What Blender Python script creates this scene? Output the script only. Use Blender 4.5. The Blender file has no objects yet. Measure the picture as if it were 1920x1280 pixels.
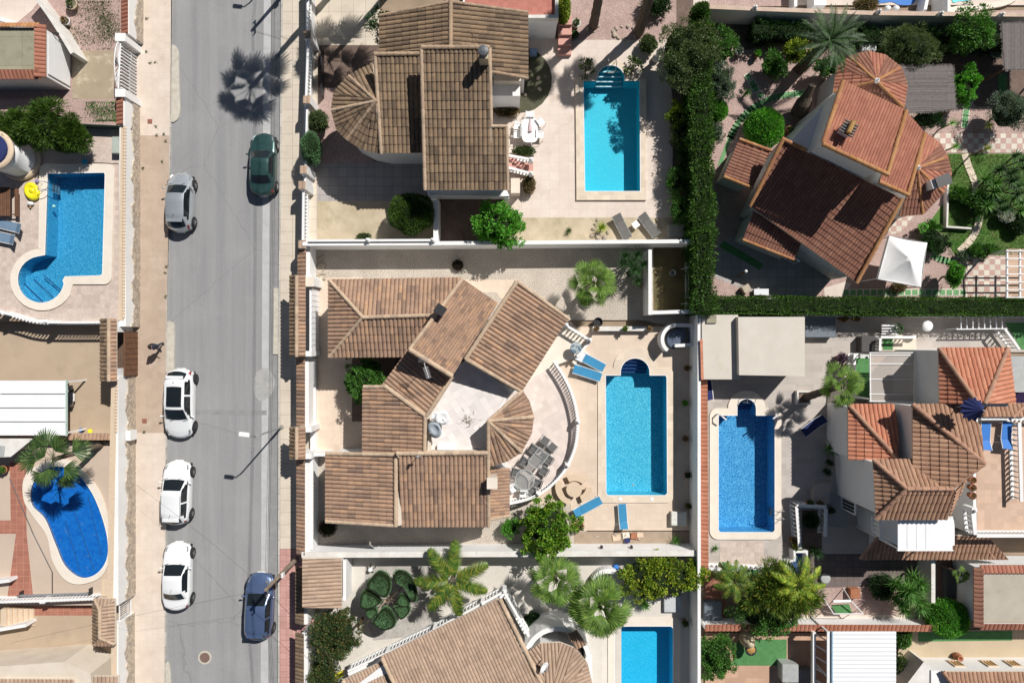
import bpy, bmesh, math, random
import numpy as np
from mathutils import Vector, Matrix
from mathutils.geometry import tessellate_polygon
R = math.radians
rng = np.random.default_rng(7); random.seed(7)
SC = bpy.context.scene; COL = SC.collection
# ---------------------------------------------------------------- camera, sky, sun, exposure
PPM = 28.5; CAMH = 1920 / PPM * 24 / 36
cd = bpy.data.cameras.new('camera'); cam = bpy.data.objects.new('camera', cd); COL.objects.link(cam)
cd.lens = 24; cd.sensor_width = 36; cd.clip_end = 2000; cam.location = (0, 0, CAMH); cam.rotation_euler = (0, 0, 0)
SC.camera = cam
SHX, SHY = -.58, -.66                                   # where a metre of height throws its shadow
el = math.atan(1 / math.hypot(SHX, SHY)); az = math.atan2(-SHX, -SHY)
w = bpy.data.worlds.new('World'); SC.world = w; w.use_nodes = True
nt = w.node_tree; sky = nt.nodes.new('ShaderNodeTexSky'); sky.sky_type = 'NISHITA'; sky.sun_disc = False
sky.sun_elevation = el; sky.sun_rotation = az; sky.dust_density = .6
bg = nt.nodes['Background']; nt.links.new(sky.outputs[0], bg.inputs[0]); bg.inputs[1].default_value = .040
sd = bpy.data.lights.new('sun', 'SUN'); so = bpy.data.objects.new('sun', sd); COL.objects.link(so)
sd.energy = 5.0; sd.angle = R(.55); sd.color = (1, .965, .92); so.location = (20, 20, 40)
so.rotation_euler = Vector((-SHX, -SHY, 1)).to_track_quat('Z', 'Y').to_euler()
SC.view_settings.view_transform = 'Standard'; SC.view_settings.look = 'None'
SC.view_settings.exposure = .05; SC.view_settings.gamma = 1
# ---------------------------------------------------------------- helpers
def P(x, y, z=0.0):                                      # a point of the plan, at its real height
    k = (CAMH - z) / CAMH / PPM
    return Vector(((x - 960) * k, (640 - y) * k, z))
def hx(h): return tuple(((int(h[i:i+2], 16) / 255 + .055) / 1.055) ** 2.4 if int(h[i:i+2], 16) > 10 else int(h[i:i+2], 16) / 3294 for i in (0, 2, 4))
def tag(o, label=None, cat=None, group=None, kind=None):
    if label: o['label'] = label
    if cat: o['category'] = cat
    if group: o['group'] = group
    if kind: o['kind'] = kind
    return o
ORG = {}
def thing(name, label, cat, loc=(0, 0, 0), group=None):
    o = bpy.data.objects.new(name, None); COL.objects.link(o); o.location = loc; o.empty_display_size = .2
    ORG[o.name] = Vector(loc); return tag(o, label, cat, group)
def mesh_of(bm, name, smooth=False):
    if isinstance(bm, bpy.types.Mesh): return bm
    bmesh.ops.recalc_face_normals(bm, faces=bm.faces[:]) if not bm.loops.layers.uv else None
    me = bpy.data.meshes.new(name); bm.to_mesh(me); bm.free()
    if smooth: me.polygons.foreach_set('use_smooth', [True] * len(me.polygons))
    return me
def part(name, bm, m, parent, smooth=False, label=None, kind=None):
    me = mesh_of(bm, name, smooth)
    if not me.materials: me.materials.append(m)
    o = bpy.data.objects.new(name, me); COL.objects.link(o); o.parent = parent
    L = ORG[parent.name]; ORG[o.name] = L
    if L.length > 0: me.transform(Matrix.Translation(-L))
    return tag(o, label, None, None, kind)
def solo(name, bm, m, label=None, cat=None, group=None, kind=None, smooth=False):
    me = mesh_of(bm, name, smooth); me.materials.append(m)
    co = np.empty(len(me.vertices) * 3); me.vertices.foreach_get('co', co); co = co.reshape(-1, 3)
    mn, mx = co.min(0), co.max(0); L = Vector(((mn[0] + mx[0]) / 2, (mn[1] + mx[1]) / 2, mn[2]))
    if kind in ('structure',): L = Vector((0, 0, 0))
    me.transform(Matrix.Translation(-L))
    o = bpy.data.objects.new(name, me); COL.objects.link(o); o.location = L; ORG[o.name] = L.copy()
    return tag(o, label, cat, group, kind)
def dup(root, loc, rz=0, label=None, scale=None):
    def cp(o, par):
        c = o.copy(); COL.objects.link(c)
        if par: c.parent = par
        for ch in KIDS(o): cp(ch, c)
        return c
    def KIDS(o): return [q for q in o.children]
    r = cp(root, None); r.location = loc; r.rotation_euler = (0, 0, rz)
    if scale: r.scale = scale
    if label: r['label'] = label
    return r
def N(): return bmesh.new()
def box(bm, c, s, rot=None):                             # centre, full sizes
    M_ = Matrix.Translation(Vector(c)) @ (rot.to_4x4() if rot else Matrix()) @ Matrix.Diagonal((s[0], s[1], s[2], 1))
    bmesh.ops.create_cube(bm, size=1, matrix=M_)
def rz(a): return Matrix.Rotation(a, 3, 'Z')
def beam(bm, a, b, w_, h_):                              # bar from a to b
    a, b = Vector(a), Vector(b); d = b - a
    if d.length < 1e-4: return
    q = d.to_track_quat('Y', 'Z').to_matrix(); box(bm, (a + b) / 2, (w_, d.length, h_), q)
def tube(bm, pts, r, n=6, r2=None):
    pts = [Vector(p) for p in pts]; rings = []
    for i, p in enumerate(pts):
        d = (pts[min(i + 1, len(pts) - 1)] - pts[max(i - 1, 0)]).normalized()
        up = Vector((0, 0, 1)) if abs(d.z) < .95 else Vector((1, 0, 0))
        x = d.cross(up).normalized(); y = d.cross(x)
        rr = r if r2 is None else r + (r2 - r) * i / max(1, len(pts) - 1)
        if isinstance(r, (list, tuple)): rr = r[i]
        rings.append([bm.verts.new(p + x * math.cos(t) * rr + y * math.sin(t) * rr) for t in [2 * math.pi * k / n for k in range(n)]])
    for a, b in zip(rings, rings[1:]):
        for k in range(n): bm.faces.new((a[k], a[(k + 1) % n], b[(k + 1) % n], b[k]))
    bm.faces.new(rings[0][::-1]); bm.faces.new(rings[-1])
def lathe(bm, c, prof, n=12, sx=1, sy=1, rot=0):
    c = Vector(c); rings = []
    for r_, z_ in prof:
        rings.append([bm.verts.new(c + Vector((math.cos(t + rot) * r_ * sx, math.sin(t + rot) * r_ * sy, z_))) for t in [2 * math.pi * k / n for k in range(n)]])
    for a, b in zip(rings, rings[1:]):
        for k in range(n): bm.faces.new((a[k], a[(k + 1) % n], b[(k + 1) % n], b[k]))
    bm.faces.new(rings[0][::-1]); bm.faces.new(rings[-1])
def ball(bm, c, r, n=12, s=(1, 1, 1)):
    bmesh.ops.create_uvsphere(bm, u_segments=n, v_segments=max(6, n // 2), radius=r, matrix=Matrix.Translation(Vector(c)) @ Matrix.Diagonal((*s, 1)))
def prism(bm, outer, z0, z1, holes=(), bottom=False):    # world xy loops
    loops = [[Vector((p[0], p[1], 0)) for p in L] for L in [outer, *holes]]
    flat = [p for L in loops for p in L]
    top = [bm.verts.new((p.x, p.y, z1)) for p in flat]
    for t in tessellate_polygon(loops):
        try: bm.faces.new([top[i] for i in t])
        except ValueError: pass
    if abs(z1 - z0) < 1e-5: return
    bot = [bm.verts.new((p.x, p.y, z0)) for p in flat]; k = 0
    for L in loops:
        n = len(L)
        for i in range(n): bm.faces.new((top[k + i], top[k + (i + 1) % n], bot[k + (i + 1) % n], bot[k + i]))
        k += n
    if bottom:
        for t in tessellate_polygon(loops): bm.faces.new([bot[i] for i in t])
def W(pts, z): return [P(p[0], p[1], z) for p in pts]
def strip(pts, t, closed=False):                         # mitred ribbon round a path
    L, Rr = [], []; n = len(pts)
    for i, p in enumerate(pts):
        a = pts[i - 1] if (i or closed) else None; b = pts[(i + 1) % n] if (i < n - 1 or closed) else None
        d1 = (p - a).to_2d().normalized() if a is not None else None; d2 = (b - p).to_2d().normalized() if b is not None else None
        d1 = d1 or d2; d2 = d2 or d1
        n1, n2 = Vector((-d1.y, d1.x)), Vector((-d2.y, d2.x)); m_ = (n1 + n2)
        m_ = m_.normalized() if m_.length > 1e-6 else n1; k = t / 2 / max(.4, m_.dot(n1))
        L.append(Vector((p.x + m_.x * k, p.y + m_.y * k, 0))); Rr.append(Vector((p.x - m_.x * k, p.y - m_.y * k, 0)))
    return L, Rr
def wallbm(bm, pts, t, z0, z1, closed=False):
    L, Rr = strip(pts, t, closed)
    if closed: prism(bm, L, z0, z1, [Rr])
    else: prism(bm, L + Rr[::-1], z0, z1)
# plan-shape helpers (plan units)
def rect(x0, y0, x1, y1): return [(x0, y0), (x1, y0), (x1, y1), (x0, y1)]
def arc(cx, cy, r, a0, a1, n=12, ry=None):
    ry = ry or r
    return [(cx + r * math.cos(R(a0 + (a1 - a0) * i / n)), cy + ry * math.sin(R(a0 + (a1 - a0) * i / n))) for i in range(n + 1)]
def rrect(x0, y0, x1, y1, r, n=5):
    return arc(x0 + r, y0 + r, r, 180, 270, n) + arc(x1 - r, y0 + r, r, 270, 360, n) + arc(x1 - r, y1 - r, r, 0, 90, n) + arc(x0 + r, y1 - r, r, 90, 180, n)
def spline(pts, n=6, closed=False):
    out = []; m_ = len(pts)
    for i in range(m_ if closed else m_ - 1):
        g = lambda j: pts[j % m_] if closed else pts[max(0, min(m_ - 1, j))]
        a, b, c, d = g(i - 1), g(i), g(i + 1), g(i + 2)
        for k in range(n):
            t = k / n
            out.append(tuple(.5 * ((2 * b[q]) + (-a[q] + c[q]) * t + (2 * a[q] - 5 * b[q] + 4 * c[q] - d[q]) * t * t + (-a[q] + 3 * b[q] - 3 * c[q] + d[q]) * t ** 3) for q in range(len(b))))
    if not closed: out.append(tuple(pts[-1]))
    return out
# ---------------------------------------------------------------- materials
MATS = {}
def nodes(name):
    m = bpy.data.materials.new(name); m.use_nodes = True; t = m.node_tree; b = t.nodes['Principled BSDF']
    return m, t, b, t.nodes.new, t.links.new
def mixrgb(n, l, a, b, f, mode='MIX'):
    x = n('ShaderNodeMix'); x.data_type = 'RGBA'; x.blend_type = mode
    for s, v in ((6, a), (7, b)):
        if isinstance(v, tuple): x.inputs[s].default_value = (*v[:3], 1)
        else: l(v, x.inputs[s])
    if isinstance(f, (int, float)): x.inputs[0].default_value = f
    else: l(f, x.inputs[0])
    return x.outputs[2]
def ramp(n, l, src, p0, p1, c0=(0, 0, 0), c1=(1, 1, 1)):
    r_ = n('ShaderNodeValToRGB'); r_.color_ramp.elements[0].position = p0; r_.color_ramp.elements[1].position = p1
    r_.color_ramp.elements[0].color = (*c0, 1); r_.color_ramp.elements[1].color = (*c1, 1); l(src, r_.inputs[0]); return r_.outputs[0]
def noise(n, l, vec, s, d=3, rough=.6):
    x = n('ShaderNodeTexNoise'); x.inputs['Scale'].default_value = s; x.inputs['Detail'].default_value = d; x.inputs['Roughness'].default_value = rough; l(vec, x.inputs['Vector']); return x.outputs[0]
def M(name, c, c2=None, s=1.2, lo=.35, hi=.68, fine=.25, fs=40, rough=.85, bump=.25, grid=None, mortar=None, rot=0, stain=None, metal=0, spec=.3, tilevar=.12, checker=None):
    """base colour c varied to c2 by noise, fine grain, optional tile grid (w,h), optional stain colour"""
    if name in MATS: return MATS[name]
    m, t, b, n, l = nodes(name)
    tc = n('ShaderNodeTexCoord'); mp = n('ShaderNodeMapping'); mp.inputs['Rotation'].default_value = (0, 0, R(rot)); l(tc.outputs['Object'], mp.inputs[0]); v = mp.outputs[0]
    c2 = c2 or tuple(x * .8 for x in c)
    col = mixrgb(n, l, c, c2, ramp(n, l, noise(n, l, v, s, 5), lo, hi))
    if stain: col = mixrgb(n, l, col, stain[0], ramp(n, l, noise(n, l, v, stain[1], 6, .7), stain[2], stain[3]))
    if checker:
        ck = n('ShaderNodeTexChecker'); ck.inputs['Scale'].default_value = 1 / checker[0]; l(v, ck.inputs[0]); col = mixrgb(n, l, col, checker[1], ck.outputs['Fac'])
    f = noise(n, l, v, fs, 2)
    g = ramp(n, l, f, .25, .75, (1 - fine,) * 3, (1 + fine * .55,) * 3); col = mixrgb(n, l, col, g, 1.0, 'MULTIPLY')
    bumpsrc = f
    if grid:
        br = n('ShaderNodeTexBrick'); br.offset = grid[2] if len(grid) > 2 else 0; br.inputs['Scale'].default_value = 1
        br.inputs['Brick Width'].default_value = grid[0]; br.inputs['Row Height'].default_value = grid[1]
        br.inputs['Mortar Size'].default_value = grid[3] if len(grid) > 3 else .012; br.inputs['Mortar Smooth'].default_value = .2
        br.inputs['Color1'].default_value = (1 - tilevar,) * 3 + (1,); br.inputs['Color2'].default_value = (1 + tilevar * .5,) * 3 + (1,); br.inputs['Mortar'].default_value = (1, 1, 1, 1)
        l(v, br.inputs[0]); col = mixrgb(n, l, col, br.outputs[0], 1.0, 'MULTIPLY')
        col = mixrgb(n, l, col, mortar or tuple(x * .45 for x in c), br.outputs['Fac'])
    l(col, b.inputs['Base Color']); b.inputs['Roughness'].default_value = rough; b.inputs['Metallic'].default_value = metal
    b.inputs['Specular IOR Level'].default_value = spec
    if bump:
        bp = n('ShaderNodeBump'); bp.inputs['Strength'].default_value = bump; bp.inputs['Distance'].default_value = .02; l(bumpsrc, bp.inputs['Height']); l(bp.outputs[0], b.inputs['Normal'])
    MATS[name] = m; return m
def roofmat(name, cols, cap=False, grime=.35):
    if name in MATS: return MATS[name]
    m, t, b, n, l = nodes(name)
    uv = n('ShaderNodeUVMap'); sp = n('ShaderNodeSeparateXYZ'); l(uv.outputs[0], sp.inputs[0])
    fl = n('ShaderNodeVectorMath'); fl.operation = 'FLOOR'; l(uv.outputs[0], fl.inputs[0])
    wn = n('ShaderNodeTexWhiteNoise'); wn.noise_dimensions = '2D'; l(fl.outputs[0], wn.inputs[0])
    cr = n('ShaderNodeValToRGB'); cr.color_ramp.interpolation = 'LINEAR'; e = cr.color_ramp.elements
    while len(e) < len(cols): e.new(.5)
    for i, c in enumerate(cols): e[i].position = i / (len(cols) - 1); e[i].color = (*c, 1)
    l(wn.outputs[0], cr.inputs[0]); col = cr.outputs[0]
    tc = n('ShaderNodeTexCoord')
    big = noise(n, l, tc.outputs['Object'], 1.1, 5, .65); col = mixrgb(n, l, col, tuple(x * .62 for x in cols[0]), ramp(n, l, big, .45, .8, (0,) * 3, (.6,) * 3))
    mid = noise(n, l, tc.outputs['Object'], 9, 4, .7)   # lichen and soot blotches
    col = mixrgb(n, l, col, (.06, .05, .045), ramp(n, l, mid, .52, .72, (0,) * 3, (grime,) * 3))
    fn = noise(n, l, tc.outputs['Object'], 60, 2); col = mixrgb(n, l, col, ramp(n, l, fn, .25, .75, (.8,) * 3, (1.12,) * 3), 1.0, 'MULTIPLY')
    l(col, b.inputs['Base Color']); b.inputs['Roughness'].default_value = .88; b.inputs['Specular IOR Level'].default_value = .2
    bp = n('ShaderNodeBump'); bp.inputs['Strength'].default_value = .3; bp.inputs['Distance'].default_value = .015; l(fn, bp.inputs['Height']); l(bp.outputs[0], b.inputs['Normal'])
    MATS[name] = m; return m
def leafmat(name, c1, c2, c3=None, rough=.55, trans=.25):
    if name in MATS: return MATS[name]
    m, t, b, n, l = nodes(name); ge = n('ShaderNodeNewGeometry')
    r_ = n('ShaderNodeValToRGB'); e = r_.color_ramp.elements; e[0].color = (*c1, 1); e[1].color = (*(c3 or c2), 1)
    if c3: q = e.new(.6); q.color = (*c2, 1)
    l(ge.outputs['Random Per Island'], r_.inputs[0])
    tc = n('ShaderNodeTexCoord'); f = noise(n, l, tc.outputs['Object'], 1.6, 3); col = mixrgb(n, l, r_.outputs[0], ramp(n, l, f, .3, .7, (.62,) * 3, (1.3,) * 3), 1.0, 'MULTIPLY')
    l(col, b.inputs['Base Color']); b.inputs['Roughness'].default_value = rough; b.inputs['Specular IOR Level'].default_value = .35
    tr = n('ShaderNodeBsdfTranslucent'); mt = mixrgb(n, l, col, (1.15, 1.35, .6), 1.0, 'MULTIPLY'); l(mt, tr.inputs[0])
    mx = n('ShaderNodeMixShader'); mx.inputs[0].default_value = trans; l(b.outputs[0], mx.inputs[1]); l(tr.outputs[0], mx.inputs[2])
    l(mx.outputs[0], t.nodes['Material Output'].inputs[0]); MATS[name] = m; return m
def plain(name, c, rough=.5, metal=0, spec=.5, coat=0, var=.1, emit=0):
    if name in MATS: return MATS[name]
    m, t, b, n, l = nodes(name); tc = n('ShaderNodeTexCoord'); f = noise(n, l, tc.outputs['Object'], 3.5, 4)
    col = mixrgb(n, l, c, tuple(x * (1 - var * 2) for x in c), ramp(n, l, f, .4, .75)); l(col, b.inputs['Base Color'])
    b.inputs['Roughness'].default_value = rough; b.inputs['Metallic'].default_value = metal; b.inputs['Specular IOR Level'].default_value = spec
    if coat: b.inputs['Coat Weight'].default_value = coat; b.inputs['Coat Roughness'].default_value = .06
    MATS[name] = m; return m
def watermat(name, tint, wave=5, strength=.35):
    if name in MATS: return MATS[name]
    m, t, b, n, l = nodes(name); t.nodes.remove(b)
    tc = n('ShaderNodeTexCoord'); a = noise(n, l, tc.outputs['Object'], wave, 3, .55)
    bp = n('ShaderNodeBump'); bp.inputs['Strength'].default_value = strength; bp.inputs['Distance'].default_value = .05; l(a, bp.inputs['Height'])
    gl = n('ShaderNodeBsdfGlossy'); gl.inputs['Roughness'].default_value = .03; l(bp.outputs[0], gl.inputs['Normal'])
    tr = n('ShaderNodeBsdfTransparent'); tr.inputs[0].default_value = (*tint, 1)
    fr = n('ShaderNodeFresnel'); fr.inputs[0].default_value = 1.33; l(bp.outputs[0], fr.inputs['Normal'])
    mx = n('ShaderNodeMixShader'); l(fr.outputs[0], mx.inputs[0]); l(tr.outputs[0], mx.inputs[1]); l(gl.outputs[0], mx.inputs[2])
    l(mx.outputs[0], t.nodes['Material Output'].inputs[0]); MATS[name] = m; return m
def mosaic(name, c, light, s=9.0, amt=.5):               # pool lining of small mixed glass tiles, water caustics painted over as web
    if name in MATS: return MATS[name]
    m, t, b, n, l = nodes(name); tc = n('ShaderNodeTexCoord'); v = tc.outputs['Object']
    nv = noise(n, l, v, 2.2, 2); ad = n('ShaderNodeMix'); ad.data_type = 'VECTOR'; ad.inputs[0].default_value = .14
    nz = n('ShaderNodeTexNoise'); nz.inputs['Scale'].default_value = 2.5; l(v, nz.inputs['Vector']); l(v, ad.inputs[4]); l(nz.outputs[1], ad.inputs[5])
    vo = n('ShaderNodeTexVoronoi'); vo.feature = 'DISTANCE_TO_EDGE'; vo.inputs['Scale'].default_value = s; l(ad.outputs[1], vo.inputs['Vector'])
    e = ramp(n, l, vo.outputs[0], .0, .16, (1,) * 3, (0,) * 3)  # cell-edge web, brightened like sunlight focused by ripples
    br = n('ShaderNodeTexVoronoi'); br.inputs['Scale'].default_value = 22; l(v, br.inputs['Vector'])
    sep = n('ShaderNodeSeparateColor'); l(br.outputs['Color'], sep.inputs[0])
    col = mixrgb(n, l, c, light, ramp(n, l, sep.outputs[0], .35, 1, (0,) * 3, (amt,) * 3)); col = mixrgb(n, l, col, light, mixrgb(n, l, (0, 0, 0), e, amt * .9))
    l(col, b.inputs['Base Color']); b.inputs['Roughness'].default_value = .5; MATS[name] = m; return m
# ---------------------------------------------------------------- palette
mAsph = M('asphalt', (.325, .322, .318), (.285, .283, .282), s=.22, fine=.22, fs=38, stain=((.40, .39, .375), .3, .5, .85))
mAsphD = M('asphalt_dark', (.25, .25, .25), (.30, .298, .295), s=2, fine=.3, fs=55)
mAsphL = M('concrete_gutter', (.50, .495, .49), (.42, .415, .41), s=1.5, fine=.2)
mPaveL = M('pavement_pale', (0.679, 0.585, 0.498), (0.601, 0.500, 0.413), s=.8, fine=.14, grid=(.4, .4, 0, .007), mortar=(0.543, 0.460, 0.392), tilevar=.035, stain=((0.504, 0.420, 0.350), 1.6, .6, .85))
mPaveT = M('pavement_tan', (0.485, 0.375, 0.289), (0.427, 0.330, 0.251), s=.8, fine=.2, grid=(.4, .4, 0, .007), mortar=(0.407, 0.315, 0.246), tilevar=.04, stain=((0.563, 0.460, 0.374), 1.0, .5, .85))
mPaveR = M('pavement_cream', (.64, .565, .46), (.55, .48, .39), s=.8, fine=.15, grid=(.8, .8, 0, .016), mortar=(.40, .33, .27), tilevar=.04, stain=((.5, .44, .36), 1.6, .58, .85))
mPavePk = M('pavement_pink', (.58, .33, .29), (.48, .27, .23), s=1, fine=.15, grid=(.4, .4, 0, .01))
mKerb = M('kerb_stone', (.55, .52, .47), (.42, .40, .36), s=2, fine=.2, grid=(50, 1.0, 0, .02))
mSoil = M('bare_ground', (.36, .27, .19), (.27, .20, .14), s=.6, fine=.3)
mRiv = M('driveway_tan', (.47, .365, .26), (.41, .32, .23), s=.5, fine=.22, fs=30, stain=((.36, .28, .2), .8, .55, .8))
mWhite = M('white_render', (.80, .79, .77), (.74, .735, .72), s=.8, fine=.06, stain=((.62, .59, .54), 1.1, .62, .9))
mWhiteT = M('white_render_worn', (.74, .72, .68), (.62, .585, .53), s=1.4, fine=.1, stain=((.42, .38, .32), 2.5, .6, .85))
mCream = M('cream_render', (.68, .60, .50), (.60, .52, .42), s=1, fine=.08)
mStone0 = M('stone_cladding', (.48, .39, .29), (.32, .27, .22), s=2.5, fine=.25, fs=12, bump=.6, grid=(.42, .2, .5, .02), mortar=(.22, .18, .14), tilevar=.3)
mPatio = M('patio_cream', (0.679, 0.557, 0.445), (0.611, 0.492, 0.387), s=.7, fine=.08, grid=(.45, .45, 0, .012), mortar=(0.582, 0.468, 0.366), tilevar=.05, stain=((0.524, 0.414, 0.318), .9, .55, .85))
mPatioP = M('patio_pinkish', (0.698, 0.606, 0.530), (0.630, 0.532, 0.456), s=.7, fine=.08, grid=(.62, .62, 0, .012), mortar=(0.582, 0.492, 0.424), tilevar=.04, stain=((0.466, 0.364, 0.286), .9, .55, .85))
mPatioS = M('patio_speckled', (.60, .50, .43), (.52, .42, .36), s=3, fine=.22, fs=14, grid=(.3, .3, 0, .006), mortar=(.50, .42, .36))
mPatioG = M('patio_grey', (.50, .45, .41), (.44, .39, .35), s=.7, fine=.15, fs=25, grid=(1.2, .4, .5, .008), mortar=(.43, .38, .34))
mTerr = M('terrace_white', (.74, .69, .66), (.70, .655, .63), s=.6, fine=.05, grid=(.4, .4, 0, .008), mortar=(.60, .555, .53), rot=-32, stain=((.62, .45, .30), .6, .7, .9))
mTerrP = M('terrace_pinkish', (.68, .59, .535), (.64, .55, .495), s=.8, fine=.05, grid=(.35, .35, 0, .007), mortar=(.60, .50, .46), rot=-30)
mCopingS = M('coping_stone', (.72, .61, .49), (.66, .55, .43), s=1.5, fine=.1, grid=(.5, .5, .5, .006), mortar=(.62, .52, .4))
mCopingW = M('coping_white', (.76, .68, .58), (.70, .62, .52), s=1.5, fine=.08)
mGravel = M('pale_gravel', (.58, .51, .43), (.47, .41, .34), s=.9, fine=.6, fs=16, bump=.8)
mGravelP = M('mauve_gravel', (.50, .36, .315), (.42, .295, .26), s=.9, fine=.5, fs=18, bump=.8)
mGravelG = M('grey_gravel', (.48, .45, .41), (.40, .375, .34), s=.9, fine=.5, fs=18, bump=.8)
mConcT = M('stained_concrete', (.56, .47, .34), (.42, .345, .235), s=.9, fine=.2, stain=((.30, .26, .14), .7, .55, .8))
mConcO = M('mossy_roof_concrete', (.36, .34, .24), (.29, .275, .19), s=1.2, fine=.15, stain=((.18, .17, .12), 1.4, .58, .8), grid=(1.8, 1.8, 0, .01))
mConcP = M('flat_roof_concrete', (.62, .575, .50), (.57, .52, .45), s=.8, fine=.12, stain=((.48, .36, .20), .9, .6, .82))
mMulch = M('dark_mulch', (.20, .14, .11), (.15, .105, .085), s=2, fine=.45, fs=20, bump=.6)
mPinkF = M('red_floor', (.50, .20, .155), (.44, .17, .13), s=.9, fine=.08, grid=(.3, .3, 0, .006), mortar=(.40, .155, .12))
mPinkS = M('pink_step', (.62, .34, .28), (.55, .30, .25), s=1.5, fine=.08)
mChk = M('checker_tiles', (.68, .62, .52), (.62, .56, .47), s=2, fine=.08, checker=(.36, (.50, .33, .28)), grid=(.36, .36, 0, .008), mortar=(.42, .35, .3))
mTurf = M('artificial_turf', (.10, .27, .095), (.075, .215, .07), s=3, fine=.4, fs=60, bump=.5)
mTerraT = M('terracotta_tiles', (.40, .17, .12), (.33, .135, .095), s=1.2, fine=.12, grid=(.42, .42, 0, .014), mortar=(.46, .24, .15))
mTerrTan = M('terrace_tan', (.60, .43, .32), (.54, .38, .28), s=1, fine=.08, grid=(.4, .4, 0, .007), mortar=(.55, .35, .25))
mOrange = M('orange_floor', (.56, .36, .25), (.50, .32, .22), s=1, fine=.1, grid=(.45, .45, 0, .01), mortar=(.42, .27, .19))
mReed = M('reed_mat', (.25, .215, .20), (.17, .15, .145), s=6, fine=.35, fs=30, grid=(6, .05, .5, .012), mortar=(.09, .08, .075), tilevar=.35)
mReedV = M('reed_mat_upright', (.25, .215, .20), (.17, .15, .145), s=6, fine=.35, fs=30, grid=(.05, 6, .5, .012), mortar=(.09, .08, .075), tilevar=.35)
mMetalW = M('white_sheet_metal', (.80, .81, .82), (.76, .77, .78), s=1, fine=.03, rough=.45, bump=0)
mWoodB = M('brown_timber', (.20, .10, .055), (.14, .07, .04), s=3, fine=.3, grid=(8, .12, .5, .01), mortar=(.05, .03, .02), rot=90)
mWoodP = M('pole_wood', (.32, .25, .19), (.20, .155, .12), s=4, fine=.35)
mTrunk = M('palm_trunk', (.17, .13, .095), (.10, .075, .055), s=6, fine=.5, fs=22, bump=1)
mBark = M('bark', (.16, .115, .08), (.10, .075, .055), s=6, fine=.4, fs=22, bump=.8)
mPotT = M('terracotta_pot', (.40, .17, .09), (.32, .13, .07), s=4, fine=.1)
mRock = M('garden_rock', (.52, .44, .34), (.38, .32, .25), s=3, fine=.3, bump=.8)
mDarkM = plain('dark_metal', (.03, .03, .032), .45)
mGalv = plain('galvanised_steel', (.50, .52, .53), .4, .7)
mSteel = plain('stainless_tube', (.62, .64, .66), .2, .95)
mWhiteP = plain('white_plastic', (.80, .80, .79), .4, var=.03)
mGreyP = plain('grey_plastic', (.40, .41, .40), .5)
mGreyF = plain('grey_mesh_fabric', (.12, .12, .118), .8, var=.1)
mTaupe = plain('taupe_sling', (.13, .125, .115), .8)
mBlueF = plain('blue_mesh_fabric', (.035, .24, .44), .75, var=.08)
mBlueL = plain('bright_blue_cushion', (.03, .17, .52), .7, var=.05)
mNavy = plain('navy_canvas', (.012, .022, .11), .8)
mYell = plain('yellow_vinyl', (.80, .70, .02), .3, var=.03)
mBlack = plain('black_rubber', (.018, .018, .02), .75)
mGlassD = plain('car_glass', (.012, .016, .018), .06, spec=.8, var=.1)
mPane = plain('window_glass', (.02, .03, .035), .08, spec=.8)
mCanvas = plain('white_canvas', (.78, .775, .76), .85, var=.03)
mSand = M('sandstone', (.66, .52, .38), (.60, .47, .34), s=5, fine=.15)
mCloth = plain('table_cloth_white', (.70, .71, .74), .7, var=.03)
mClayC = plain('cream_glaze', (.58, .49, .33), .5)
mOchre = plain('ochre_glaze', (.42, .24, .07), .5)
# tiles: (barrel clay)
tMain = roofmat('clay_tiles_sandy', [(0.251, 0.169, 0.126), (0.365, 0.239, 0.165), (0.414, 0.267, 0.184), (0.442, 0.281, 0.187), (0.392, 0.260, 0.184), (0.499, 0.309, 0.190)], grime=.5)
tMainC = roofmat('clay_caps_sandy', [(.44, .33, .24), (.54, .40, .28), (.58, .44, .31)], grime=.25)
tGrey = roofmat('clay_tiles_weathered', [(0.143, 0.103, 0.072), (0.212, 0.150, 0.100), (0.259, 0.184, 0.118), (0.300, 0.204, 0.127), (0.232, 0.168, 0.112)], grime=.65)
tGreyC = roofmat('clay_caps_weathered', [(.34, .25, .175), (.46, .33, .225), (.40, .29, .20)], grime=.5)
tRed = roofmat('clay_tiles_red', [(0.367, 0.150, 0.102), (0.410, 0.174, 0.114), (0.389, 0.168, 0.114), (0.454, 0.204, 0.132)], grime=.15)
tBrn = roofmat('clay_tiles_redbrown', [(0.237, 0.108, 0.077), (0.275, 0.130, 0.088), (0.257, 0.124, 0.088), (0.314, 0.157, 0.105)], grime=.2)
tOchC = roofmat('clay_caps_ochre', [(.42, .20, .08), (.48, .26, .12), (.38, .17, .09)], grime=.3)
tOrg = roofmat('clay_tiles_orange', [(.48, .19, .115), (.54, .23, .14), (.50, .21, .13), (.58, .27, .17)], grime=.15)
tOrgW = roofmat('clay_tiles_orange_weathered', [(.34, .19, .125), (.42, .25, .165), (.38, .23, .15), (.48, .29, .19)], grime=.35)
tOrgC = roofmat('clay_caps_orange', [(.42, .24, .16), (.48, .28, .19), (.38, .22, .155)], grime=.3)
tPale = roofmat('clay_tiles_pale', [(0.372, 0.265, 0.195), (0.451, 0.323, 0.233), (0.490, 0.353, 0.257), (0.421, 0.304, 0.223)], grime=.15)
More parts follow.
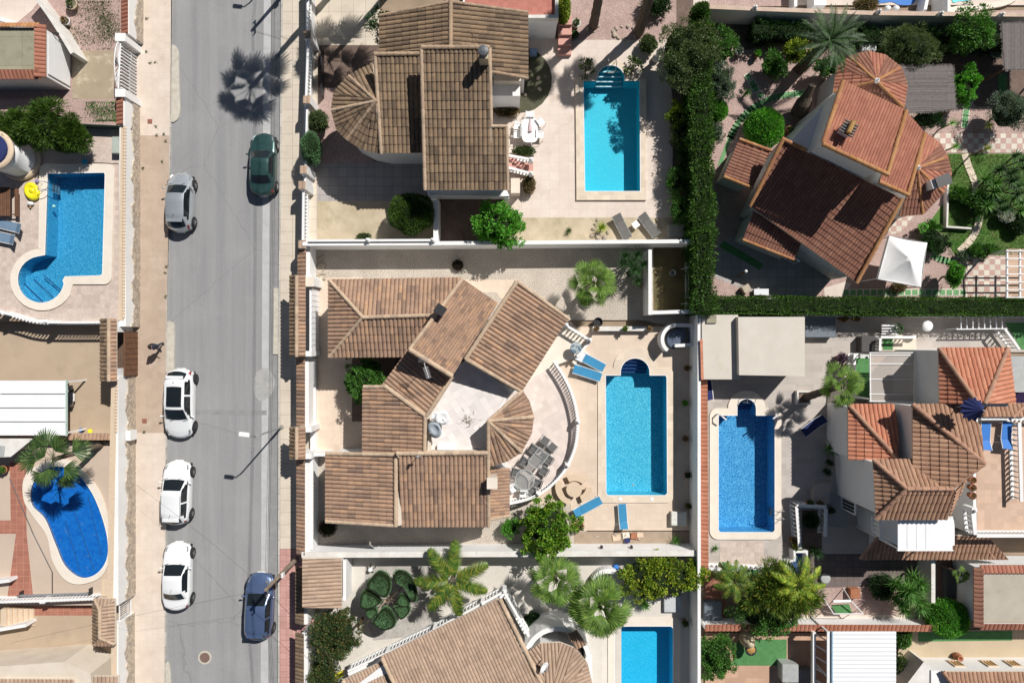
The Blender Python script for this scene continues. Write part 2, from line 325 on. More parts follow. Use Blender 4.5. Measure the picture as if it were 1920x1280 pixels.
# leaves
lBright = leafmat('leaf_bright', (0.051, 0.230, 0.020), (0.111, 0.374, 0.034), (0.238, 0.510, 0.068))
lYell = leafmat('leaf_yellowgreen', (0.093, 0.204, 0.017), (0.238, 0.340, 0.031), (0.510, 0.493, 0.051))
lMid = leafmat('leaf_mid', (0.042, 0.138, 0.024), (0.086, 0.230, 0.035), (0.163, 0.313, 0.062))
lDark = leafmat('leaf_dark', (0.013, 0.042, 0.014), (0.029, 0.078, 0.021), (0.058, 0.130, 0.034))
lHedge = leafmat('leaf_hedge', (0.036, 0.096, 0.018), (0.070, 0.163, 0.023), (0.132, 0.239, 0.041))
lOlive = leafmat('leaf_olive', (0.058, 0.098, 0.034), (0.111, 0.156, 0.052), (0.169, 0.208, 0.085))
lSilv = leafmat('leaf_silver', (0.085, 0.137, 0.098), (0.156, 0.215, 0.156), (0.260, 0.312, 0.247))
lTop = leafmat('leaf_topiary', (0.072, 0.176, 0.077), (0.124, 0.251, 0.110), (0.194, 0.338, 0.155), trans=.1)
lFan = leafmat('leaf_fan_palm', (0.068, 0.137, 0.022), (0.117, 0.216, 0.031), (0.207, 0.302, 0.052), rough=.6)
lFeath = leafmat('leaf_feather_palm', (0.068, 0.150, 0.021), (0.165, 0.300, 0.033), (0.315, 0.420, 0.060), rough=.4)
lPhoe = leafmat('leaf_date_palm', (0.031, 0.078, 0.029), (0.065, 0.130, 0.046), (0.130, 0.208, 0.085), rough=.4)
lRust = leafmat('leaf_rusty_tips', (0.029, 0.072, 0.023), (0.058, 0.117, 0.033), (0.260, 0.169, 0.058))
lFlow = leafmat('flower_white', (.65, .65, .6), (.75, .75, .7), (.8, .8, .78))
lDry = leafmat('leaf_dry', (0.208, 0.130, 0.072), (0.286, 0.195, 0.104), (0.182, 0.169, 0.078))
lGrass = leafmat('grass_blades', (0.039, 0.137, 0.016), (0.072, 0.208, 0.026), (0.117, 0.260, 0.046))
lPurp = leafmat('leaf_purple', (0.078, 0.033, 0.065), (0.130, 0.065, 0.117), (0.390, 0.286, 0.494))
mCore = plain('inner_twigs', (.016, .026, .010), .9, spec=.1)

def stonemat():
    m, t, b, n, l = nodes('irregular_stone'); tc = n('ShaderNodeTexCoord'); v = tc.outputs['Object']
    a = n('ShaderNodeTexVoronoi'); a.inputs['Scale'].default_value = 4.2; l(v, a.inputs['Vector']); e = n('ShaderNodeTexVoronoi'); e.feature = 'DISTANCE_TO_EDGE'; e.inputs['Scale'].default_value = 4.2; l(v, e.inputs['Vector'])
    sp = n('ShaderNodeSeparateColor'); l(a.outputs['Color'], sp.inputs[0]); col = mixrgb(n, l, (.56, .47, .36), (.36, .31, .26), sp.outputs[0]); col = mixrgb(n, l, (.24, .20, .16), col, ramp(n, l, e.outputs[0], .01, .06))
    col = mixrgb(n, l, col, ramp(n, l, noise(n, l, v, 14, 4), .2, .8, (.8,) * 3, (1.15,) * 3), 1.0, 'MULTIPLY'); l(col, b.inputs['Base Color']); b.inputs['Roughness'].default_value = .9
    bp = n('ShaderNodeBump'); bp.inputs['Strength'].default_value = .6; bp.inputs['Distance'].default_value = .04; l(e.outputs[0], bp.inputs['Height']); l(bp.outputs[0], b.inputs['Normal']); return m
mStone = stonemat()
lCitrus = leafmat('leaf_citrus', (.06, .20, .012), (.16, .34, .025), (.36, .42, .05))
lPine = leafmat('leaf_conifer', (.035, .085, .012), (.07, .14, .018), (.12, .19, .03))
lDate = leafmat('leaf_date_dark', (.022, .060, .018), (.045, .10, .028), (.085, .15, .045), rough=.5)
lFeath2 = leafmat('leaf_feather_mixed', (.04, .10, .018), (.10, .18, .025), (.30, .28, .04), rough=.45)

def asphaltmat():                                        # worn asphalt: grain, wheel tracks and drag marks along the street, a few patches
    m, t, b, n, l = nodes('worn_asphalt'); tc = n('ShaderNodeTexCoord'); v = tc.outputs['Object']
    mp = n('ShaderNodeMapping'); mp.inputs['Scale'].default_value = (1, .035, 1); l(v, mp.inputs[0]); st = noise(n, l, mp.outputs[0], 1.6, 4, .6); st2 = noise(n, l, mp.outputs[0], 7, 3, .6)
    col = mixrgb(n, l, (.31, .308, .306), (.25, .25, .252), ramp(n, l, st, .35, .7)); col = mixrgb(n, l, col, (.365, .362, .357), ramp(n, l, st2, .58, .8, (0,) * 3, (.5,) * 3))
    col = mixrgb(n, l, col, (.35, .346, .338), ramp(n, l, noise(n, l, v, .3, 5), .5, .8, (0,) * 3, (.7,) * 3)); col = mixrgb(n, l, col, (.20, .20, .20), ramp(n, l, noise(n, l, v, 1.1, 6, .75), .63, .76, (0,) * 3, (.5,) * 3)); cv = n('ShaderNodeTexVoronoi'); cv.feature = 'DISTANCE_TO_EDGE'; cv.inputs['Scale'].default_value = .16; nz = n('ShaderNodeTexNoise'); nz.inputs['Scale'].default_value = 1.2; nz.inputs['Detail'].default_value = 5; l(v, nz.inputs['Vector']); am = n('ShaderNodeMix'); am.data_type = 'VECTOR'; am.inputs[0].default_value = .35; l(v, am.inputs[4]); l(nz.outputs[1], am.inputs[5]); l(am.outputs[1], cv.inputs['Vector']); col = mixrgb(n, l, col, (.19, .19, .19), ramp(n, l, cv.outputs[0], .0, .004, (.6,) * 3, (0,) * 3))
    g = noise(n, l, v, 34, 3, .7); col = mixrgb(n, l, col, ramp(n, l, g, .25, .75, (.76,) * 3, (1.16,) * 3), 1.0, 'MULTIPLY'); l(col, b.inputs['Base Color']); b.inputs['Roughness'].default_value = .9; b.inputs['Specular IOR Level'].default_value = .2
    bp = n('ShaderNodeBump'); bp.inputs['Strength'].default_value = .3; bp.inputs['Distance'].default_value = .02; l(g, bp.inputs['Height']); l(bp.outputs[0], b.inputs['Normal']); return m
mAsph = asphaltmat()

mTurfL = M('pale_turf', (.17, .36, .16), (.13, .30, .13), s=3, fine=.3, fs=60)
mDriveB = M('stained_brown_concrete', (.40, .33, .23), (.33, .265, .185), s=.7, fine=.2, stain=((.60, .52, .40), .9, .56, .7))
# ---------------------------------------------------------------- builders
def sheet(name, pts, z, m, holes=(), thick=0, label=None):
    bm = N(); prism(bm, W(pts, z), z - thick, z, [W(h, z) for h in holes]); return solo(name, bm, m, kind='structure', label=label)
def wall(label, pts, z1, t, m, z0=0, name='garden_wall', cat='wall', cap=None, capm=None, parent=None, capz=.08, group=None):
    a = P(pts[0][0], pts[0][1], z1); T = parent or thing(name, label, cat, (a.x, a.y, z0), group); w_ = W(pts, z1)
    bm = N(); wallbm(bm, w_, t, z0, z1); part('wall_body', bm, m, T)
    if cap: bm = N(); wallbm(bm, w_, t + cap, z1 + .002, z1 + capz); part('coping', bm, capm or m, T)
    return T
def onplane(w, c, n):
    C = Vector((0, 0, CAMH)); d = w - C; return C + d * ((c - C).dot(n) / d.dot(n))
def tiles(pts, m, parent, pitch=.25, course=.45, e=0, udir=None, slab=.12, name='roof_slope', hump=.095, soff=None):
    w_ = [P(*p) for p in pts]; n_ = Vector((0, 0, 0)); k = len(w_)
    for i in range(k): n_ += w_[i].cross(w_[(i + 1) % k])
    c = sum(w_, Vector()) / k
    n_ = sum(((w_[i] - c).cross(w_[(i + 1) % k] - c) for i in range(k)), Vector()).normalized()
    if n_.z < 0: n_ = -n_
    w_ = [onplane(p, c, n_) for p in w_]
    if udir: u = Vector((udir[0], -udir[1], 0)); u = (u - n_ * u.dot(n_)).normalized(); o = w_[e]
    else: u = (w_[(e + 1) % k] - w_[e]).normalized(); o = w_[e]
    v = n_.cross(u)
    if (c - o).dot(v) < 0: v = -v
    if u.cross(v).dot(n_) < 0: u = -u
    us = [(p - o).dot(u) for p in w_]; vs = [(p - o).dot(v) for p in w_]
    u0 = math.floor(min(us) / pitch); u1 = math.ceil(max(us) / pitch); v0 = math.floor(min(vs) / course); v1 = math.ceil(max(vs) / course)
    fs = (0, .06, .2, .38, .5, .62, .8, .94); bm = N(); uvl = bm.loops.layers.uv.new('UVMap')
    cols = [(i + f, hump * max(0, 1 - (2 * f - 1) ** 2) ** .5) for i in range(u0, u1) for f in fs] + [(u1, 0)]
    rows = []
    for j in range(v0, v1): rows += [(j, .035), (j + .985, 0)]
    grid = [[bm.verts.new(o + u * (a * pitch) + v * (b * course) + n_ * (h + hb)) for a, h in cols] for b, hb in rows]
    for j in range(len(rows) - 1):
        for i in range(len(cols) - 1):
            f = bm.faces.new((grid[j][i], grid[j][i + 1], grid[j + 1][i + 1], grid[j + 1][i]))
            jj = math.floor(rows[j][0] + .001) + 500.5; ii = math.floor(cols[i][0] + .001) + 500.5
            for lp in f.loops: lp[uvl].uv = (ii, jj)
    cc = sum(w_, Vector()) / k
    for i in range(k):
        a, b = w_[i], w_[(i + 1) % k]; pn = (b - a).cross(n_).normalized()
        if pn.dot(cc - a) > 0: pn = -pn
        bmesh.ops.bisect_plane(bm, geom=bm.verts[:] + bm.edges[:] + bm.faces[:], plane_co=a, plane_no=pn, clear_outer=True)
    o_ = part(name, bm, m, parent)
    if slab:
        bm = N(); top = [bm.verts.new(p - n_ * .012) for p in w_]; bot = [bm.verts.new(p - n_ * .012 - Vector((0, 0, slab))) for p in w_]
        bm.faces.new(top); bm.faces.new(bot[::-1])
        for i in range(k): bm.faces.new((top[i], bot[i], bot[(i + 1) % k], top[(i + 1) % k]))
        part('roof_deck', bm, soff or mCream, parent)
    return o_
def caps(pts, m, parent, r=.13, step=.40, name='ridge_tiles', dz=.03):
    w_ = [P(*p) for p in pts]; bm = N(); uvl = bm.loops.layers.uv.new('UVMap'); q = random.randint(0, 900)
    for a, b in zip(w_, w_[1:]):
        L = (b - a).length; n_ = max(1, round(L / step)); d = (b - a) / L; x = d.cross(Vector((0, 0, 1))).normalized(); up = x.cross(d)
        for i in range(n_):
            p0 = a + d * (L * i / n_); p1 = a + d * (L * (i + 1.06) / n_); q += 1; rr = []
            for p, s in ((p0, 1.08), (p1, .88)):
                rr.append([bm.verts.new(p + Vector((0, 0, dz)) + x * math.cos(t) * r * s + up * (math.sin(t) * r * s - .03)) for t in [math.pi * k / 6 for k in range(7)]])
            fc = [bm.faces.new((rr[0][k], rr[0][k + 1], rr[1][k + 1], rr[1][k])) for k in range(6)] + [bm.faces.new(rr[0])]
            for f in fc:
                for lp in f.loops: lp[uvl].uv = (q + .5, .5)
    return part(name, bm, m, parent)
def body(parent, pts, z1, m=None, z0=0, name='wall', label=None):
    bm = N(); prism(bm, W(pts, z1), z0, z1); return part(name, bm, m or mWhite, parent, label=label)
def bodyx(parent, pts, z1, m=None, z0=0, name='wall'):    # pts given at z of their own roof line, world already
    bm = N(); prism(bm, pts, z0, z1); return part(name, bm, m or mWhite, parent)
def window(parent, a, b, z0, z1, bars=3, m=None, fm=None):  # a,b plan points of the wall line (given at height zmid), camera-facing side proud
    zm = (z0 + z1) / 2; A, B = P(a[0], a[1], zm), P(b[0], b[1], zm); A.z = B.z = 0; d = (B - A).normalized(); nn = Vector((-d.y, d.x, 0))
    if nn.dot(-(A + B) / 2) < 0: nn = -nn
    L = (B - A).length; mid = (A + B) / 2; q = rz(math.atan2(d.y, d.x)); up = Vector((0, 0, 1))
    bm = N(); t = .07
    for s in (-1, 1): box(bm, mid + d * s * (L / 2) + up * zm + nn * .03, (t, .1, z1 - z0 + t), q)
    for z in (z0, z1): box(bm, mid + up * z + nn * .031, (L - t - .002, .1, t), q)
    for i in range(bars): box(bm, mid + d * (L * ((i + 1) / (bars + 1) - .5)) + up * zm + nn * .05, (.025, .03, z1 - z0 - t), q)
    f = part('window', bm, fm or mWhiteP, parent)
    bm = N(); box(bm, mid + up * zm + nn * .012, (L, .02, z1 - z0), q); part('pane', bm, m or mPane, f)
def lathe_mesh(name, prof, n=8):
    bm = N(); lathe(bm, (0, 0, 0), prof, n); return mesh_of(bm, name, True)
BAL = {}
def balustrade(label, pts, z0, h=.85, sp=.24, m=None, t=.14, posts=(), group=None, parent=None, curved=False, solid=0, name='balustrade', r=.06):
    m = m or mWhite; zt = z0 + h; w_ = W(pts, zt); T = parent or thing(name, label, 'balustrade', (w_[0].x, w_[0].y, z0), group)
    bm = N(); wallbm(bm, w_, t, zt - .08, zt); part('top_rail', bm, m, T)
    bm = N(); wallbm(bm, w_, t, z0 - solid, z0 + .08); part('bottom_rail', bm, m, T)
    hb = h - .16; key = (round(hb, 2), r)
    if key not in BAL:
        me = lathe_mesh('baluster', [(r * .9, 0), (r * .9, hb * .08), (r * .5, hb * .14), (r, hb * .36), (r * .95, hb * .45), (r * .45, hb * .72), (r * .8, hb * .92), (r * .8, hb)]); me.materials.append(m); BAL[key] = me
    L = ORG[T.name]; tot = sum((b - a).length for a, b in zip(w_, w_[1:])); n_ = int(tot / sp); acc = 0; segs = list(zip(w_, w_[1:])); k = 0; done = 0
    n_ = min(n_, 100); st = tot / n_
    for i in range(n_):
        s = (i + .5) * st
        while k < len(segs) - 1 and s > acc + (segs[k][1] - segs[k][0]).length: acc += (segs[k][1] - segs[k][0]).length; k += 1
        a, b = segs[k]; p = a + (b - a).normalized() * (s - acc)
        o = bpy.data.objects.new('baluster', BAL[key]); COL.objects.link(o); o.parent = T; o.location = Vector((p.x, p.y, z0 + .08)) - L
    for p in posts:
        q = P(p[0], p[1], zt); bm = N(); box(bm, (q.x, q.y, z0 + h / 2 + .03), (t + .1, t + .1, h + .06)); ball(bm, (q.x, q.y, zt + .15), .1, 10); part('post', bm, m, T)
    return T
def pool(label, outline, cop_outer, z, depth, mf, mw, mc=None, cop=.1, group='swimming pools', cat='swimming pool', water=.12):
    c = P(outline[0][0], outline[0][1], z); T = thing('swimming_pool', label, cat, (c.x, c.y, z), group)
    o = W(outline, z); bm = N(); n_ = len(o)
    top = [bm.verts.new((p.x, p.y, z + cop - .01)) for p in o]; bot = [bm.verts.new((p.x, p.y, z - depth)) for p in o]
    for i in range(n_): bm.faces.new((top[i], bot[i], bot[(i + 1) % n_], top[(i + 1) % n_]))
    for t in tessellate_polygon([o]): bm.faces.new([bot[i] for i in t])
    part('basin', bm, mf, T)
    if mw:
        bm = N(); s = .999; prism(bm, o, 0, 0); bmesh.ops.translate(bm, verts=bm.verts[:], vec=(0, 0, z - water)); part('water', bm, mw, T)
    if cop_outer:
        bm = N(); prism(bm, W(cop_outer, z + cop), z - .02, z + cop, [W(outline, z)]); part('coping', bm, mc or mCopingS, T)
        bm = N(); wallbm(bm, o, .05, z + cop + .002, z + cop + .008, True); part('waterline_edge', bm, mWhite, T)
    return T
def pool_steps(T, cx, cy, r, z, ts, mf, me_, ry=None, depth=1.3, ylim=None):
    """treads of a half-round stair at the head of a pool: chord positions ts (plan units above cy), from the top down"""
    ry = ry or r; n_ = len(ts)
    for i, t in enumerate(ts):
        zz = z - .25 - i * .22; a = math.degrees(math.asin(max(-.99, min(.99, t / ry))))
        pts = arc(cx, cy, r - .5, -180 + a, -a, 12, ry - .5)
        if t < 0: pts = [(cx - r + 1, cy - t), *arc(cx, cy, r - .5, -180, 0, 12, ry - .5), (cx + r - 1, cy - t)]
        bm = N(); prism(bm, W(pts, z), z - depth + .01 * i + .01, zz); part('step', bm, mf, T)
        e = [pts[0], pts[-1]]; bm = N(); wallbm(bm, W(e, z), .07, zz + .003, zz + .02); part('step_edge', bm, me_, T)
# -------- vegetation
def mesh_np(name, v, quads):
    me = bpy.data.meshes.new(name); nv = len(v); nf = len(quads)
    me.vertices.add(nv); me.vertices.foreach_set('co', np.ascontiguousarray(v, dtype=np.float32).ravel())
    me.loops.add(nf * 4); me.loops.foreach_set('vertex_index', np.ascontiguousarray(quads, dtype=np.int32).ravel())
    me.polygons.add(nf); me.polygons.foreach_set('loop_start', np.arange(nf, dtype=np.int32) * 4); me.polygons.foreach_set('loop_total', np.full(nf, 4, dtype=np.int32))
    me.update(calc_edges=True); return me
def nrm(a): return a / (np.linalg.norm(a, axis=1, keepdims=True) + 1e-9)
def leaves(pos, dirs, l, wd, jit=.6, fold=.25):
    """one folded lozenge leaf per position"""
    n_ = len(pos); d = nrm(dirs + rng.normal(0, jit, (n_, 3))); r_ = nrm(np.cross(d, rng.normal(0, 1, (n_, 3)) + np.array([0, 0, .01]))); up = np.cross(d, r_)
    L = l * rng.uniform(.6, 1.25, (n_, 1)); Wd = wd * rng.uniform(.7, 1.2, (n_, 1))
    a = pos; b = pos + d * L * .45 + r_ * Wd * .5 + up * Wd * fold; c = pos + d * L; e = pos + d * L * .45 - r_ * Wd * .5 + up * Wd * fold
    return np.stack([a, b, c, e], 1).reshape(-1, 3)
def quadmesh(name, v): return mesh_np(name, v, np.arange(len(v)).reshape(-1, 4))
def ell_pts(n_, c, rad, low=-.35):
    d = nrm(rng.normal(0, 1, (n_ * 2, 3))); d = d[d[:, 2] > low][:n_]; return d
def clumpy(c, rad, K, per, cr, l, wd, low=-.2, jit=.5, inner=.55):
    """crown of K leafy clumps spread through an ellipsoid"""
    c = np.array(c, float); rad = np.array(rad, float); d = ell_pts(K, c, rad, low); K = len(d)
    an = np.arctan2(d[:, 1], d[:, 0])[:, None]; ph = rng.uniform(0, 6, 3); lop = 1 + .13 * np.sin(2 * an + ph[0]) + .10 * np.sin(3 * an + ph[1]) + .07 * np.sin(5 * an + ph[2])
    rr = rng.uniform(inner, 1, (K, 1)) ** .6 * rng.uniform(.78, 1.16, (K, 1)) * lop; cc = c + d * rad * rr
    out = []
    for i in range(K):
        s = cr * rng.uniform(.5, 1.4); dd = nrm(rng.normal(0, 1, (per, 3)) + d[i] * .5 + np.array([0, 0, .45])); pos = cc[i] + dd * s * rng.uniform(.45, 1, (per, 1))
        out.append(leaves(pos, dd + d[i] * .3, l, wd, jit))
    return np.concatenate(out)
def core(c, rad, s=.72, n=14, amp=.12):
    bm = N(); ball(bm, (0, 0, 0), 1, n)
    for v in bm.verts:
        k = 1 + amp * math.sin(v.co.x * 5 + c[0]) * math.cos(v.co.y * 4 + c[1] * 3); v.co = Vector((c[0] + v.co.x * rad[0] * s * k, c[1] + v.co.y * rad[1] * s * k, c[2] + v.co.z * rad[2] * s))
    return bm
def trunkbm(base, top, r0, r1, limbs=4, spread=.6):
    bm = N(); base, top = Vector(base), Vector(top); mid = (base + top) / 2 + Vector((random.uniform(-.1, .1), random.uniform(-.1, .1), 0)); tube(bm, [base, mid, top], [r0, (r0 + r1) / 2, r1], 7)
    for i in range(limbs):
        a = 2 * math.pi * i / max(1, limbs) + random.random(); e = top + Vector((math.cos(a) * spread, math.sin(a) * spread, spread * .5)); tube(bm, [mid.lerp(top, .6), top.lerp(e, .5) + Vector((0, 0, -.05)), e], [r1 * .8, r1 * .6, r1 * .25], 5)
    return bm
def tree(label, x, y, rx, ry, ztop, m, kind='tree', name='tree', hc=None, K=70, per=60, cr=.32, l=.16, wd=.09, z0=.1, group=None, lean=(0, 0), jit=.5, low=-.2, noc=False, inner=.55, cs=.7):
    """x,y plan position of the crown centre as seen, rx,ry its half sizes (plan units)"""
    hc = hc or min((ztop - z0) * .42, 1.4); zc = ztop - hc; c = P(x, y, zc + hc * .4); k = (CAMH - zc) / CAMH / PPM
    c = Vector((c.x, c.y, zc)); rad = (rx * k, ry * k, hc); T = thing(name, label, kind, (c.x + lean[0], c.y + lean[1], z0), group)
    part('trunk', trunkbm((c.x + lean[0], c.y + lean[1], z0), (c.x, c.y, zc - hc * .1), .05 + .03 * rad[0], .03 + .02 * rad[0], 4, rad[0] * .5), mBark, T)
    v = clumpy(c, (rad[0] - cr * .5, rad[1] - cr * .5, hc - cr * .3), K, per, cr, l, wd, low, jit, inner); part('crown', quadmesh('crown', v), m, T)
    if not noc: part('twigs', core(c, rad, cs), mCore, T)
    return T
def bush(label, x, y, rx, ry, ztop, m, n=3500, l=.1, wd=.035, z0=.1, name='bush', cat='bush', group=None, jit=.35, lump=.08, sh=.94, low=-.1):
    """clipped or needle-leaved bush: dense short leaves standing out of its surface"""
    hc = (ztop - z0) / 2; zc = z0 + hc; c = P(x, y, zc + hc * .3); k = (CAMH - zc - hc * .3) / CAMH / PPM; rad = np.array([rx * k, ry * k, hc])
    d = ell_pts(n, None, None, low); ph = rng.uniform(0, 6, 3); lm = 1 + lump * (np.sin(d[:, 0] * 5 + ph[0]) * np.sin(d[:, 1] * 6 + ph[1]) + np.sin(d[:, 2] * 7 + ph[2]) * .5); cc = np.array([c.x, c.y, zc])
    pos = cc + d * rad * sh * lm[:, None] * rng.uniform(.86, 1.0, (len(d), 1)); T = thing(name, label, cat, (c.x, c.y, z0), group)
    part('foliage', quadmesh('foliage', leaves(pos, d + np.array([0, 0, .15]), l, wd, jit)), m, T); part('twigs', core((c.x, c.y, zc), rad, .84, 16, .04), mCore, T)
    bm = N(); tube(bm, [(c.x, c.y, z0), (c.x, c.y, zc)], .06, 6); part('stem', bm, mBark, T)
    return T
def hedge(label, pts, wd_, ztop, m, z0=.05, dens=230, l=.17, lw=.075, amp=.3, name='hedge'):
    w_ = W(pts, ztop - .2); T = thing(name, label, 'hedge', (w_[0].x, w_[0].y, z0)); out = []
    for a, b in zip(w_, w_[1:]):
        L = (b - a).length; d = np.array((b - a).normalized()); s = np.array([-d[1], d[0], 0]); A = np.array(a); h = ztop - z0
        n1 = int(L * wd_ * dens * 1.3); n2 = int(L * h * dens * .6)
        for nn, mode in ((n1, 0), (n2, 1), (n2, -1), (int(wd_ * h * dens), 2), (int(wd_ * h * dens), 3)):
            u_ = rng.uniform(0, L, nn); wv = rng.uniform(-.5, .5, nn); zv = rng.uniform(0, 1, nn) ** .8
            lump = amp * (.9 * np.sin(u_ * 1.3 + 1 + wv * 2) + 1.1 * np.sin(u_ * 3.7 + wv * 6) * np.sin(wv * 5 + u_) + .8 * np.sin(u_ * 8.3 + zv * 6 + wv * 9)) * .75
            wl = wd_ * (1 + lump / wd_)
            if mode == 0: p = A + d * u_[:, None] + s * (wv * wl)[:, None]; p[:, 2] = ztop - .12 + lump * .9 - (wv * 2) ** 4 * .25 + rng.uniform(-.12, .05, nn); dr = np.tile([0, 0, 1.], (nn, 1)) + s * wv[:, None] + d * rng.normal(0, .3, nn)[:, None]
            elif abs(mode) == 1: p = A + d * u_[:, None] + s * (mode * (wl * .5 - rng.uniform(0, .08, nn)))[:, None]; p[:, 2] = z0 + zv * (h - .15); dr = np.tile(s * mode + [0, 0, .6], (nn, 1))
            else:
                uu = -.03 if mode == 2 else L + .03; p = A + d * uu + s * (wv * wd_)[:, None]; p[:, 2] = z0 + zv * (h - .15); dr = np.tile(d * (-1 if mode == 2 else 1) + [0, 0, .6], (nn, 1))
            sh = rng.uniform(0, 1, (nn, 1)) > .97; p = p + sh * nrm(dr) * rng.uniform(0, .25, (nn, 1)); keep = (np.sin(u_ * 4.1 + wv * 5) + np.sin(u_ * 1.7 + 2)) > -1.75 + .0 * u_; out.append(leaves(p[keep], dr[keep], l, lw, .45))
    part('foliage', quadmesh('foliage', np.concatenate(out)), m, T)
    bm = N(); wallbm(bm, w_, wd_ * .74, z0, ztop - .36); part('twigs', bm, mCore, T); return T
def blade(base, d, side, L, w0, droop, segs=3):
    """tapered leaf strip as quads: numpy"""
    out = []; p = np.array(base, float); d = np.array(d, float); s = np.array(side, float)
    for i in range(segs):
        t0, t1 = i / segs, (i + 1) / segs; w0_, w1_ = w0 * (1 - t0 ** 1.6), w0 * (1 - t1 ** 1.6) + .002; q = p + d * (L / segs); out += [p - s * w0_ / 2, p + s * w0_ / 2, q + s * w1_ / 2, q - s * w1_ / 2]; p = q; d = d + np.array([0, 0, -droop / segs]); d = d / np.linalg.norm(d)
    return out
def fan_frond(base, az_, el_, pet, Rf, nb=22, droop=.5, spread=2.3):
    d = np.array([math.cos(az_) * math.cos(el_), math.sin(az_) * math.cos(el_), math.sin(el_)]); side = np.array([-math.sin(az_), math.cos(az_), 0]); base = np.array(base, float)
    out = []; hub = base + d * pet; out += blade(base, d, side, pet, .05, .0, 2); d2 = d + np.array([0, 0, -.35]); d2 /= np.linalg.norm(d2); upv = np.cross(d2, side)
    tw = rng.normal(0, .25)
    s2 = side * math.cos(tw) + upv * math.sin(tw)
    da = spread / (nb - 1); up_ = np.cross(s2, d2)
    for k in range(nb):                                  # pleated fan: fused near the hub, split and drooping at the tips
        a = -spread / 2 + spread * k / (nb - 1); bd = d2 * math.cos(a) + s2 * math.sin(a); bs = -d2 * math.sin(a) + s2 * math.cos(a); L = Rf * rng.uniform(.9, 1.05) * (1 - .22 * abs(a) / 1.3)
        w = [.02, L * .34 * da * 1.08, L * .66 * da * .95, L * .86 * da * .42, .004]; t = [0, .34, .66, .86, 1.0]; p = hub; dd = bd.copy(); tl = .35 * (1 if k % 2 else -1)
        bs = bs + up_ * tl; bs /= np.linalg.norm(bs)
        for i in range(4):
            q = p + dd * L * (t[i + 1] - t[i]); out += [p - bs * w[i] / 2, p + bs * w[i] / 2, q + bs * w[i + 1] / 2, q - bs * w[i + 1] / 2]; p = q; dd = dd + np.array([0, 0, -droop * (.15, .35, .9, 1)[i] * rng.uniform(.6, 1.4)]); dd /= np.linalg.norm(dd)
    return out
def fan_palm(label, x, y, r, ztop, m=None, n=22, z0=.1, group=None, base=None, lean=(0, 0), tr=.17, skirt=True, nb=22):
    c = P(x, y, ztop); k = (CAMH - ztop) / CAMH / PPM; Rr = r * k; T = thing('fan_palm', label, 'palm', (c.x + lean[0], c.y + lean[1], z0), group)
    out = []
    for i in range(n):
        f_ = (i + .5) / n; a = i * 2.399 + rng.normal(0, .15); e = R(74 - 84 * f_ ** .7) + rng.normal(0, .08); out += fan_frond((c.x, c.y, ztop - .25), a, e, Rr * (.12 + .40 * f_ ** .6) * rng.uniform(.9, 1.1), Rr * (.44 + .06 * f_) * rng.uniform(.9, 1.1), nb, .38)
    part('crown', quadmesh('crown', np.array(out)), m or lFan, T)
    bm = N(); b = Vector((c.x + lean[0], c.y + lean[1], z0)); t_ = Vector((c.x, c.y, ztop - .2)); pts = [b.lerp(t_, i / 14) for i in range(15)]
    tube(bm, pts, [tr * (1.25 - .4 * i / 14) * (1 + .12 * (i % 2)) for i in range(15)], 9); part('trunk', bm, mTrunk, T); return T
def feather_palm(label, x, y, r, ztop, m=None, n=9, z0=.1, group=None, nl=34, ll=.42, droop=1.1, lean=(0, 0), tr=.14, lw=.035, e0=55, e1=5, shaft=True, az0=0, name='palm'):
    c = P(x, y, ztop); k = (CAMH - ztop) / CAMH / PPM; Rr = r * k; T = thing(name, label, 'palm', (c.x + lean[0], c.y + lean[1], z0), group); out = []
    for i in range(n):
        a = az0 + 2 * math.pi * i / n * (1 if n < 12 else 1) + rng.normal(0, .12) if n < 12 else i * 2.399; e = R(e0 + (e1 - e0) * (i / n)) if n >= 12 else R(rng.uniform(e1, e0))
        d = np.array([math.cos(a) * math.cos(e), math.sin(a) * math.cos(e), math.sin(e)]); p = np.array([c.x, c.y, ztop - .15]); L = Rr * 1.25; S = nl
        side = np.array([-math.sin(a), math.cos(a), 0.])
        for j in range(S):
            q = p + d * (L / S); out += [p - side * .012, p + side * .012, q + side * .01, q - side * .01]; t = j / S
            ln = ll * (math.sin(math.pi * min(1, t * .92 + .12)) ** .6) * rng.uniform(.85, 1.1)
            if t > .1:
                for s in (-1, 1):
                    bd = side * s + d * (.55 + .5 * t) + np.array([0, 0, rng.uniform(-.15, .35)]); bd /= np.linalg.norm(bd); out += blade(p, bd, nrm(np.cross(bd, [[0, 0, 1.]]))[0] * .8 + d * .2, ln, lw, .9, 2)
            p = q; d = d + np.array([0, 0, -droop / S]); d /= np.linalg.norm(d)
    part('crown', quadmesh('crown', np.array(out)), m or lFeath, T)
    bm = N(); b = Vector((c.x + lean[0], c.y + lean[1], z0)); t_ = Vector((c.x, c.y, ztop - .12)); pts = [b.lerp(t_, i / 12) for i in range(13)]; tube(bm, pts, [tr * (1.3 - .4 * i / 12) * (1 + .1 * (i % 2)) for i in range(13)], 9); part('trunk', bm, mTrunk, T); return T
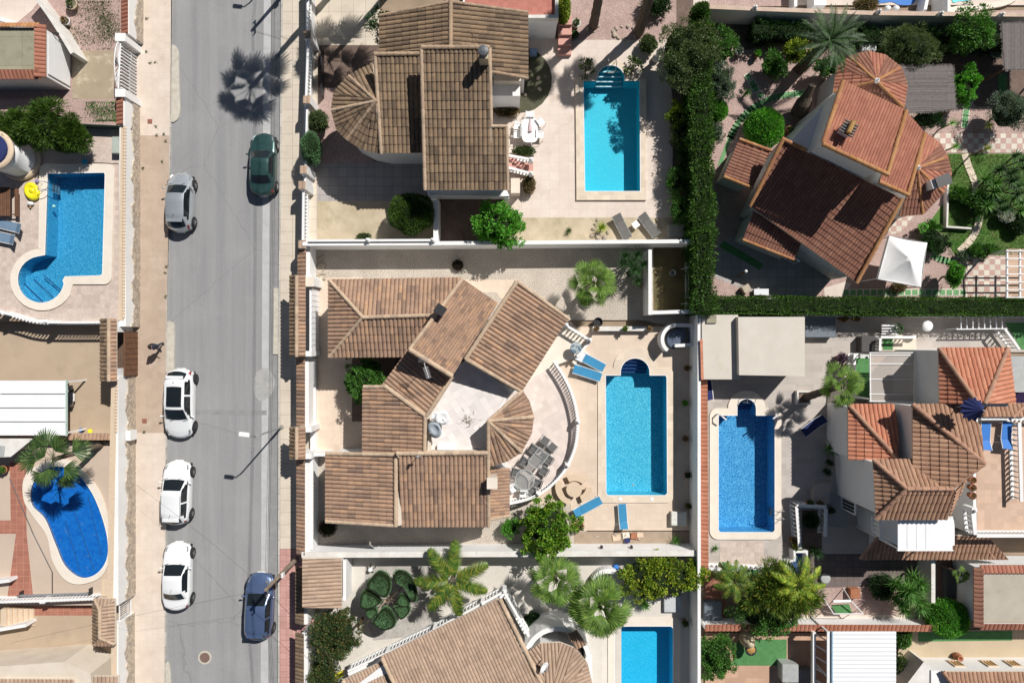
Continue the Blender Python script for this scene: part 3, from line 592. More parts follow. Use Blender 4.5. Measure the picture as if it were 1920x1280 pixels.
def spiky(label, x, y, r, z0, m, heads=1, n=40, hgt=.5, group=None, name='yucca', cat='plant', w0=.06, spread=0):
    c = P(x, y, z0 + hgt); k = 1 / PPM; T = thing(name, label, cat, (c.x, c.y, z0), group); out = []; bm = N()
    for h in range(heads):
        a = h * 2.4; hx_, hy_ = c.x + math.cos(a) * spread * k * (h > 0), c.y + math.sin(a) * spread * k * (h > 0); hz = z0 + hgt * rng.uniform(.75, 1.25); tube(bm, [(c.x, c.y, z0), (hx_, hy_, hz)], .05, 6)
        for i in range(n):
            az_ = i * 2.399; e = R(85 - 85 * (i / n)); d = [math.cos(az_) * math.cos(e), math.sin(az_) * math.cos(e), math.sin(e)]; out += blade((hx_, hy_, hz), d, [-math.sin(az_), math.cos(az_), 0], r * k * rng.uniform(.8, 1.1), w0, .5, 3)
    part('leaves', quadmesh('leaves', np.array(out)), m, T); part('stem', bm, mBark, T); return T
def potted(label, x, y, z0, r=.22, m=None, pm=None, lr=.35, n=160, group='potted plants on the patios', h=.35):
    c = P(x, y, z0 + h); T = thing('potted_plant', label, 'potted plant', (c.x, c.y, z0), group)
    bm = N(); lathe(bm, (c.x, c.y, z0), [(r * .7, 0), (r, h), (r * 1.1, h), (r * 1.1, h + .04), (r * .9, h + .04), (r * .85, h - .03)], 14); part('pot', bm, pm or mPotT, T, True)
    d = nrm(rng.normal(0, 1, (n, 3)) + [0, 0, .6]); pos = np.array([c.x, c.y, z0 + h + lr * .4]) + d * lr * .5 * rng.uniform(.3, 1, (n, 1)); part('foliage', quadmesh('foliage', leaves(pos, d, lr * .45, .07, .4)), m or lMid, T); return T
def weeds(label, x0, y0, x1, y1, n, z, m=None, l=.12, clumps=9):
    cx = rng.uniform(x0, x1, clumps); cy = rng.uniform(y0, y1, clumps); i = rng.integers(0, clumps, n); s = (x1 - x0) * .09 + 3; xx = np.clip(cx[i] + rng.normal(0, s, n), x0, x1); yy = np.clip(cy[i] + rng.normal(0, s * 1.2, n), y0, y1)
    pts = np.array([P(a, b, z) for a, b in zip(xx, yy)]); return tag(solo('ground_weeds', quadmesh('ground_weeds', leaves(pts, np.tile([0, 0, 1.], (n, 1)), l, .04, .8)), m or lOlive, kind='stuff'), label)
def rocks(bm, pts, z, s=.2):
    for x, y in pts:
        p = P(x, y, z); k0 = len(bm.verts); r_ = s * random.uniform(.6, 1.3); bmesh.ops.create_icosphere(bm, subdivisions=2, radius=r_, matrix=Matrix.Translation((p.x, p.y, z + r_ * .3)) @ Matrix.Rotation(random.random() * 6, 4, 'Z') @ Matrix.Diagonal((1, random.uniform(.6, .9), .6, 1)))
        bm.verts.ensure_lookup_table()
        for v in bm.verts[k0:]: v.co += Vector((random.uniform(-1, 1), random.uniform(-1, 1), random.uniform(-1, 1))) * r_ * .1
# ================================================================ POOL OUTLINES (needed for the holes in the ground)
YD = .12                                                 # level of the yards
oH1 = [(1093, 153), (1118, 153)] + arc(1145, 150, 26, 180, 360, 12) + [(1171, 153), (1199, 153), (1200, 360), (1096, 360)]
oMain = rrect(1135, 703, 1249, 928, 5, 2); oMain = [(1135, 703), (1163, 703)] + arc(1190.5, 697, 27.5, 180, 360, 14, 26) + [(1218, 703), (1248, 703), (1250, 708), (1251, 924), (1247, 928), (1140, 928), (1136, 924)]
oRight = [(1346, 778), (1381, 778)] + arc(1399, 765, 18, 180, 360, 10, 18) + [(1417, 778), (1452, 778), (1452, 993), (1448, 997), (1350, 997), (1346, 993)]
oBot = [(1152, 1172), (1258, 1172), (1262, 1176), (1262, 1330), (1152, 1330)]
lH1 = (1093, 153, 1200, 360)
# left gardens stand above the street
ZB, ZD = 1.15, .9
oB = [(91, 326), (194, 324), (198, 328), (194, 515), (190, 518), (123, 518)] + arc(79, 526, 42, -5, 232, 20)[0:] + [(84, 480)]
oB = [(91, 326), (197, 324), (199, 328), (194, 514), (190, 517), (124, 519), (120, 526)] + [(79 + 44 * math.cos(R(a)), 524 + 44 * math.sin(R(a))) for a in range(10, 271, 12)] + [(86, 478)]
oKid = spline([(108, 873), (142, 883), (176, 925), (200, 990), (204, 1040), (186, 1072), (155, 1082), (124, 1060), (106, 1020), (86, 972), (62, 946), (60, 915), (76, 885)], 5, True)
# ================================================================ GROUND, ROAD, PAVEMENTS
big = [P(-9000, -9000), P(11000, -9000), P(11000, 11000), P(-9000, 11000)]
bm = N(); prism(bm, big, 0, 0, [W(o, YD) for o in (oH1, oMain, oRight, oBot)]); solo('ground', bm, mSoil, kind='structure')
sheet('road', [(326, -400), (531, -400), (522, 620), (520, 1800), (308, 1800), (313, 620)], .012, mAsph)
sheet('road_gutter', [(497, -400), (511, -400), (504, 620), (502, 1800), (487, 1800), (491, 620)], .018, mAsphL)
sheet('road_edge', [(511, -400), (531, -400), (522, 620), (520, 1800), (502, 1800), (504, 620)], .017, mAsphD)
sheet('trench_patch', [(350, 768), (500, 769), (500, 778), (350, 776)], .022, mAsphD)
sheet('cement_stain', spline([(480, 700), (500, 690), (515, 712), (508, 740), (490, 752), (476, 735)], 5, True), .023, M('cement_splash', (.43, .42, .40), (.33, .33, .32), s=3))
KZ = .14
def pav(pts, m, name='pavement'): return sheet(name, pts, KZ, m, thick=.16)
pav([(236, -400), (322, -400), (320, 254), (240, 254)], mPaveL); pav([(240, 254), (320, 254), (311, 620), (310, 811), (236, 811)], mPaveT)
pav([(236, 811), (310, 811), (306, 1800), (230, 1800)], mPaveL)
pav([(533, -400), (600, -400), (590, 1028), (523, 1028), (524, 620)], mPaveR); pav([(523, 1028), (590, 1028), (585, 1800), (521, 1800)], mPavePk)
for q in ([(322, -400), (326, -400), (313, 620), (308, 1800), (306, 1800), (310, 811), (311, 620), (320, 254)], [(530, -400), (534, -400), (524.5, 620), (523.5, 1800), (520, 1800), (521.5, 620)]):
    sheet('kerb', q, KZ + .012, mKerb, thick=.17)
for q in (spline([(320, 88), (333, 92), (335, 120), (336, 160), (337, 210), (330, 226), (319, 222), (320, 150)], 4, True), spline([(313, 606), (322, 604), (327, 616), (326, 670), (324, 700), (311, 700), (312, 650)], 4, True), rect(512, 540, 522, 664), spline([(310, 1246), (318, 1248), (320, 1300), (309, 1300)], 3, True)):
    sheet('kerb_ramp', q, .1, M('ramp_cement', (.58, .54, .46), (.46, .42, .35), s=3, fine=.2), thick=.1)
def manhole(label, x, y, r, m, ring=None):
    c = P(x, y, .03); T = thing('manhole', label, 'manhole cover', c)
    if ring: bm = N(); lathe(bm, c, [(r * 1.35, -.02), (r * 1.35, .006)], 24); part('ring', bm, ring, T)
    bm = N(); lathe(bm, c, [(r, -.01), (r, .014), (r * .9, .02), (r * .86, .012)], 24); part('cover', bm, m, T)
    bm = N(); [box(bm, (c.x, c.y + dy, c.z + .016), (r * 1.4 * math.cos(dy / r), .03, .008)) for dy in (-.22, -.11, 0, .11, .22)]; part('ribs', bm, m, T)
manhole('round brown iron manhole in the road with a pale cement ring', 384, 1232, .33, plain('rusty_iron', (.20, .13, .105), .6), M('ramp_cement', (1, 1, 1)))
for x, y, lb in ((281, 228, 'small red square cover on the pale pavement near the sliding gate'), (271, 789, 'small brown square cover in the tan pavement beside the white hatchback with sunroof')):
    c = P(x, y, KZ); bm = N(); box(bm, (c.x, c.y, KZ + .004), (.3, .3, .012)); box(bm, (c.x, c.y, KZ + .012), (.22, .22, .01)); tag(solo('utility_cover', bm, plain('red_cover', (.26, .10, .07), .7)), lb, 'utility cover')
for i, (x, y) in enumerate(((308, 252), (293, 237), (304, 303), (312, 500), (310, 512), (311, 265), (275, 35), (274, 98), (282, 118), (291, 118), (294, 254), (268, 316), (311, 556), (271, 810))):
    c = P(x, y, KZ); v = leaves(np.array([[c.x, c.y, KZ]]) + rng.normal(0, .05, (40, 3)) * [1, 1, .2], np.tile([0, 0, 1.], (40, 1)), .08, .04, 1); tag(solo('weed', quadmesh('weed', v), lOlive), None, 'weed', 'weeds growing in pavement joints')['label'] = 'little green weed growing in a joint of the pavement'
# ================================================================ STREET LAMPS, POLE, CABLES
def lamp(label, x, y, a=math.pi):
    b = P(x, y, KZ); T = thing('street_lamp', label, 'street lamp', b, 'street lamps along the road'); h = 5.1
    bm = N(); lathe(bm, b, [(.14, 0), (.14, .03), (.08, .06), (.075, 1.2), (.055, 1.25), (.05, 4.6)], 10); tube(bm, [b + Vector((0, 0, 4.5)), b + Vector((-.04, .08, h - .05)), b + Vector((-.16, .16, h + .05)), b + Vector((-.3, .18, h + .08))], .042, 8); part('pole', bm, mGalv, T, True)
    bm = N(); c = b + Vector((-.42, .2, h + .1)); bmesh.ops.create_cube(bm, size=1, matrix=Matrix.Translation(c) @ Matrix.Rotation(-.12, 4, 'Z') @ Matrix.Diagonal((.62, .28, .1, 1))); bmesh.ops.bevel(bm, geom=bm.edges[:], offset=.035, segments=2, affect='EDGES'); part('lamp_head', bm, mWhiteP, T)
    bm = N(); lathe(bm, b, [(.19, -.005), (.19, .02)], 12); part('base_plate', bm, mConcT, T); return T
lamp('grey street lamp with white head leaning over the road opposite the gap between two cars', 528, 800)
lamp('grey street lamp whose shadow falls at the top of the road', 544, -84)
def upole(label, x, y, h=5.6):
    b = P(x, y, KZ); T = thing('utility_pole', label, 'utility pole', b, 'wooden utility poles'); bm = N(); tube(bm, [b, b + Vector((0, 0, h * .5)), b + Vector((0, 0, h))], [.16, .13, .1], 10); part('pole', bm, mWoodP, T)
    bm = N(); box(bm, b + Vector((.0, .0, h - .35)), (.07, .9, .09)); [lathe(bm, b + Vector((0, dy, h - .3)), [(.03, 0), (.03, .08), (.05, .1), (.05, .16), (.02, .18)], 8) for dy in (-.4, 0, .4)]; part('cross_arm', bm, mGalv, T)
    bm = N(); box(bm, b + Vector((.14, 0, 3.1)), (.14, .24, .34)); part('junction_box', bm, mWhiteP, T); return b + Vector((0, 0, h))
pt = upole('wooden utility pole leaning over the blue-grey car at the lower right kerb', 556, 1047)
p2 = upole('wooden utility pole at the top of the road throwing a long thin shadow', 566, -52)
p0 = P(560, 2400, 5.6)
def cable(label, pts, sag=.35, r=.018, cat='cable', grp='overhead cables'):
    bm = N(); out = []
    for a, b in zip(pts, pts[1:]):
        a, b = Vector(a), Vector(b); out += [a.lerp(b, t / 10) + Vector((0, 0, -sag * 4 * (t / 10) * (1 - t / 10))) for t in range(11)]
    tube(bm, out, r, 4); return solo('cable', bm, mDarkM, label, cat, grp)
for i, dy in enumerate((-.4, 0, .4)):
    o_ = Vector((dy * .3, 0, -.1 + dy * .2)); cable('thin black overhead cable running along the road edge between the wooden poles', [p0 + o_, pt + o_, p2 + o_, P(575, -1500, 5.6) + o_], .5, .009)
cable('thin cable crossing from the wooden pole past the white saloon', [pt, P(250, 905, 3.2)], .3, .006); cable('thin cable crossing from the wooden pole down to the lower left driveway', [pt, P(20, 1205, 3.4)], .3, .006)
cable('thin cable crossing from the wooden pole over the bottom carport roof to the lower houses', [pt, P(700, 1330, 4)], .3, .012)
cable('thin pale cable from the street pole to the ridge of the weathered tile roof', [p2, P(850, 8, 4.9), P(905, 92, 5.9)], .25, .014)
# ================================================================ CARS
def car(name, label, paint, L=4.2, Wd=1.76, H=1.46, kind='hatch', sunroof=False, front=1, group='cars parked along the kerbs', rim=None, bumpers=None, rails=False):
    T = thing(name, label, 'car', (0, 0, 0), group); h = L / 2
    if kind == 'hatch':
        yA, yB, yC, yD = .24 * L, .075 * L, -.37 * L, -.47 * L; top = [(-h, .55), (-h + .05, .80), (yD, 1.0), (yC, H - .10), (yC + .3, H - .03), (0, H), (yB, H - .06), (yA, .98), (h - .45, .80), (h - .12, .66), (h, .50)]
    elif kind == 'compact':
        yA, yB, yC, yD = .285 * L, .12 * L, -.32 * L, -.455 * L; top = [(-h, .55), (-h + .04, .85), (yD, .98), (yC, H - .10), (yC + .3, H - .03), (0, H), (yB, H - .06), (yA, 1.0), (h - .4, .80), (h - .1, .66), (h, .50)]
    else:
        yA, yB, yC, yD = .205 * L, .06 * L, -.21 * L, -.33 * L; top = [(-h, .55), (-h + .06, .90), (-h + .2, .96), (yD, 1.0), (yC, H - .07), (yC + .25, H - .02), (0, H), (yB, H - .05), (yA, .94), (h - .45, .80), (h - .12, .68), (h, .50)]
    ty, tz = zip(*top); ys = sorted(set([round(v, 4) for v in np.concatenate([np.linspace(-h, -h + .3, 7), np.linspace(-h + .3, h - .3, 34), np.linspace(h - .3, h, 7), [yA, yB, yC, yD, (yA + yB) / 2, yB - .12, yC + .12, yA - .05, yD + .04]])]))
    wy = [(-h, .78), (-h + .08, .87), (-h + .35, .955), (-h + 1, 1), (h - 1.1, 1), (h - .5, .965), (h - .2, .90), (h - .06, .80), (h, .70)]; wb = lambda y: np.interp(y, *zip(*wy)) * Wd / 2
    belt = lambda y: np.interp(y, [-h, yD, 0, yA, h - .3, h], [.78, .95, .90, .87, .72, .5]); U = [0, .25, .5, .75, .9, 1.0]; Vv = [.14, .5, .86, 1.0]
    rows = []; bm = N()
    for y in ys:
        zt = float(np.interp(y, ty, tz)); wd_ = float(wb(y)); zb = min(float(belt(y)), zt - .02)
        gh = np.interp(y, [yD - .12, yC, yB, yA + .1], [0, 1, 1, 0]); wr = wd_ * (.86 * (1 - gh) + .70 * gh); zr = zt - .03 - .04 * gh
        pr = [(wr * u, zt - (zt - zr) * u ** 2.5) for u in U] + [(wr + (wd_ * .955 - wr) * v, zr + (zb - zr) * v) for v in Vv] + [(wd_ * .99, zb - .06), (wd_, .60), (wd_ * .995, .42), (wd_ * .97, .28), (wd_ * .90, .2)]
        kf = max(-1, min(1, y / (.3 * L))); bow = (.16 if abs(kf) < 1 else .16 + .20 * min(1, (abs(y) - .3 * L) / (.2 * L))) * kf; yb = lambda x: y - bow * (x / (Wd / 2)) ** 2
        ring = [bm.verts.new((-x, yb(x), z)) for x, z in pr[::-1]] + [bm.verts.new((x, yb(x), z)) for x, z in pr[1:]]; rows.append(ring)
    nU, nr = len(U), len(rows[0]); mid = nr // 2; sets = {}
    fr = {}
    for j in range(len(ys) - 1):
        ym = (ys[j] + ys[j + 1]) / 2
        for i in range(nr - 1):
            k = min(abs(i - mid), abs(i + 1 - mid)); reg = 'body'
            if k < nU - 2 and yB < ym < yA - .04: reg = 'windscreen'
            elif k < nU - 2 and yD + .03 < ym < yC: reg = 'rear_window'
            elif k < 3 and sunroof and yC + .55 < ym < yB - .18: reg = 'sunroof'
            elif nU - 1 <= k < nU + 2 and yC - (.10 if k > nU else -.12) < ym < yA - (.06 if k > nU else (yA - yB) * (.45 if k == nU else .8)) and not (abs(ym - (yB + yC) / 2 - .05) < .03): reg = 'side_window'
            elif ym > h - .42 and nU - 2 <= k <= nU and ym < h - .1: reg = 'headlight'
            elif ym < -h + .22 and nU <= k <= nU + 3: reg = 'tail_light'
            elif ym > h - .10 and k > nU: reg = 'body'
            fr.setdefault(reg, []).append((rows[j][i], rows[j][i + 1], rows[j + 1][i + 1], rows[j + 1][i], i < mid))
    def emit(reg, side=None):
        b2 = N(); mp = {}
        for f in fr.get(reg, []):
            if side is not None and f[4] != side: continue
            for v in f[:4]:
                if v not in mp: mp[v] = b2.verts.new(v.co)
            b2.faces.new([mp[v] for v in f[:4]])
        return b2
    bb = emit('body'); 
    for row in (0, -1):
        b2 = [bb.verts.new(v.co) for v in rows[row]]; bb.faces.new(b2)
    b2 = None; part('body', bb, paint, T, True)
    for r_ in ('windscreen', 'rear_window', 'sunroof'):
        if fr.get(r_): part(r_, emit(r_), mGlassD, T, True)
    for s in (True, False):
        part('side_window', emit('side_window', s), mGlassD, T, True)
        part('headlight', emit('headlight', s), plain('headlamp_glass', (.30, .32, .33), .1, .3), T, True); part('tail_light', emit('tail_light', s), plain('tail_red', (.26, .01, .015), .2), T, True)
    bm.free()
    bm = N(); box(bm, (0, 0, .26), (Wd * .86, L * .9, .16)); part('underbody', bm, mBlack, T)
    for s in (-1, 1):
        for y in (h - .78, -h + .72):
            bm = N(); bmesh.ops.create_cone(bm, cap_ends=True, segments=20, radius1=.365, radius2=.365, depth=.3, matrix=Matrix.Translation((s * (Wd / 2 - .148), y, .36)) @ Matrix.Rotation(math.pi / 2, 4, 'Y')); part('wheel_arch', bm, mBlack, T)
            bm = N(); lathe(bm, (0, 0, 0), [(.2, -.1), (.3, -.1), (.325, -.07), (.325, .07), (.3, .1), (.2, .1)], 20); bmesh.ops.transform(bm, matrix=Matrix.Translation((s * (Wd / 2 - .07), y, .325)) @ Matrix.Rotation(math.pi / 2, 4, 'Y'), verts=bm.verts); wh = part('wheel', bm, mBlack, T)
            bm = N(); x = s * (Wd / 2 + .032)
            for a in range(5): box(bm, (x, y + math.cos(a * 1.257) * .1, .325 + math.sin(a * 1.257) * .1), (.02, .055, .2), Matrix.Rotation(a * 1.257 + math.pi / 2, 3, 'X'))
            bmesh.ops.create_cone(bm, cap_ends=True, segments=12, radius1=.05, radius2=.05, depth=.03, matrix=Matrix.Translation((x, y, .325)) @ Matrix.Rotation(math.pi / 2, 4, 'Y'))
            part('rim', bm, rim or plain('alloy_rim', (.42, .43, .44), .3, .8), wh)
        bm = N(); ball(bm, (s * (Wd / 2 + .09), yA - .28, .96), .1, 10, (1.1, .6, .7)); beam(bm, (s * (Wd / 2 - .1), yA - .3, .92), (s * (Wd / 2 + .06), yA - .28, .94), .04, .04); part('mirror', bm, paint, T, True)
        bm = N(); [box(bm, (s * (Wd / 2 + .002), y, .80), (.02, .16, .03)) for y in (.15, -.75)]; part('door_handle', bm, paint, T)
    for y, dz in ((h - .02, .38), (-h + .02, .45)): bm = N(); box(bm, (0, y, dz), (.52, .05, .11)); part('number_plate', bm, mWhiteP, T)
    bm = N(); beam(bm, (0, yC + .35, H - .03), (0, yC + .2, H + .14), .015, .015); part('aerial', bm, mDarkM, T)
    bm = N(); [beam(bm, (s * .45, yA + .03, .99), (s * .45 - .38, yA - .12, 1.06), .02, .015) for s in (-.9, 1)]; part('wiper', bm, mDarkM, T)
    if rails:
        for s in (-1, 1): bm = N(); tube(bm, [(s * Wd * .34, yB - .1, H - .04), (s * Wd * .345, 0, H + .02), (s * Wd * .34, yC + .15, H - .06)], .018, 5); part('roof_rail', bm, mGalv, T)
    if kind != 'saloon': bm = N(); bmesh.ops.create_cube(bm, size=1, matrix=Matrix.Translation((0, yC - .04, H - .09)) @ Matrix.Diagonal((Wd * .6, .2, .03, 1))); part('spoiler', bm, paint, T)
    return T
cWhite = plain('white_paint', (.76, .77, .77), .3, coat=.6, var=.01); cSilver = plain('silver_paint', (.52, .55, .57), .28, .55, coat=.5, var=.03); cGreen = plain('green_paint', (.036, .09, .084), .3, .4, coat=.5, var=.15); cBlue = plain('blue_grey_paint', (.115, .175, .32), .28, .5, coat=.5, var=.04)
def place(T, x, y, ang, z=.012): p = P(x, y, .7); T.location = (p.x, p.y, z); T.rotation_euler = (0, 0, R(ang))
place(car('parked_car', 'silver compact car half on the tan kerb at the top left of the road', cSilver, 3.9, 1.66, 1.47, 'compact'), 337, 379, -1)
place(car('parked_car', 'dark green saloon with faded boot parked at the right kerb', cGreen, 4.15, 1.64, 1.40, 'saloon', rim=plain('steel_rim', (.5, .5, .5), .5, .4)), 493, 308, -.5)
place(car('parked_car', 'white hatchback with a big black sunroof, its nose towards the bottom of the road', cWhite, 4.55, 1.84, 1.48, 'hatch', True, rim=plain('dark_rim', (.10, .10, .105), .4, .6)), 336, 756, 179)
place(car('parked_car', 'white estate-backed hatchback with closed roof, middle of the three white cars', cWhite, 4.2, 1.78, 1.48, 'hatch', rails=True), 331, 924, -1.5)
place(car('parked_car', 'white saloon with a separate boot, lowest of the white cars', cWhite, 4.4, 1.76, 1.43, 'saloon'), 332, 1080, -.5)
place(car('parked_car', 'blue-grey hatchback under the wooden pole at the right kerb', cBlue, 4.35, 1.78, 1.46, 'hatch'), 486, 1137, -2)
place(car('parked_car', 'black car whose nose sticks out of the white carport', plain('black_paint', (.015, .016, .018), .25, coat=.8), 4.4, 1.78, 1.5, 'hatch', group='car under the carport'), 72, 745, -90, .13)
# ================================================================ PERSON ON THE PAVEMENT
def person():
    f = P(305, 649, KZ); T = thing('person', 'person in dark clothes walking on the tan pavement above the white hatchback with sunroof', 'person', f)
    V, E, Rr = [], [], []
    def v(p, r, par=None):
        V.append(p); Rr.append(r)
        if par is not None: E.append((par, len(V) - 1))
        return len(V) - 1
    # faces -y (towards the bottom of the street), mid-stride
    pel = v((0, 0, .92), .145); wa = v((0, 0, 1.08), .125, pel); ch = v((0, -.01, 1.28), .155, wa); nk = v((0, -.01, 1.46), .058, ch); hd = v((0, -.02, 1.56), .085, nk); ht = v((0, -.03, 1.66), .088, hd)
    no = v((0, -.125, 1.585), .012, hd)
    for s, st in ((-1, .26), (1, -.22)):
        hp = v((s * .1, 0, .86), .105, pel); kn = v((s * .11, -st * .62, .49), .062, hp); an = v((s * .11, -st * .9 + .03, .09), .042, kn); v((s * .12, -st * .9 - .14, .045), .036, an)
        sh = v((s * .19, 0, 1.39), .062, ch); el_ = v((s * .26, .06 + st * .2, 1.12), .043, sh); wr = v((s * .25, -.1 + st * .35, .92), .027, el_); pm = v((s * .245, -.15 + st * .38, .86), .032, wr)
        for k in range(4): a = v((s * .245 + (k - 1.5) * .019, -.19 + st * .4 - .004 * (k % 2), .815), .009, pm); v((s * .245 + (k - 1.5) * .018, -.2 + st * .4, .775 + .008 * abs(k - 1.5)), .008, a)
        t = v((s * .245 - s * .035, -.18 + st * .38, .85), .009, pm); v((s * .245 - s * .04, -.205 + st * .38, .82), .008, t)
    me = bpy.data.meshes.new('body'); me.from_pydata(V, E, []); o = bpy.data.objects.new('body', me); COL.objects.link(o); o.parent = T
    sm = o.modifiers.new('skin', 'SKIN'); sm.use_smooth_shade = True; sv = me.skin_vertices[0].data
    for i, r_ in enumerate(Rr): sv[i].radius = (r_, r_ * (.85 if r_ > .1 else 1)); sv[i].use_root = i == 0
    o.modifiers.new('sub', 'SUBSURF').levels = 2; o.modifiers['sub'].render_levels = 2
    m, t_, b, n, l = nodes('person_skin_and_clothes'); tc = n('ShaderNodeTexCoord'); sp = n('ShaderNodeSeparateXYZ'); l(tc.outputs['Object'], sp.inputs[0])
    r_ = n('ShaderNodeValToRGB'); r_.color_ramp.interpolation = 'CONSTANT'; e = r_.color_ramp.elements; mr = n('ShaderNodeMapRange'); mr.inputs[2].default_value = 1.8; l(sp.outputs[2], mr.inputs[0]); mr.inputs[1].default_value = 0; mr.inputs[3].default_value = 0; mr.inputs[4].default_value = 1
    l(mr.outputs[0], r_.inputs[0]); e[0].position = 0; e[0].color = (.02, .02, .025, 1); e[1].position = .045; e[1].color = (.022, .028, .05, 1)
    for p_, c_ in ((.53, (.022, .03, .05)), (.80, (.42, .25, .17))): q = e.new(p_); q.color = (*c_, 1)
    l(r_.outputs[0], b.inputs['Base Color']); b.inputs['Roughness'].default_value = .8; me.materials.append(m); ORG[T.name] = Vector((0, 0, 0))
    for s in (-1, 1):
        bm = N(); ball(bm, (s * .033, -.105, 1.605), .012, 8); part('eye', bm, mDarkM, T)
        bm = N(); ball(bm, (s * .088, -.02, 1.59), .022, 8, (.5, 1, 1.4)); part('ear', bm, plain('skin', (.42, .25, .17), .6), T)
    bm = N(); box(bm, (0, -.112, 1.545), (.045, .012, .01)); part('mouth', bm, plain('lips', (.32, .12, .1), .6), T)
    bm = N(); ball(bm, (0, .0, 1.645), .112, 14, (1, 1.08, .98)); bmesh.ops.bisect_plane(bm, geom=bm.verts[:] + bm.edges[:] + bm.faces[:], plane_co=(0, -.06, 1.64), plane_no=(0, -.8, -.6), clear_outer=True); part('hair', bm, plain('dark_hair', (.02, .014, .01), .6), T, True)
    bm = N(); lathe(bm, (0, -.01, 0), [(.18, .95), (.2, 1.1), (.225, 1.28), (.215, 1.38), (.13, 1.45), (.085, 1.47)], 16, 1.15, .95); part('jacket', bm, plain('navy_jacket', (.012, .014, .028), .8), T, True)
    bm = N(); box(bm, (0, -.215, 1.26), (.12, .03, .3)); box(bm, (.0, -.16, 1.42), (.12, .03, .05)); part('scarf', bm, plain('white_pink_scarf', (.55, .35, .42), .8), T)
    T.rotation_euler = (0, 0, R(8))
person()
# ================================================================ LEFT SIDE OF THE STREET
def halfmoon_coping(bm, a, b, z, step=.22):              # rows of half-round clay tiles laid across a wall top
    a, b = Vector(a), Vector(b); L = (b - a).length; d = (b - a) / L; s = Vector((-d.y, d.x, 0)); n_ = int(L / step); uvl = bm.loops.layers.uv.verify()
    return n_, d, s
def tile_strip(pts, z, wd_, m, parent, pitch=.22, hump=.07, tilt=.12, flip=1, name='tile_coping', z2=None):
    """tiled coping: short barrel tiles laid across a wall top, sloping to one side"""
    w_ = W(pts, z); bm = N(); uvl = bm.loops.layers.uv.new('UVMap'); q = random.randint(0, 500)
    for a, b in zip(w_, w_[1:]):
        L = (b - a).length; d = (b - a) / L; s = Vector((-d.y, d.x, 0)) * flip; n_ = max(1, int(L / pitch)); st = L / n_
        for i in range(n_):
            q += 1; rr = []
            for t, dz in ((-.5, tilt), (.5, -tilt)):
                rr.append([bm.verts.new(a + d * (st * (i + f)) + s * (wd_ * t) + Vector((0, 0, dz + hump * max(0, 1 - (2 * f - 1) ** 2) ** .5))) for f in (0, .05, .2, .4, .6, .8, .95, 1)])
            fs_ = [bm.faces.new((rr[0][k], rr[0][k + 1], rr[1][k + 1], rr[1][k])) for k in range(7)] + [bm.faces.new(rr[1]), bm.faces.new(rr[0][::-1])]
            for f in fs_:
                for lp in f.loops: lp[uvl].uv = (q + .5, .5)
    return part(name, bm, m, parent)
# --- raised gardens behind the retaining wall
sheet('garden_terrace_upper', [(-400, 325 - 180), (225, 236), (236, 300), (236, 602), (-400, 602)], ZB - .02, mSoil, [oB], thick=ZB)
sheet('patio_left_upper', [(-400, 140), (225, 232), (227, 602), (120, 602), (60, 596), (0, 585), (-400, 585)], ZB, mPatioS, [oB], thick=.02)
sheet('garden_floor_top_left', [(-400, -400), (228, -400), (228, 195), (-400, 195)], .6, mGravelP, thick=.6)
sheet('drive_top_left', [(136, 95), (215, 96), (212, 196), (136, 184)], .62, mDriveB, thick=.05)
sheet('white_patio_top_left', [(-200, -100), (70, -100), (75, 0), (60, 20), (30, 45), (-200, 45)], .63, mPatioP, thick=.05)
sheet('mauve_bed_left', rect(-300, 186, 222, 234), ZB + .005, mGravelP, thick=.02)
# the street wall
def lwall(label, y0, y1, z, cap, xw=236, wb=262, wavy=True, x0=222, m=None, n=24):
    T = thing('street_wall', label, 'wall', P(xw, y0, z)); T.location.z = 0; ORG[T.name] = T.location.copy()
    bm = N(); prism(bm, [P(xw - 12, y0, z), P(xw, y0, z), P(xw, y1, z), P(xw - 12, y1, z)], 0, z); part('wall_body', bm, m or mWhite, T)
    a = P(xw, y0, z); b = P(xw, y1, z); bm = N(); d = (b - a); L = d.length; d.normalize(); kk = int(L / .35); ph = random.random() * 6
    hh = [z * .56 + .13 * math.sin(i * .9 + ph) + .08 * math.sin(i * 2.3) + .05 * math.sin(i * 3.7) for i in range(kk + 1)]; pts = [a + d * (L * i / kk) for i in range(kk + 1)]
    o_ = Vector((.06, 0, 0)); f1 = [bm.verts.new((p.x + .07, p.y, .1)) for p in pts]; f2 = [bm.verts.new((p.x + .07, p.y, h)) for p, h in zip(pts, hh)]; f3 = [bm.verts.new((p.x - .03, p.y, h + .02)) for p, h in zip(pts, hh)]
    for i in range(kk): bm.faces.new((f1[i], f1[i + 1], f2[i + 1], f2[i])); bm.faces.new((f2[i], f2[i + 1], f3[i + 1], f3[i]))
    part('stone_base', bm, mStone, T); return T
T = lwall('white street wall with stone foot and red tiled top at the top left corner of the street', -120, 64, 1.7, 0, 242); tile_strip([(234, -120), (234, 64)], 1.76, .55, tRed, T, .24, flip=-1)
T = lwall('short white street wall with red tiles below the sliding gate', 172, 236, 1.8, 0, 234); tile_strip([(225, 172), (225, 234)], 1.86, .55, tRed, T, .24, flip=-1)
T = lwall('long white street wall with stone foot beside the upper left pool', 236, 612, 1.7, 0, 236)
bm = N(); wallbm(bm, W([(231, 236), (229, 400), (227, 600)], 1.74), .32, 1.68, 1.74); part('coping', bm, mSand, T)
bm = N(); [lathe(bm, P(234 - i * .045, 240 + i * 6.2, 1.74), [(.11, 0), (.105, .035), (.05, .05)], 10) for i in range(58)]; part('coping_tiles', bm, mSand, T)
T = lwall('long white street wall with stone foot beside the covered kidney pool', 706, 1134, 2.0, 0, 222, m=mWhite)
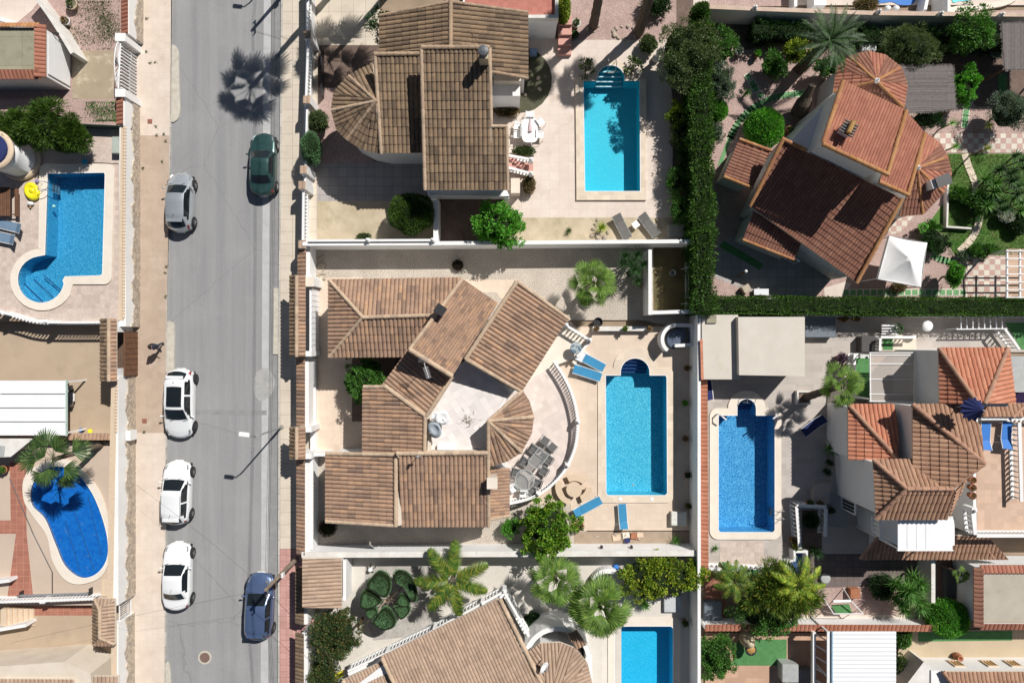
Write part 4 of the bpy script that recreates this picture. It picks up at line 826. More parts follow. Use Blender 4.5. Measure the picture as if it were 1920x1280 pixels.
bm = N(); wallbm(bm, W([(214, 706), (210, 900), (206, 1134)], 2.04), .36, 1.98, 2.04); part('coping', bm, mSand, T)
bm = N(); [lathe(bm, P(219 - i * .1, 712 + i * 6, 2.04), [(.1, 0), (.095, .03), (.05, .05)], 10) for i in range(17)]; part('coping_tiles', bm, mSand, T)
bm = N(); q = P(243, 816, 1.2); box(bm, (q.x, q.y, 1.0), (.3, .62, .75)); part('meter_box', bm, mWhiteP, T)
T = lwall('white street wall with stone foot at the bottom left corner', 1168, 1420, 1.9, 0, 222); bm = N(); wallbm(bm, W([(214, 1168), (212, 1420)], 1.94), .34, 1.88, 1.94); part('coping', bm, mSand, T)
# sliding gate
T = thing('sliding_gate', 'white slatted sliding gate with a fan-shaped top on the tan drive', 'gate', P(222, 76, .6)); a, b = P(226, 80, 1.9), P(222, 170, 1.9)
bm = N(); [beam(bm, (a.x, a.y + (b.y - a.y) * i / 14, 1.85), (a.x + .04, a.y + (b.y - a.y) * i / 14, .2), .05, .12) for i in range(15)]; beam(bm, a, b, .07, .07); beam(bm, (a.x, a.y, .7), (b.x, b.y, .7), .07, .07); part('slats', bm, mWhiteP, T)
c = (a + b) / 2; bm = N(); h = (a - b).length / 2; pts = [c + Vector((0, math.cos(t) * h, math.sin(t) * .55)) for t in [math.pi * i / 12 for i in range(13)]]; tube(bm, pts, .03, 6); [tube(bm, [c, pts[i]], .018, 5) for i in range(1, 12)]; part('fan_top', bm, mWhiteP, T)
for y, lb in ((72, 'white gatepost at the upper end of the sliding gate'), (176, 'white gatepost at the lower end of the sliding gate')):
    p = P(225, y, 1.9); bm = N(); box(bm, (p.x + .1, p.y, 1.0), (.55, .4, 2.0)); box(bm, (p.x + .1, p.y, 2.03), (.65, .5, .06)); tag(solo('gatepost', bm, mWhite), lb, 'gatepost')
# garage top left
T = thing('garage', 'white garage with mossy flat roof and red tile border at the top left', 'garage', P(40, 100, .6))
body(T, [(-260, 50), (84, 54), (84, 142), (-260, 142)], 3.0, mWhite); bm = N(); prism(bm, W([(-260, 52), (72, 52), (72, 138), (-260, 138)], 3.02), 2.9, 3.03); part('flat_roof', bm, mConcO, T)
tile_strip([(76, 46), (76, 145)], 3.1, .6, tRed, T, .24, flip=1, tilt=.08); tile_strip([(-260, 47), (72, 47)], 3.1, .35, tOchC, T, .22); tile_strip([(-260, 140), (76, 140)], 3.1, .5, tRed, T, .24, flip=-1)
a, b = P(85, 62, 3.0), P(85, 136, 3.0); bm = N(); [box(bm, (a.x + .03, (a.y + b.y) / 2, .75 + i * .11), (.03, abs(a.y - b.y), .1)) for i in range(19)]; part('roller_door', bm, mWhiteP, T)
bm = N(); box(bm, (a.x + .12, a.y + .3, 2.3), (.3, .06, .06)); ball(bm, (a.x + .25, a.y + .3, 2.25), .09, 8); part('wall_lamp', bm, mDarkM, T)
wall('curved white garden wall sweeping round the top left drive', spline([(55, -20), (85, 20), (105, 50), (122, 78), (135, 100)], 4), 2.1, .22, mWhiteT, .6)
wall('low white wall across the top left patio', [(-60, 15), (30, 45)], 1.6, .25, mWhite, .6)
potted('white round pot beside the curved garden wall', 124, 40, .62, .24, lDry, mWhiteP); potted('wide pot of small plants at the top edge beside the curved wall', 134, 8, .62, .35, lOlive, mConcT)
weeds('low weeds scattered over the mauve bed by the sliding gate', 128, 4, 224, 92, 2600, .62, clumps=16)
weeds('green weeds in the bed above the dark conifers', 160, 192, 222, 226, 1500, ZB + .01, lMid, clumps=8)
# conifer trees
for i, (x, y, rx, ry, zt) in enumerate(((85, 236, 66, 42, 3.6), (20, 242, 50, 34, 3.4), (128, 255, 34, 26, 3.2))):
    tree(('broad dark conifer hedge tree above the upper left pool', 'dark conifer crossing the left edge above the round tower', 'lower right lobe of conifer growing beside the upper left pool')[i], x, y, rx, ry, zt, lPine, 'conifer', 'conifer', .8, 60, 150, .42, .24, .05, ZB, 'dark conifers above the upper left pool', jit=.25)
for x0, y0, x1, y1, lb in ((133, 232, 222, 236, 'dark green mesh fence between the mauve bed and the patio'),):
    wall(lb, [(x0, y0), (x1, y1)], 1.9, .05, plain('green_mesh', (.02, .05, .035), .8), ZB, 'mesh_fence', 'fence')
# round tower
T = thing('tower', 'round white tower with sandy rim and blue tiled top at the left edge', 'tower', P(20, 300, ZB)); k = P(-10, 282, 3.4)
bm = N(); lathe(bm, (k.x, k.y, ZB), [(1.25, 0), (1.2, .15), (1.12, .2), (1.1, 1.6), (1.08, 2.25)], 28); part('tower_wall', bm, mWhite, T, True)
bm = N(); lathe(bm, (k.x, k.y, ZB), [(1.1, 2.2), (1.22, 2.24), (1.22, 2.4), (1.0, 2.44), (.9, 2.42)], 28); part('rim', bm, mSand, T, True); bm = N(); lathe(bm, (k.x, k.y, ZB), [(1.33, 0), (1.36, .18), (1.26, .3), (1.13, .32)], 28); part('base_moulding', bm, mSand, T, True)
bm = N(); lathe(bm, (k.x, k.y, ZB), [(.95, 2.42), (.9, 2.55), (.5, 2.62), (.05, 2.66)], 20); part('dome', bm, mNavy, T)
# pool B
pB = pool('L-shaped blue pool with a round stair lobe on the upper left patio', oB, [(74, 320)] + arc(86, 320, 13, 180, 270, 4) + arc(201, 321, 13, 270, 355, 5) + arc(195, 519, 14, 5, 90, 5) + [(136, 533), (133, 545)] + [(79 + 60 * math.cos(R(a)), 524 + 58 * math.sin(R(a))) for a in range(30, 271, 12)] + [(72, 466)], ZB, 1.08, mosaic('caustic_mosaic_mid', (.012, .22, .42), (.16, .56, .76), 8, .45), watermat('water', (.80, .95, 1.0)), mCopingW)
for i in range(4):
    bm = N(); z_ = ZB - .3 - .24 * i; a, b = P(38 + i * 14, 530 - i * 8, ZB), P(75 + i * 14, 566 - i * 10, ZB)
    if i < 3: wallbm(bm, [a, b], .05, z_ - .02, z_); part('step_edge', bm, mNavy, pB)
    bm = N(); c0 = [(79 + 43 * math.cos(R(t)), 524 + 43 * math.sin(R(t))) for t in range(35 - 0, 200, 8)]; 
    c0 = [q for q in c0 if (q[0] - (38 + i * 14)) * 36 - (q[1] - (530 - i * 8)) * 37 < 0]
    if len(c0) > 2: prism(bm, W(c0, ZB), ZB - 1.06 + i * .01, z_ - .03); part('step', bm, mosaic('caustic_mosaic_mid', 0, 0), pB)
def pool_ladder(T, x, y, z, ang, lab=None, name='ladder'):
    p = P(x, y, z); bm = N(); q = rz(ang)
    for s in (-.25, .25): tube(bm, [p + q @ Vector(v) for v in ((-.45, s, 0), (-.45, s, .55), (-.2, s, .75), (.05, s, .6), (.1, s, 0), (.1, s, -.9))], .022, 6)
    for i in range(3): box(bm, p + q @ Vector((.1, 0, -.25 - .25 * i)), (.12, .5, .03), q)
    part(name, bm, mSteel, T)
pool_ladder(pB, 93, 352, ZB + .1, 0)
T = thing('swim_ring', 'yellow inflatable duck ring lying beside the upper left pool', 'pool toy', P(60, 360, ZB)); p = P(60, 359, ZB + .14)
bm = N(); [lathe(bm, (0, 0, 0), [(.22, -.06), (.30, -.12), (.44, -.13), (.54, -.05), (.55, .04), (.46, .13), (.32, .13), (.23, .06)], 24)]; bmesh.ops.transform(bm, matrix=Matrix.Translation(p) @ Matrix.Rotation(.5, 4, 'Z') @ Matrix.Diagonal((.85, 1.12, 1, 1)), verts=bm.verts); ball(bm, p + Vector((.02, .05, .02)), .18, 12, (1.1, 1.1, .7)); part('ring', bm, mYell, T, True)
bm = N(); ball(bm, p + Vector((-.1, -.78, -.0)), .17, 10, (1.3, .8, .8)); part('duck_head', bm, mWhiteP, T, True); bm = N(); ball(bm, p + Vector((-.12, -.98, 0)), .07, 8, (1, 1.3, .6)); part('beak', bm, mOchre, T)
bm = N(); p = P(71, 341, ZB); ball(bm, (p.x, p.y, ZB + .08), .11, 10); tag(solo('beach_ball', bm, plain('violet_vinyl', (.14, .14, .55), .35), smooth=True), 'little violet beach ball by the yellow swim ring', 'ball')
bm = N(); p = P(101, 387, ZB - .1); ball(bm, (p.x, p.y, ZB - .1), .11, 10); tag(solo('chlorine_float', bm, plain('pale_green_plastic', (.3, .62, .6), .4), smooth=True), 'pale green float bobbing in the upper left pool', 'pool float')
T = thing('pool_net', 'bright blue pool net on a long thin pole by the upper left pool', 'pool net', P(159, 305, ZB)); a = P(159, 304, ZB + .03); b = P(222, 307, ZB + .03)
bm = N(); lathe(bm, a, [(.16, 0), (.19, .02), (.17, .04)], 10, 1, 1.15); part('net', bm, plain('cyan_net', (.03, .40, .62), .6), T); bm = N(); tube(bm, [a, b], .015, 5); part('handle', bm, mDarkM, T)
def chest(label, x, y, z, w_, d_, h, m, ang=0, name='storage_box', cat='box', lid=None):
    p = P(x, y, z + h); T = thing(name, label, cat, (p.x, p.y, z)); q = rz(R(ang)); bm = N(); box(bm, (p.x, p.y, z + h * .42), (w_, d_, h * .84), q); part('box', bm, m, T)
    bm = N(); bmesh.ops.create_cube(bm, size=1, matrix=Matrix.Translation((p.x, p.y, z + h * .92)) @ q.to_4x4() @ Matrix.Diagonal((w_ * 1.06, d_ * 1.06, h * .16, 1))); bmesh.ops.bevel(bm, geom=bm.edges[:], offset=.03, segments=2, affect='EDGES'); part('lid', bm, lid or m, T); return T
chest('pale grey-green storage box against the street wall by the mesh fence', 216, 272, ZB, .45, 1.0, .5, plain('sage_plastic', (.42, .46, .40), .5))
# picnic table
T = thing('picnic_table', 'brown wooden picnic table with bench at the left edge', 'picnic table', P(0, 378, ZB)); bm = N()
for i in range(7): p = P(-22 + i * 6.3, 378, ZB + .74); box(bm, (p.x, p.y, ZB + .72), (.19, 1.8, .04))
part('table_top', bm, mWoodB, T)
for x in (31, -42): bm = N(); p = P(x, 380, ZB + .45); [box(bm, (p.x + dx, p.y, ZB + .43), (.12, 1.75, .04)) for dx in (-.065, .065)]; part('bench', bm, mWoodB, T)
for y in (355, 402): bm = N(); a, b = P(-44, y, ZB + .4), P(34, y, ZB + .4); beam(bm, a, b, .07, .08); part('cross_beam', bm, mWoodB, T)
for y in (355, 402):
    for s in (-1, 1): bm = N(); a = P(-5, y, ZB); beam(bm, (a.x + s * .75, a.y, ZB), (a.x + s * .3, a.y, ZB + .7), .07, .08); part('leg', bm, mWoodB, T)
# loungers
def lounger(label, x, y, z, ang, m, fm=None, L=1.9, Wd=.62, head=.55, back=35, group='sun loungers', kind='lounger', name='sun_lounger'):
    p = P(x, y, z + .35); T = thing(name, label, 'sun lounger', (0, 0, 0), group); ORG[T.name] = Vector((0, 0, 0)); fm = fm or mWhiteP; h = .34; yb = L / 2 - head
    bm = N(); box(bm, (0, (yb - L / 2) / 2, h), (Wd - .06, L - head, .03)); part('seat', bm, m, T)
    e = (0, yb + head * math.cos(R(back)), h + head * math.sin(R(back))); bm = N(); beam(bm, (0, yb + .01, h + .02), e, Wd - .06, .03); part('backrest', bm, m, T)
    for s in (-1, 1): bm = N(); x_ = s * Wd / 2; tube(bm, [(x_, -L / 2, h - .02), (x_, yb, h), (x_, e[1], e[2])], .02, 6); part('frame', bm, fm, T)
    for s in (-1, 1):
        for yy in (-L / 2 + .15, yb - .15): bm = N(); tube(bm, [(s * Wd / 2, yy, h), (s * (Wd / 2 - .02), yy - .03, .0)], .02, 6); part('leg', bm, fm, T)
    T.location = (p.x, p.y, z); T.rotation_euler = (0, 0, R(ang)); return T
lounger('grey-blue lounger at the left edge, upper of the touching pair', 20, 424, ZB, -104, plain('greyblue_fabric', (.15, .23, .32), .7)); lounger('grey-blue lounger at the left edge, lower of the touching pair', 8, 446, ZB, -102, plain('greyblue_fabric', (.15, .23, .32), .7))
# balustrade between upper patio and drive
balustrade('white balustrade edging the upper left patio above the tan drive', spline([(-60, 575), (0, 585), (28, 592), (60, 601), (100, 604), (190, 604)], 3), ZB, .8, .22, posts=((88, 603), (2, 586)))
wall('white retaining wall under the upper left balustrade', spline([(-60, 575), (0, 585), (28, 592), (60, 601), (100, 604), (190, 604)], 3), ZB - .01, .3, mWhite)
# drive C, gate roof, gate
sheet('drive_left', [(-300, 560), (236, 560), (236, 840), (-300, 840)], .13, mRiv, thick=.13)
sheet('white_drive_patches', rect(0, 0, 1, 1), .1, mRiv) if False else None
T = thing('gate_roof', 'narrow tiled roof over the brown gate of the tan drive', 'gate roof', P(204, 655, .1))
tiles([(190, 597, 2.5), (190, 714, 2.5), (205, 714, 2.75), (205, 597, 2.75)], tGrey, T, .25, .4, 0); tiles([(218, 597, 2.5), (218, 714, 2.5), (205, 714, 2.75), (205, 597, 2.75)], tMain, T, .25, .4, 0); caps([(204, 597, 2.8), (204, 714, 2.8)], tMainC, T, .12)
body(T, rect(196, 602, 213, 622), 2.35, mWhite, name='pillar'); body(T, rect(196, 692, 213, 710), 2.35, mWhite, name='pillar')
T = thing('drive_gate', 'brown timber drive gate in the street wall beside the walking person', 'gate', P(232, 660, .1)); a, b = P(232, 622, 1.7), P(232, 704, 1.7); bm = N(); box(bm, (a.x, (a.y + b.y) / 2, .85), (.08, abs(a.y - b.y), 1.6)); [box(bm, (a.x + .05, a.y + (b.y - a.y) * i / 8, .85), (.03, .04, 1.5)) for i in range(9)]; part('boards', bm, mWoodB, T)
sheet('gate_threshold', rect(218, 620, 243, 706), .15, M('brown_setts', (.16, .10, .07), (.12, .08, .055), s=2, grid=(.6, .12, .5, .012), rot=90), thick=.03)
# carport
T = thing('carport', 'white panel-roofed carport with a black car under it', 'carport', P(60, 760, .1)); bm = N()
for i in range(4): a, b = P(-250, 713 + i * 26, 2.4), P(123, 738 + i * 26, 2.4); box(bm, ((a.x + b.x) / 2, (a.y + b.y) / 2, 2.36 + .02 * i), (b.x - a.x, a.y - b.y - .02, .05))
part('roof_panels', bm, mMetalW, T); bm = N(); a, b = P(124, 712, 2.4), P(124, 817, 2.4); box(bm, (a.x, (a.y + b.y) / 2, 2.36), (.06, a.y - b.y, .16)); part('fascia', bm, plain('pale_green_trim', (.55, .66, .60), .4), T)
for x, y in ((120, 716), (120, 812), (0, 812)): bm = N(); p = P(x, y, 2.3); box(bm, (p.x, p.y, 1.2), (.09, .09, 2.3)); part('post', bm, mWhiteP, T)
T = wall('low dividing wall topped with sandy tiles between the drive and the kidney pool', [(-200, 820), (209, 819)], 1.5, .22, mCream); tile_strip([(-200, 819), (209, 818)], 1.52, .42, tMain, T, .24, .06, .06)
for x, y, m_, lb in ((153, 806, mBlueL, 'small blue object on the drive by the tiled dividing wall'), (170, 808, mYell, 'yellow and green coil on the drive by the tiled dividing wall')):
    bm = N(); p = P(x, y, .15); lathe(bm, (p.x, p.y, .14), [(.06, 0), (.14, .03), (.15, .1), (.07, .13)], 12); tag(solo('hose_coil', bm, m_), lb, 'hose')
# palm and kidney pool garden
sheet('garden_terrace_lower', [(-300, 828), (209, 828), (205, 1134), (-300, 1134)], ZD, M('patio_beige', (.55, .44, .35), (.50, .40, .315), s=.5, fine=.1), [oKid], thick=ZD)
sheet('terracotta_border', [(18, 866), (48, 866), (50, 1000), (62, 1118), (14, 1118), (30, 1000), (-20, 1000), (-20, 975), (20, 975)], ZD + .006, mTerraT)
pK = pool('kidney-shaped pool closed with a blue bubble cover', oKid, spline([(95, 862), (140, 868), (185, 920), (205, 985), (206, 1040), (190, 1080), (150, 1095), (120, 1085), (98, 1050), (88, 1005), (62, 968), (44, 935), (48, 890)], 5, True), ZD, .5, plain('pool_blue', (.01, .12, .30)), None, mCopingW)
bm = N(); prism(bm, W(oKid, ZD - .06), 0, 0); bmesh.ops.translate(bm, verts=bm.verts[:], vec=(0, 0, ZD - .06)); mc_ = M('blue_bubble_cover', (.004, .105, .44), (.01, .16, .52), s=3.5, fine=.12, rough=.35, spec=.5, stain=((.10, .22, .42), 2.8, .62, .72), bump=.8, fs=9); part('pool_cover', bm, mc_, pK)
bm = N(); [beam(bm, P(*a, ZD - .04), P(*b, ZD - .04), .035, .012) for a, b in (((140, 960), (176, 1066)), ((122, 975), (150, 1070)), ((165, 930), (190, 1040)))]; part('cover_seam', bm, plain('cover_seam', (.02, .08, .22)), pK)
feather = None
fan_palm('tall leaning fan palm whose crown hangs over the covered kidney pool', 96, 862, 78, 5.0, m=leafmat('leaf_leaning_palm', (.03, .065, .02), (.06, .115, .03), (.11, .17, .045), rough=.4), n=11, z0=ZD, lean=(.45, .25), tr=.15, nb=18)
potted('small terracotta pot at the left edge of the kidney pool garden', 6, 880, ZD, .25)
T = thing('shower_wall', 'dark shed roof with a curved white panel at the left edge', 'shed', P(20, 845, ZD)); bm = N(); prism(bm, W([(-80, 822), (62, 822), (20, 856), (-80, 860)], 2.2), 2.1, 2.2); part('roof', bm, mWhiteT, T); bm = N(); prism(bm, W([(-80, 826), (10, 836), (8, 855), (-80, 860)], 2.2), 2.201, 2.23); part('hatch', bm, mGreyP, T); bm = N(); p = P(-10, 840, 2.1); box(bm, (p.x, p.y, 1.5), (1.2, .8, 1.2)); part('wall', bm, mGreyP, T)
T = thing('pool_cover_reel', 'long pool cover reel lying by the lower left balustrade', 'cover reel', P(100, 1115, ZD)); bm = N(); tube(bm, [P(38, 1116, ZD + .35), P(166, 1112, ZD + .35)], .07, 10); part('roller', bm, mGalv, T)
for x, y in ((38, 1116), (168, 1110)): bm = N(); p = P(x, y, ZD + .3); box(bm, (p.x, p.y, ZD + .18), (.06, .5, .36)); tube(bm, [p + Vector((-.2, 0, .05)), p + Vector((.2, 0, .05))], .03, 6); part('stand', bm, mDarkM, T)
balustrade('white balustrade below the covered kidney pool', [(-120, 1124), (0, 1128), (80, 1126), (176, 1122)], ZD, .8, .22, posts=((80, 1127),)); wall('white retaining wall under the lower left balustrade', [(-120, 1128), (176, 1128)], ZD - .01, .3, mWhite)
cable('hose lying across the beige patio beside the kidney pool', [P(18, 896, ZD + .02), P(62, 1000, ZD + .02), P(98, 1072, ZD + .02), P(98, 1116, ZD + .02)], 0, .035, 'hose', None)
chest('pale flat hatch by the street wall below the kidney pool', 198, 1100, ZD, .45, 1.1, .06, mSand, name='hatch', cat='hatch')
# bottom left drive
sheet('drive_bottom_left', [(-300, 1130), (236, 1130), (236, 1600), (-300, 1600)], .13, mRiv, thick=.13)
sheet('terracotta_path', rect(60, 1136, 180, 1153), .15, mTerraT, thick=.03)
T = thing('garden_steps', 'sandy garden steps at the left edge beside the lower balustrade', 'steps', P(20, 1160, .1))
for i in range(6): bm = N(); a = P(4 + i * 10, 1140, .8 - i * .12); b = P(14 + i * 10, 1172, .8 - i * .12); box(bm, ((a.x + b.x) / 2, (a.y + b.y) / 2, (.9 - i * .13) / 2), (b.x - a.x - .004, a.y - b.y, .9 - i * .13)); part('step', bm, mSand, T)
wall('short white stepped wall below the left steps', [(-60, 1190), (48, 1172)], 1.1, .2, mWhite); wall('short white wall above the left steps', [(-60, 1098), (18, 1088)], 1.6, .2, mWhite, ZD)
T = thing('gate_roof', 'small hipped tile roof over the pedestrian gate at the bottom left', 'gate roof', P(196, 1160, .1))
tiles([(176, 1126, 2.3), (176, 1208, 2.3), (187, 1195, 2.6), (187, 1142, 2.6)], tGrey, T, .22, .4); tiles([(216, 1208, 2.3), (216, 1122, 2.3), (187, 1142, 2.6), (187, 1195, 2.6)], tPale, T, .22, .4); tiles([(176, 1122, 2.3), (216, 1122, 2.3), (187, 1143, 2.6)], tPale, T, .22, .4); tiles([(176, 1208, 2.3), (216, 1208, 2.3), (187, 1194, 2.6)], tMain, T, .22, .4)
caps([(187, 1142, 2.66), (187, 1195, 2.66)], tMainC, T, .11); caps([(187, 1195, 2.62), (214, 1207, 2.35)], tMainC, T, .1); caps([(187, 1143, 2.62), (178, 1124, 2.35)], tMainC, T, .1); body(T, rect(184, 1132, 210, 1142), 2.2, mWhite, name='pillar'); body(T, rect(184, 1190, 210, 1200), 2.2, mWhite, name='pillar')
T = thing('pedestrian_gate', 'small white barred gate between the stone-footed walls at the bottom left', 'gate', P(226, 1150, .1)); a, b = P(224, 1134, 1.6), P(224, 1168, 1.6); bm = N(); [beam(bm, (a.x, a.y + (b.y - a.y) * i / 9, .2), (a.x, a.y + (b.y - a.y) * i / 9, 1.6), .03, .03) for i in range(10)]; beam(bm, a, b, .05, .05); beam(bm, (a.x, a.y, .3), (b.x, b.y, .3), .05, .05); part('bars', bm, mWhiteP, T)
T = thing('house', 'pale house whose tile roofs just enter at the bottom left corner', 'house', P(80, 1300, .1)); body(T, [(-200, 1262), (120, 1240), (170, 1262), (175, 1500), (-200, 1500)], 2.6, mCream); tiles([(-200, 1270, 2.7), (140, 1272, 2.7), (140, 1420, 3.6), (-200, 1420, 3.6)], tPale, T, .25, .45); tiles([(176, 1266, 2.6), (222, 1266, 2.6), (222, 1400, 3.1), (176, 1400, 3.1)], tPale, T, .25, .45)
bush('small olive bush in the planter on the bottom left drive', 62, 1243, 12, 9, .7, lOlive, 900, .1, .04); bush('small grey bush in the planter on the bottom left drive', 88, 1241, 13, 10, .7, lSilv, 900, .1, .03)
wall('low sandy planter kerb around the two small bushes', [(48, 1250), (112, 1247), (114, 1236)], .4, .15, mSand)
# ================================================================ TOP CENTRE: HOUSE WITH WEATHERED TILES AND ITS GARDEN
Y = YD
def yard(name, pts, m, dz=0, holes=(), thick=.02): return sheet(name, pts, Y + dz, m, holes, thick)
yard('patio_top', [(578, -60), (712, -60), (712, 85), (590, 85), (578, 60)], mPaveR, .005)
yard('mulch_bed', rect(592, 85, 712, 180), mMulch, .004); yard('mauve_bed', [(592, 165), (700, 165), (700, 306), (588, 306)], mGravelP, .008)
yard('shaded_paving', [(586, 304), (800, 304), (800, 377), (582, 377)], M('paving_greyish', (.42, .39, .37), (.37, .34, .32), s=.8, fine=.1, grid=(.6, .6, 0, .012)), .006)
yard('stained_drive', rect(580, 377, 822, 458), mConcT, .006); yard('dark_bed', rect(822, 372, 960, 458), mMulch, .006)
yard('pool_patio_top', [(880, 60), (1072, 75), (1252, 75), (1262, 200), (1260, 408), (952, 408), (930, 330), (915, 200)], mPatioP, .01, [oH1])
yard('stained_strip', [(945, 406), (1300, 406), (1300, 455), (945, 455)], mConcT, .008); yard('mauve_gravel_bed', [(1045, -120), (1268, -120), (1268, 75), (1072, 75), (1060, 40)], mGravelP, .012)
yard('olive_bed', arc(975, 150, 60, -90, 80, 10, 62)[:] + [(930, 215), (930, 80)], M('dry_lawn', (.10, .10, .06), (.075, .075, .045), s=3, fine=.4), .016)
yard('planted_strip', rect(1262, -60, 1300, 456), mMulch, .01)
pH = pool('turquoise rectangular pool with an arched stair head, top centre garden', oH1, [(1079, 147), (1108, 147)] + arc(1145, 148, 38, 180, 360, 12, 36) + [(1183, 147), (1212, 147), (1212, 375), (1081, 375)], Y, 1.25, mosaic('caustic_mosaic_turq', (.0, .46, .58), (.08, .70, .74), 8, .3), watermat('water', (1, 1, 1)), mCopingS, .16)
pool_steps(pH, 1145, 150, 26, Y + .1, [18, 11, 4, -3], mosaic('caustic_mosaic_turq', 0, 0), mWhite, depth=1.3)
pool_ladder(pH, 1146, 130, Y + .15, R(-90), name='hand_rail')
T = thing('house', 'house with dark weathered clay roofs and a half-round tiled turret, top centre', 'house', P(850, 200, Y))
tiles([(712, 100, 4.25), (712, 32, 4.25), (845, 5, 5.45), (845, 92, 5.45)], tGrey, T, .26, .5); tiles([(990, 25, 4.45), (990, 146, 4.45), (845, 118, 5.45), (845, 5, 5.45)], tGrey, T, .26, .5)
caps([(845, 2, 5.50), (845, 90, 5.50)], tGreyC, T); caps([(712, 30, 4.30), (845, 4, 5.50), (990, 24, 4.50)], tGreyC, T, .1); caps([(918, 134, 4.95), (990, 147, 4.50)], tGreyC, T, .1)
tiles([(795, 287, 3.95), (715, 287, 3.95), (703, 103, 5.25), (789, 102, 5.25)], tGrey, T, .26, .5, udir=(1, 0)); caps([(702, 102, 5.33), (790, 101, 5.33)], tGreyC, T); caps([(703, 103, 5.30), (715, 288, 4.00)], tMainC, T, .12)
tiles([(951, 356, 4.45), (797, 356, 4.45), (790, 90, 6.45), (918, 90, 6.45), (921, 236, 5.35), (951, 238, 5.35)][:5][0:2] + [(790, 90, 6.45), (918, 90, 6.45), (923, 356, 4.45)][0:2] + [(921, 356, 4.45)] if False else [(922, 356, 4.5), (797, 356, 4.5), (790, 90, 6.6), (918, 90, 6.6)], tGrey, T, .26, .5, udir=(1, 0))
tiles([(951, 356, 4.48), (922, 356, 4.48), (921, 238, 5.4), (949, 238, 5.4)], tGrey, T, .26, .5, udir=(1, 0))
caps([(790, 89, 6.68), (918, 89, 6.68)], tGreyC, T); caps([(790, 90, 6.65), (797, 356, 4.55)], tMainC, T, .12); caps([(918, 90, 6.65), (921, 236, 5.48)], tMainC, T, .11); caps([(921, 237, 5.48), (951, 237, 5.48)], tMainC, T, .1); caps([(950, 238, 5.45), (952, 356, 4.55)], tMainC, T, .1)
ap = (705, 190, 4.85); rim = [(700, 120, 3.75), (654, 143, 3.75), (627, 174, 3.75), (622, 207, 3.75), (632, 244, 3.75), (650, 262, 3.75), (680, 281, 3.75), (712, 288, 3.75)]
for i in range(7): tiles([rim[i], rim[i + 1], ap], tGrey, T, .26, .45)
for i in (1, 3, 5): caps([(*rim[i][:2], 3.81), (705, 190, 4.91)], tGreyC if i != 3 else tMainC, T, .11)
def inset(pts, k=.93): cx = sum(p[0] for p in pts) / len(pts); cy = sum(p[1] for p in pts) / len(pts); return [(cx + (p[0] - cx) * k, cy + (p[1] - cy) * k) for p in pts]
body(T, [(800, 94), (915, 94), (918, 240), (944, 240), (944, 346), (802, 346)], 4.35, mWhite, Y); body(T, rect(718, 40, 984, 130), 4.10, mWhite, Y); body(T, [(706, 108), (800, 108), (800, 278), (712, 278)], 3.75, mWhite, Y); body(T, [(696, 130), (658, 150), (636, 176), (630, 206), (640, 240), (655, 257), (685, 273), (712, 278), (712, 130)], 3.60, mWhite, Y)
body(T, [(926, 136), (977, 140), (977, 152), (926, 152)], 3.4, mCream, Y); body(T, rect(922, 148, 975, 180), 2.75, mWhite, Y, 'wing_wall'); bm = N(); prism(bm, W(rect(920, 147, 976.5, 181), .55), Y, .55); part('stone_plinth', bm, mStone, T)
bm = N(); p = P(945, 182, 1.6); box(bm, (p.x, p.y - .06, 1.6), (1.05, .05, .34)); pl = part('tile_plaque', bm, M('painted_tiles', (.42, .46, .36), (.50, .40, .22), s=5, grid=(.15, .15, 0, .01)), T)
body(T, rect(868, -60, 1046, 34), 3.0, mWhite, Y); bm = N(); prism(bm, W(rect(872, -60, 1042, 28), 3.01), 2.9, 3.02); part('roof_terrace', bm, mPinkF, T); bm = N(); wallbm(bm, W([(1044, -60), (1044, 31), (960, 31)], 3.35), .2, 2.9, 3.35); part('parapet', bm, mWhiteT, T)
window(T, (1018, 37), (1034, 37), 1.3, 1.75, 2); window(T, (722, 287), (746, 287), .9, 1.7, 2)
bm = N(); p = P(907, 104, 7.2); box(bm, (p.x, p.y, 6.8), (.5, .5, 1.1)); part('chimney', bm, mConcT, T); bm = N(); lathe(bm, (p.x, p.y, 7.3), [(.22, 0), (.22, .4), (.3, .42), (.28, .6), (.1, .66)], 14); part('chimney_cowl', bm, plain('dark_zinc', (.10, .11, .12), .5), T)
bm = N(); prism(bm, W([(800, 356), (950, 356), (955, 368), (803, 368)], 2.7), 2.6, 2.72); part('porch_slab', bm, mWhite, T); bm = N(); prism(bm, W(rect(806, 361, 940, 366), 2.75), 2.72, 2.76); part('gutter', bm, mGalv, T)
for x in (812, 950): bm = N(); p = P(x, 366, 2.4); box(bm, (p.x, p.y - .1, 1.3), (.28, .28, 2.55)); part('porch_post', bm, mWhite, T)
wall('white wall dividing the stained drive from the dark bed', [(817, 372), (817, 454)], 1.7, .3, mWhite, Y)
wall('white boundary wall between the top garden and the gravel yard', [(567, 457), (817, 456), (1312, 452)], 2.1, .24, mWhite, Y)
balustrade("white balustrade on the boundary wall by the stained drive", [(578, 451), (817, 450)], 1.5, .75, .25, posts=((690, 450), (812, 450)), r=.07)
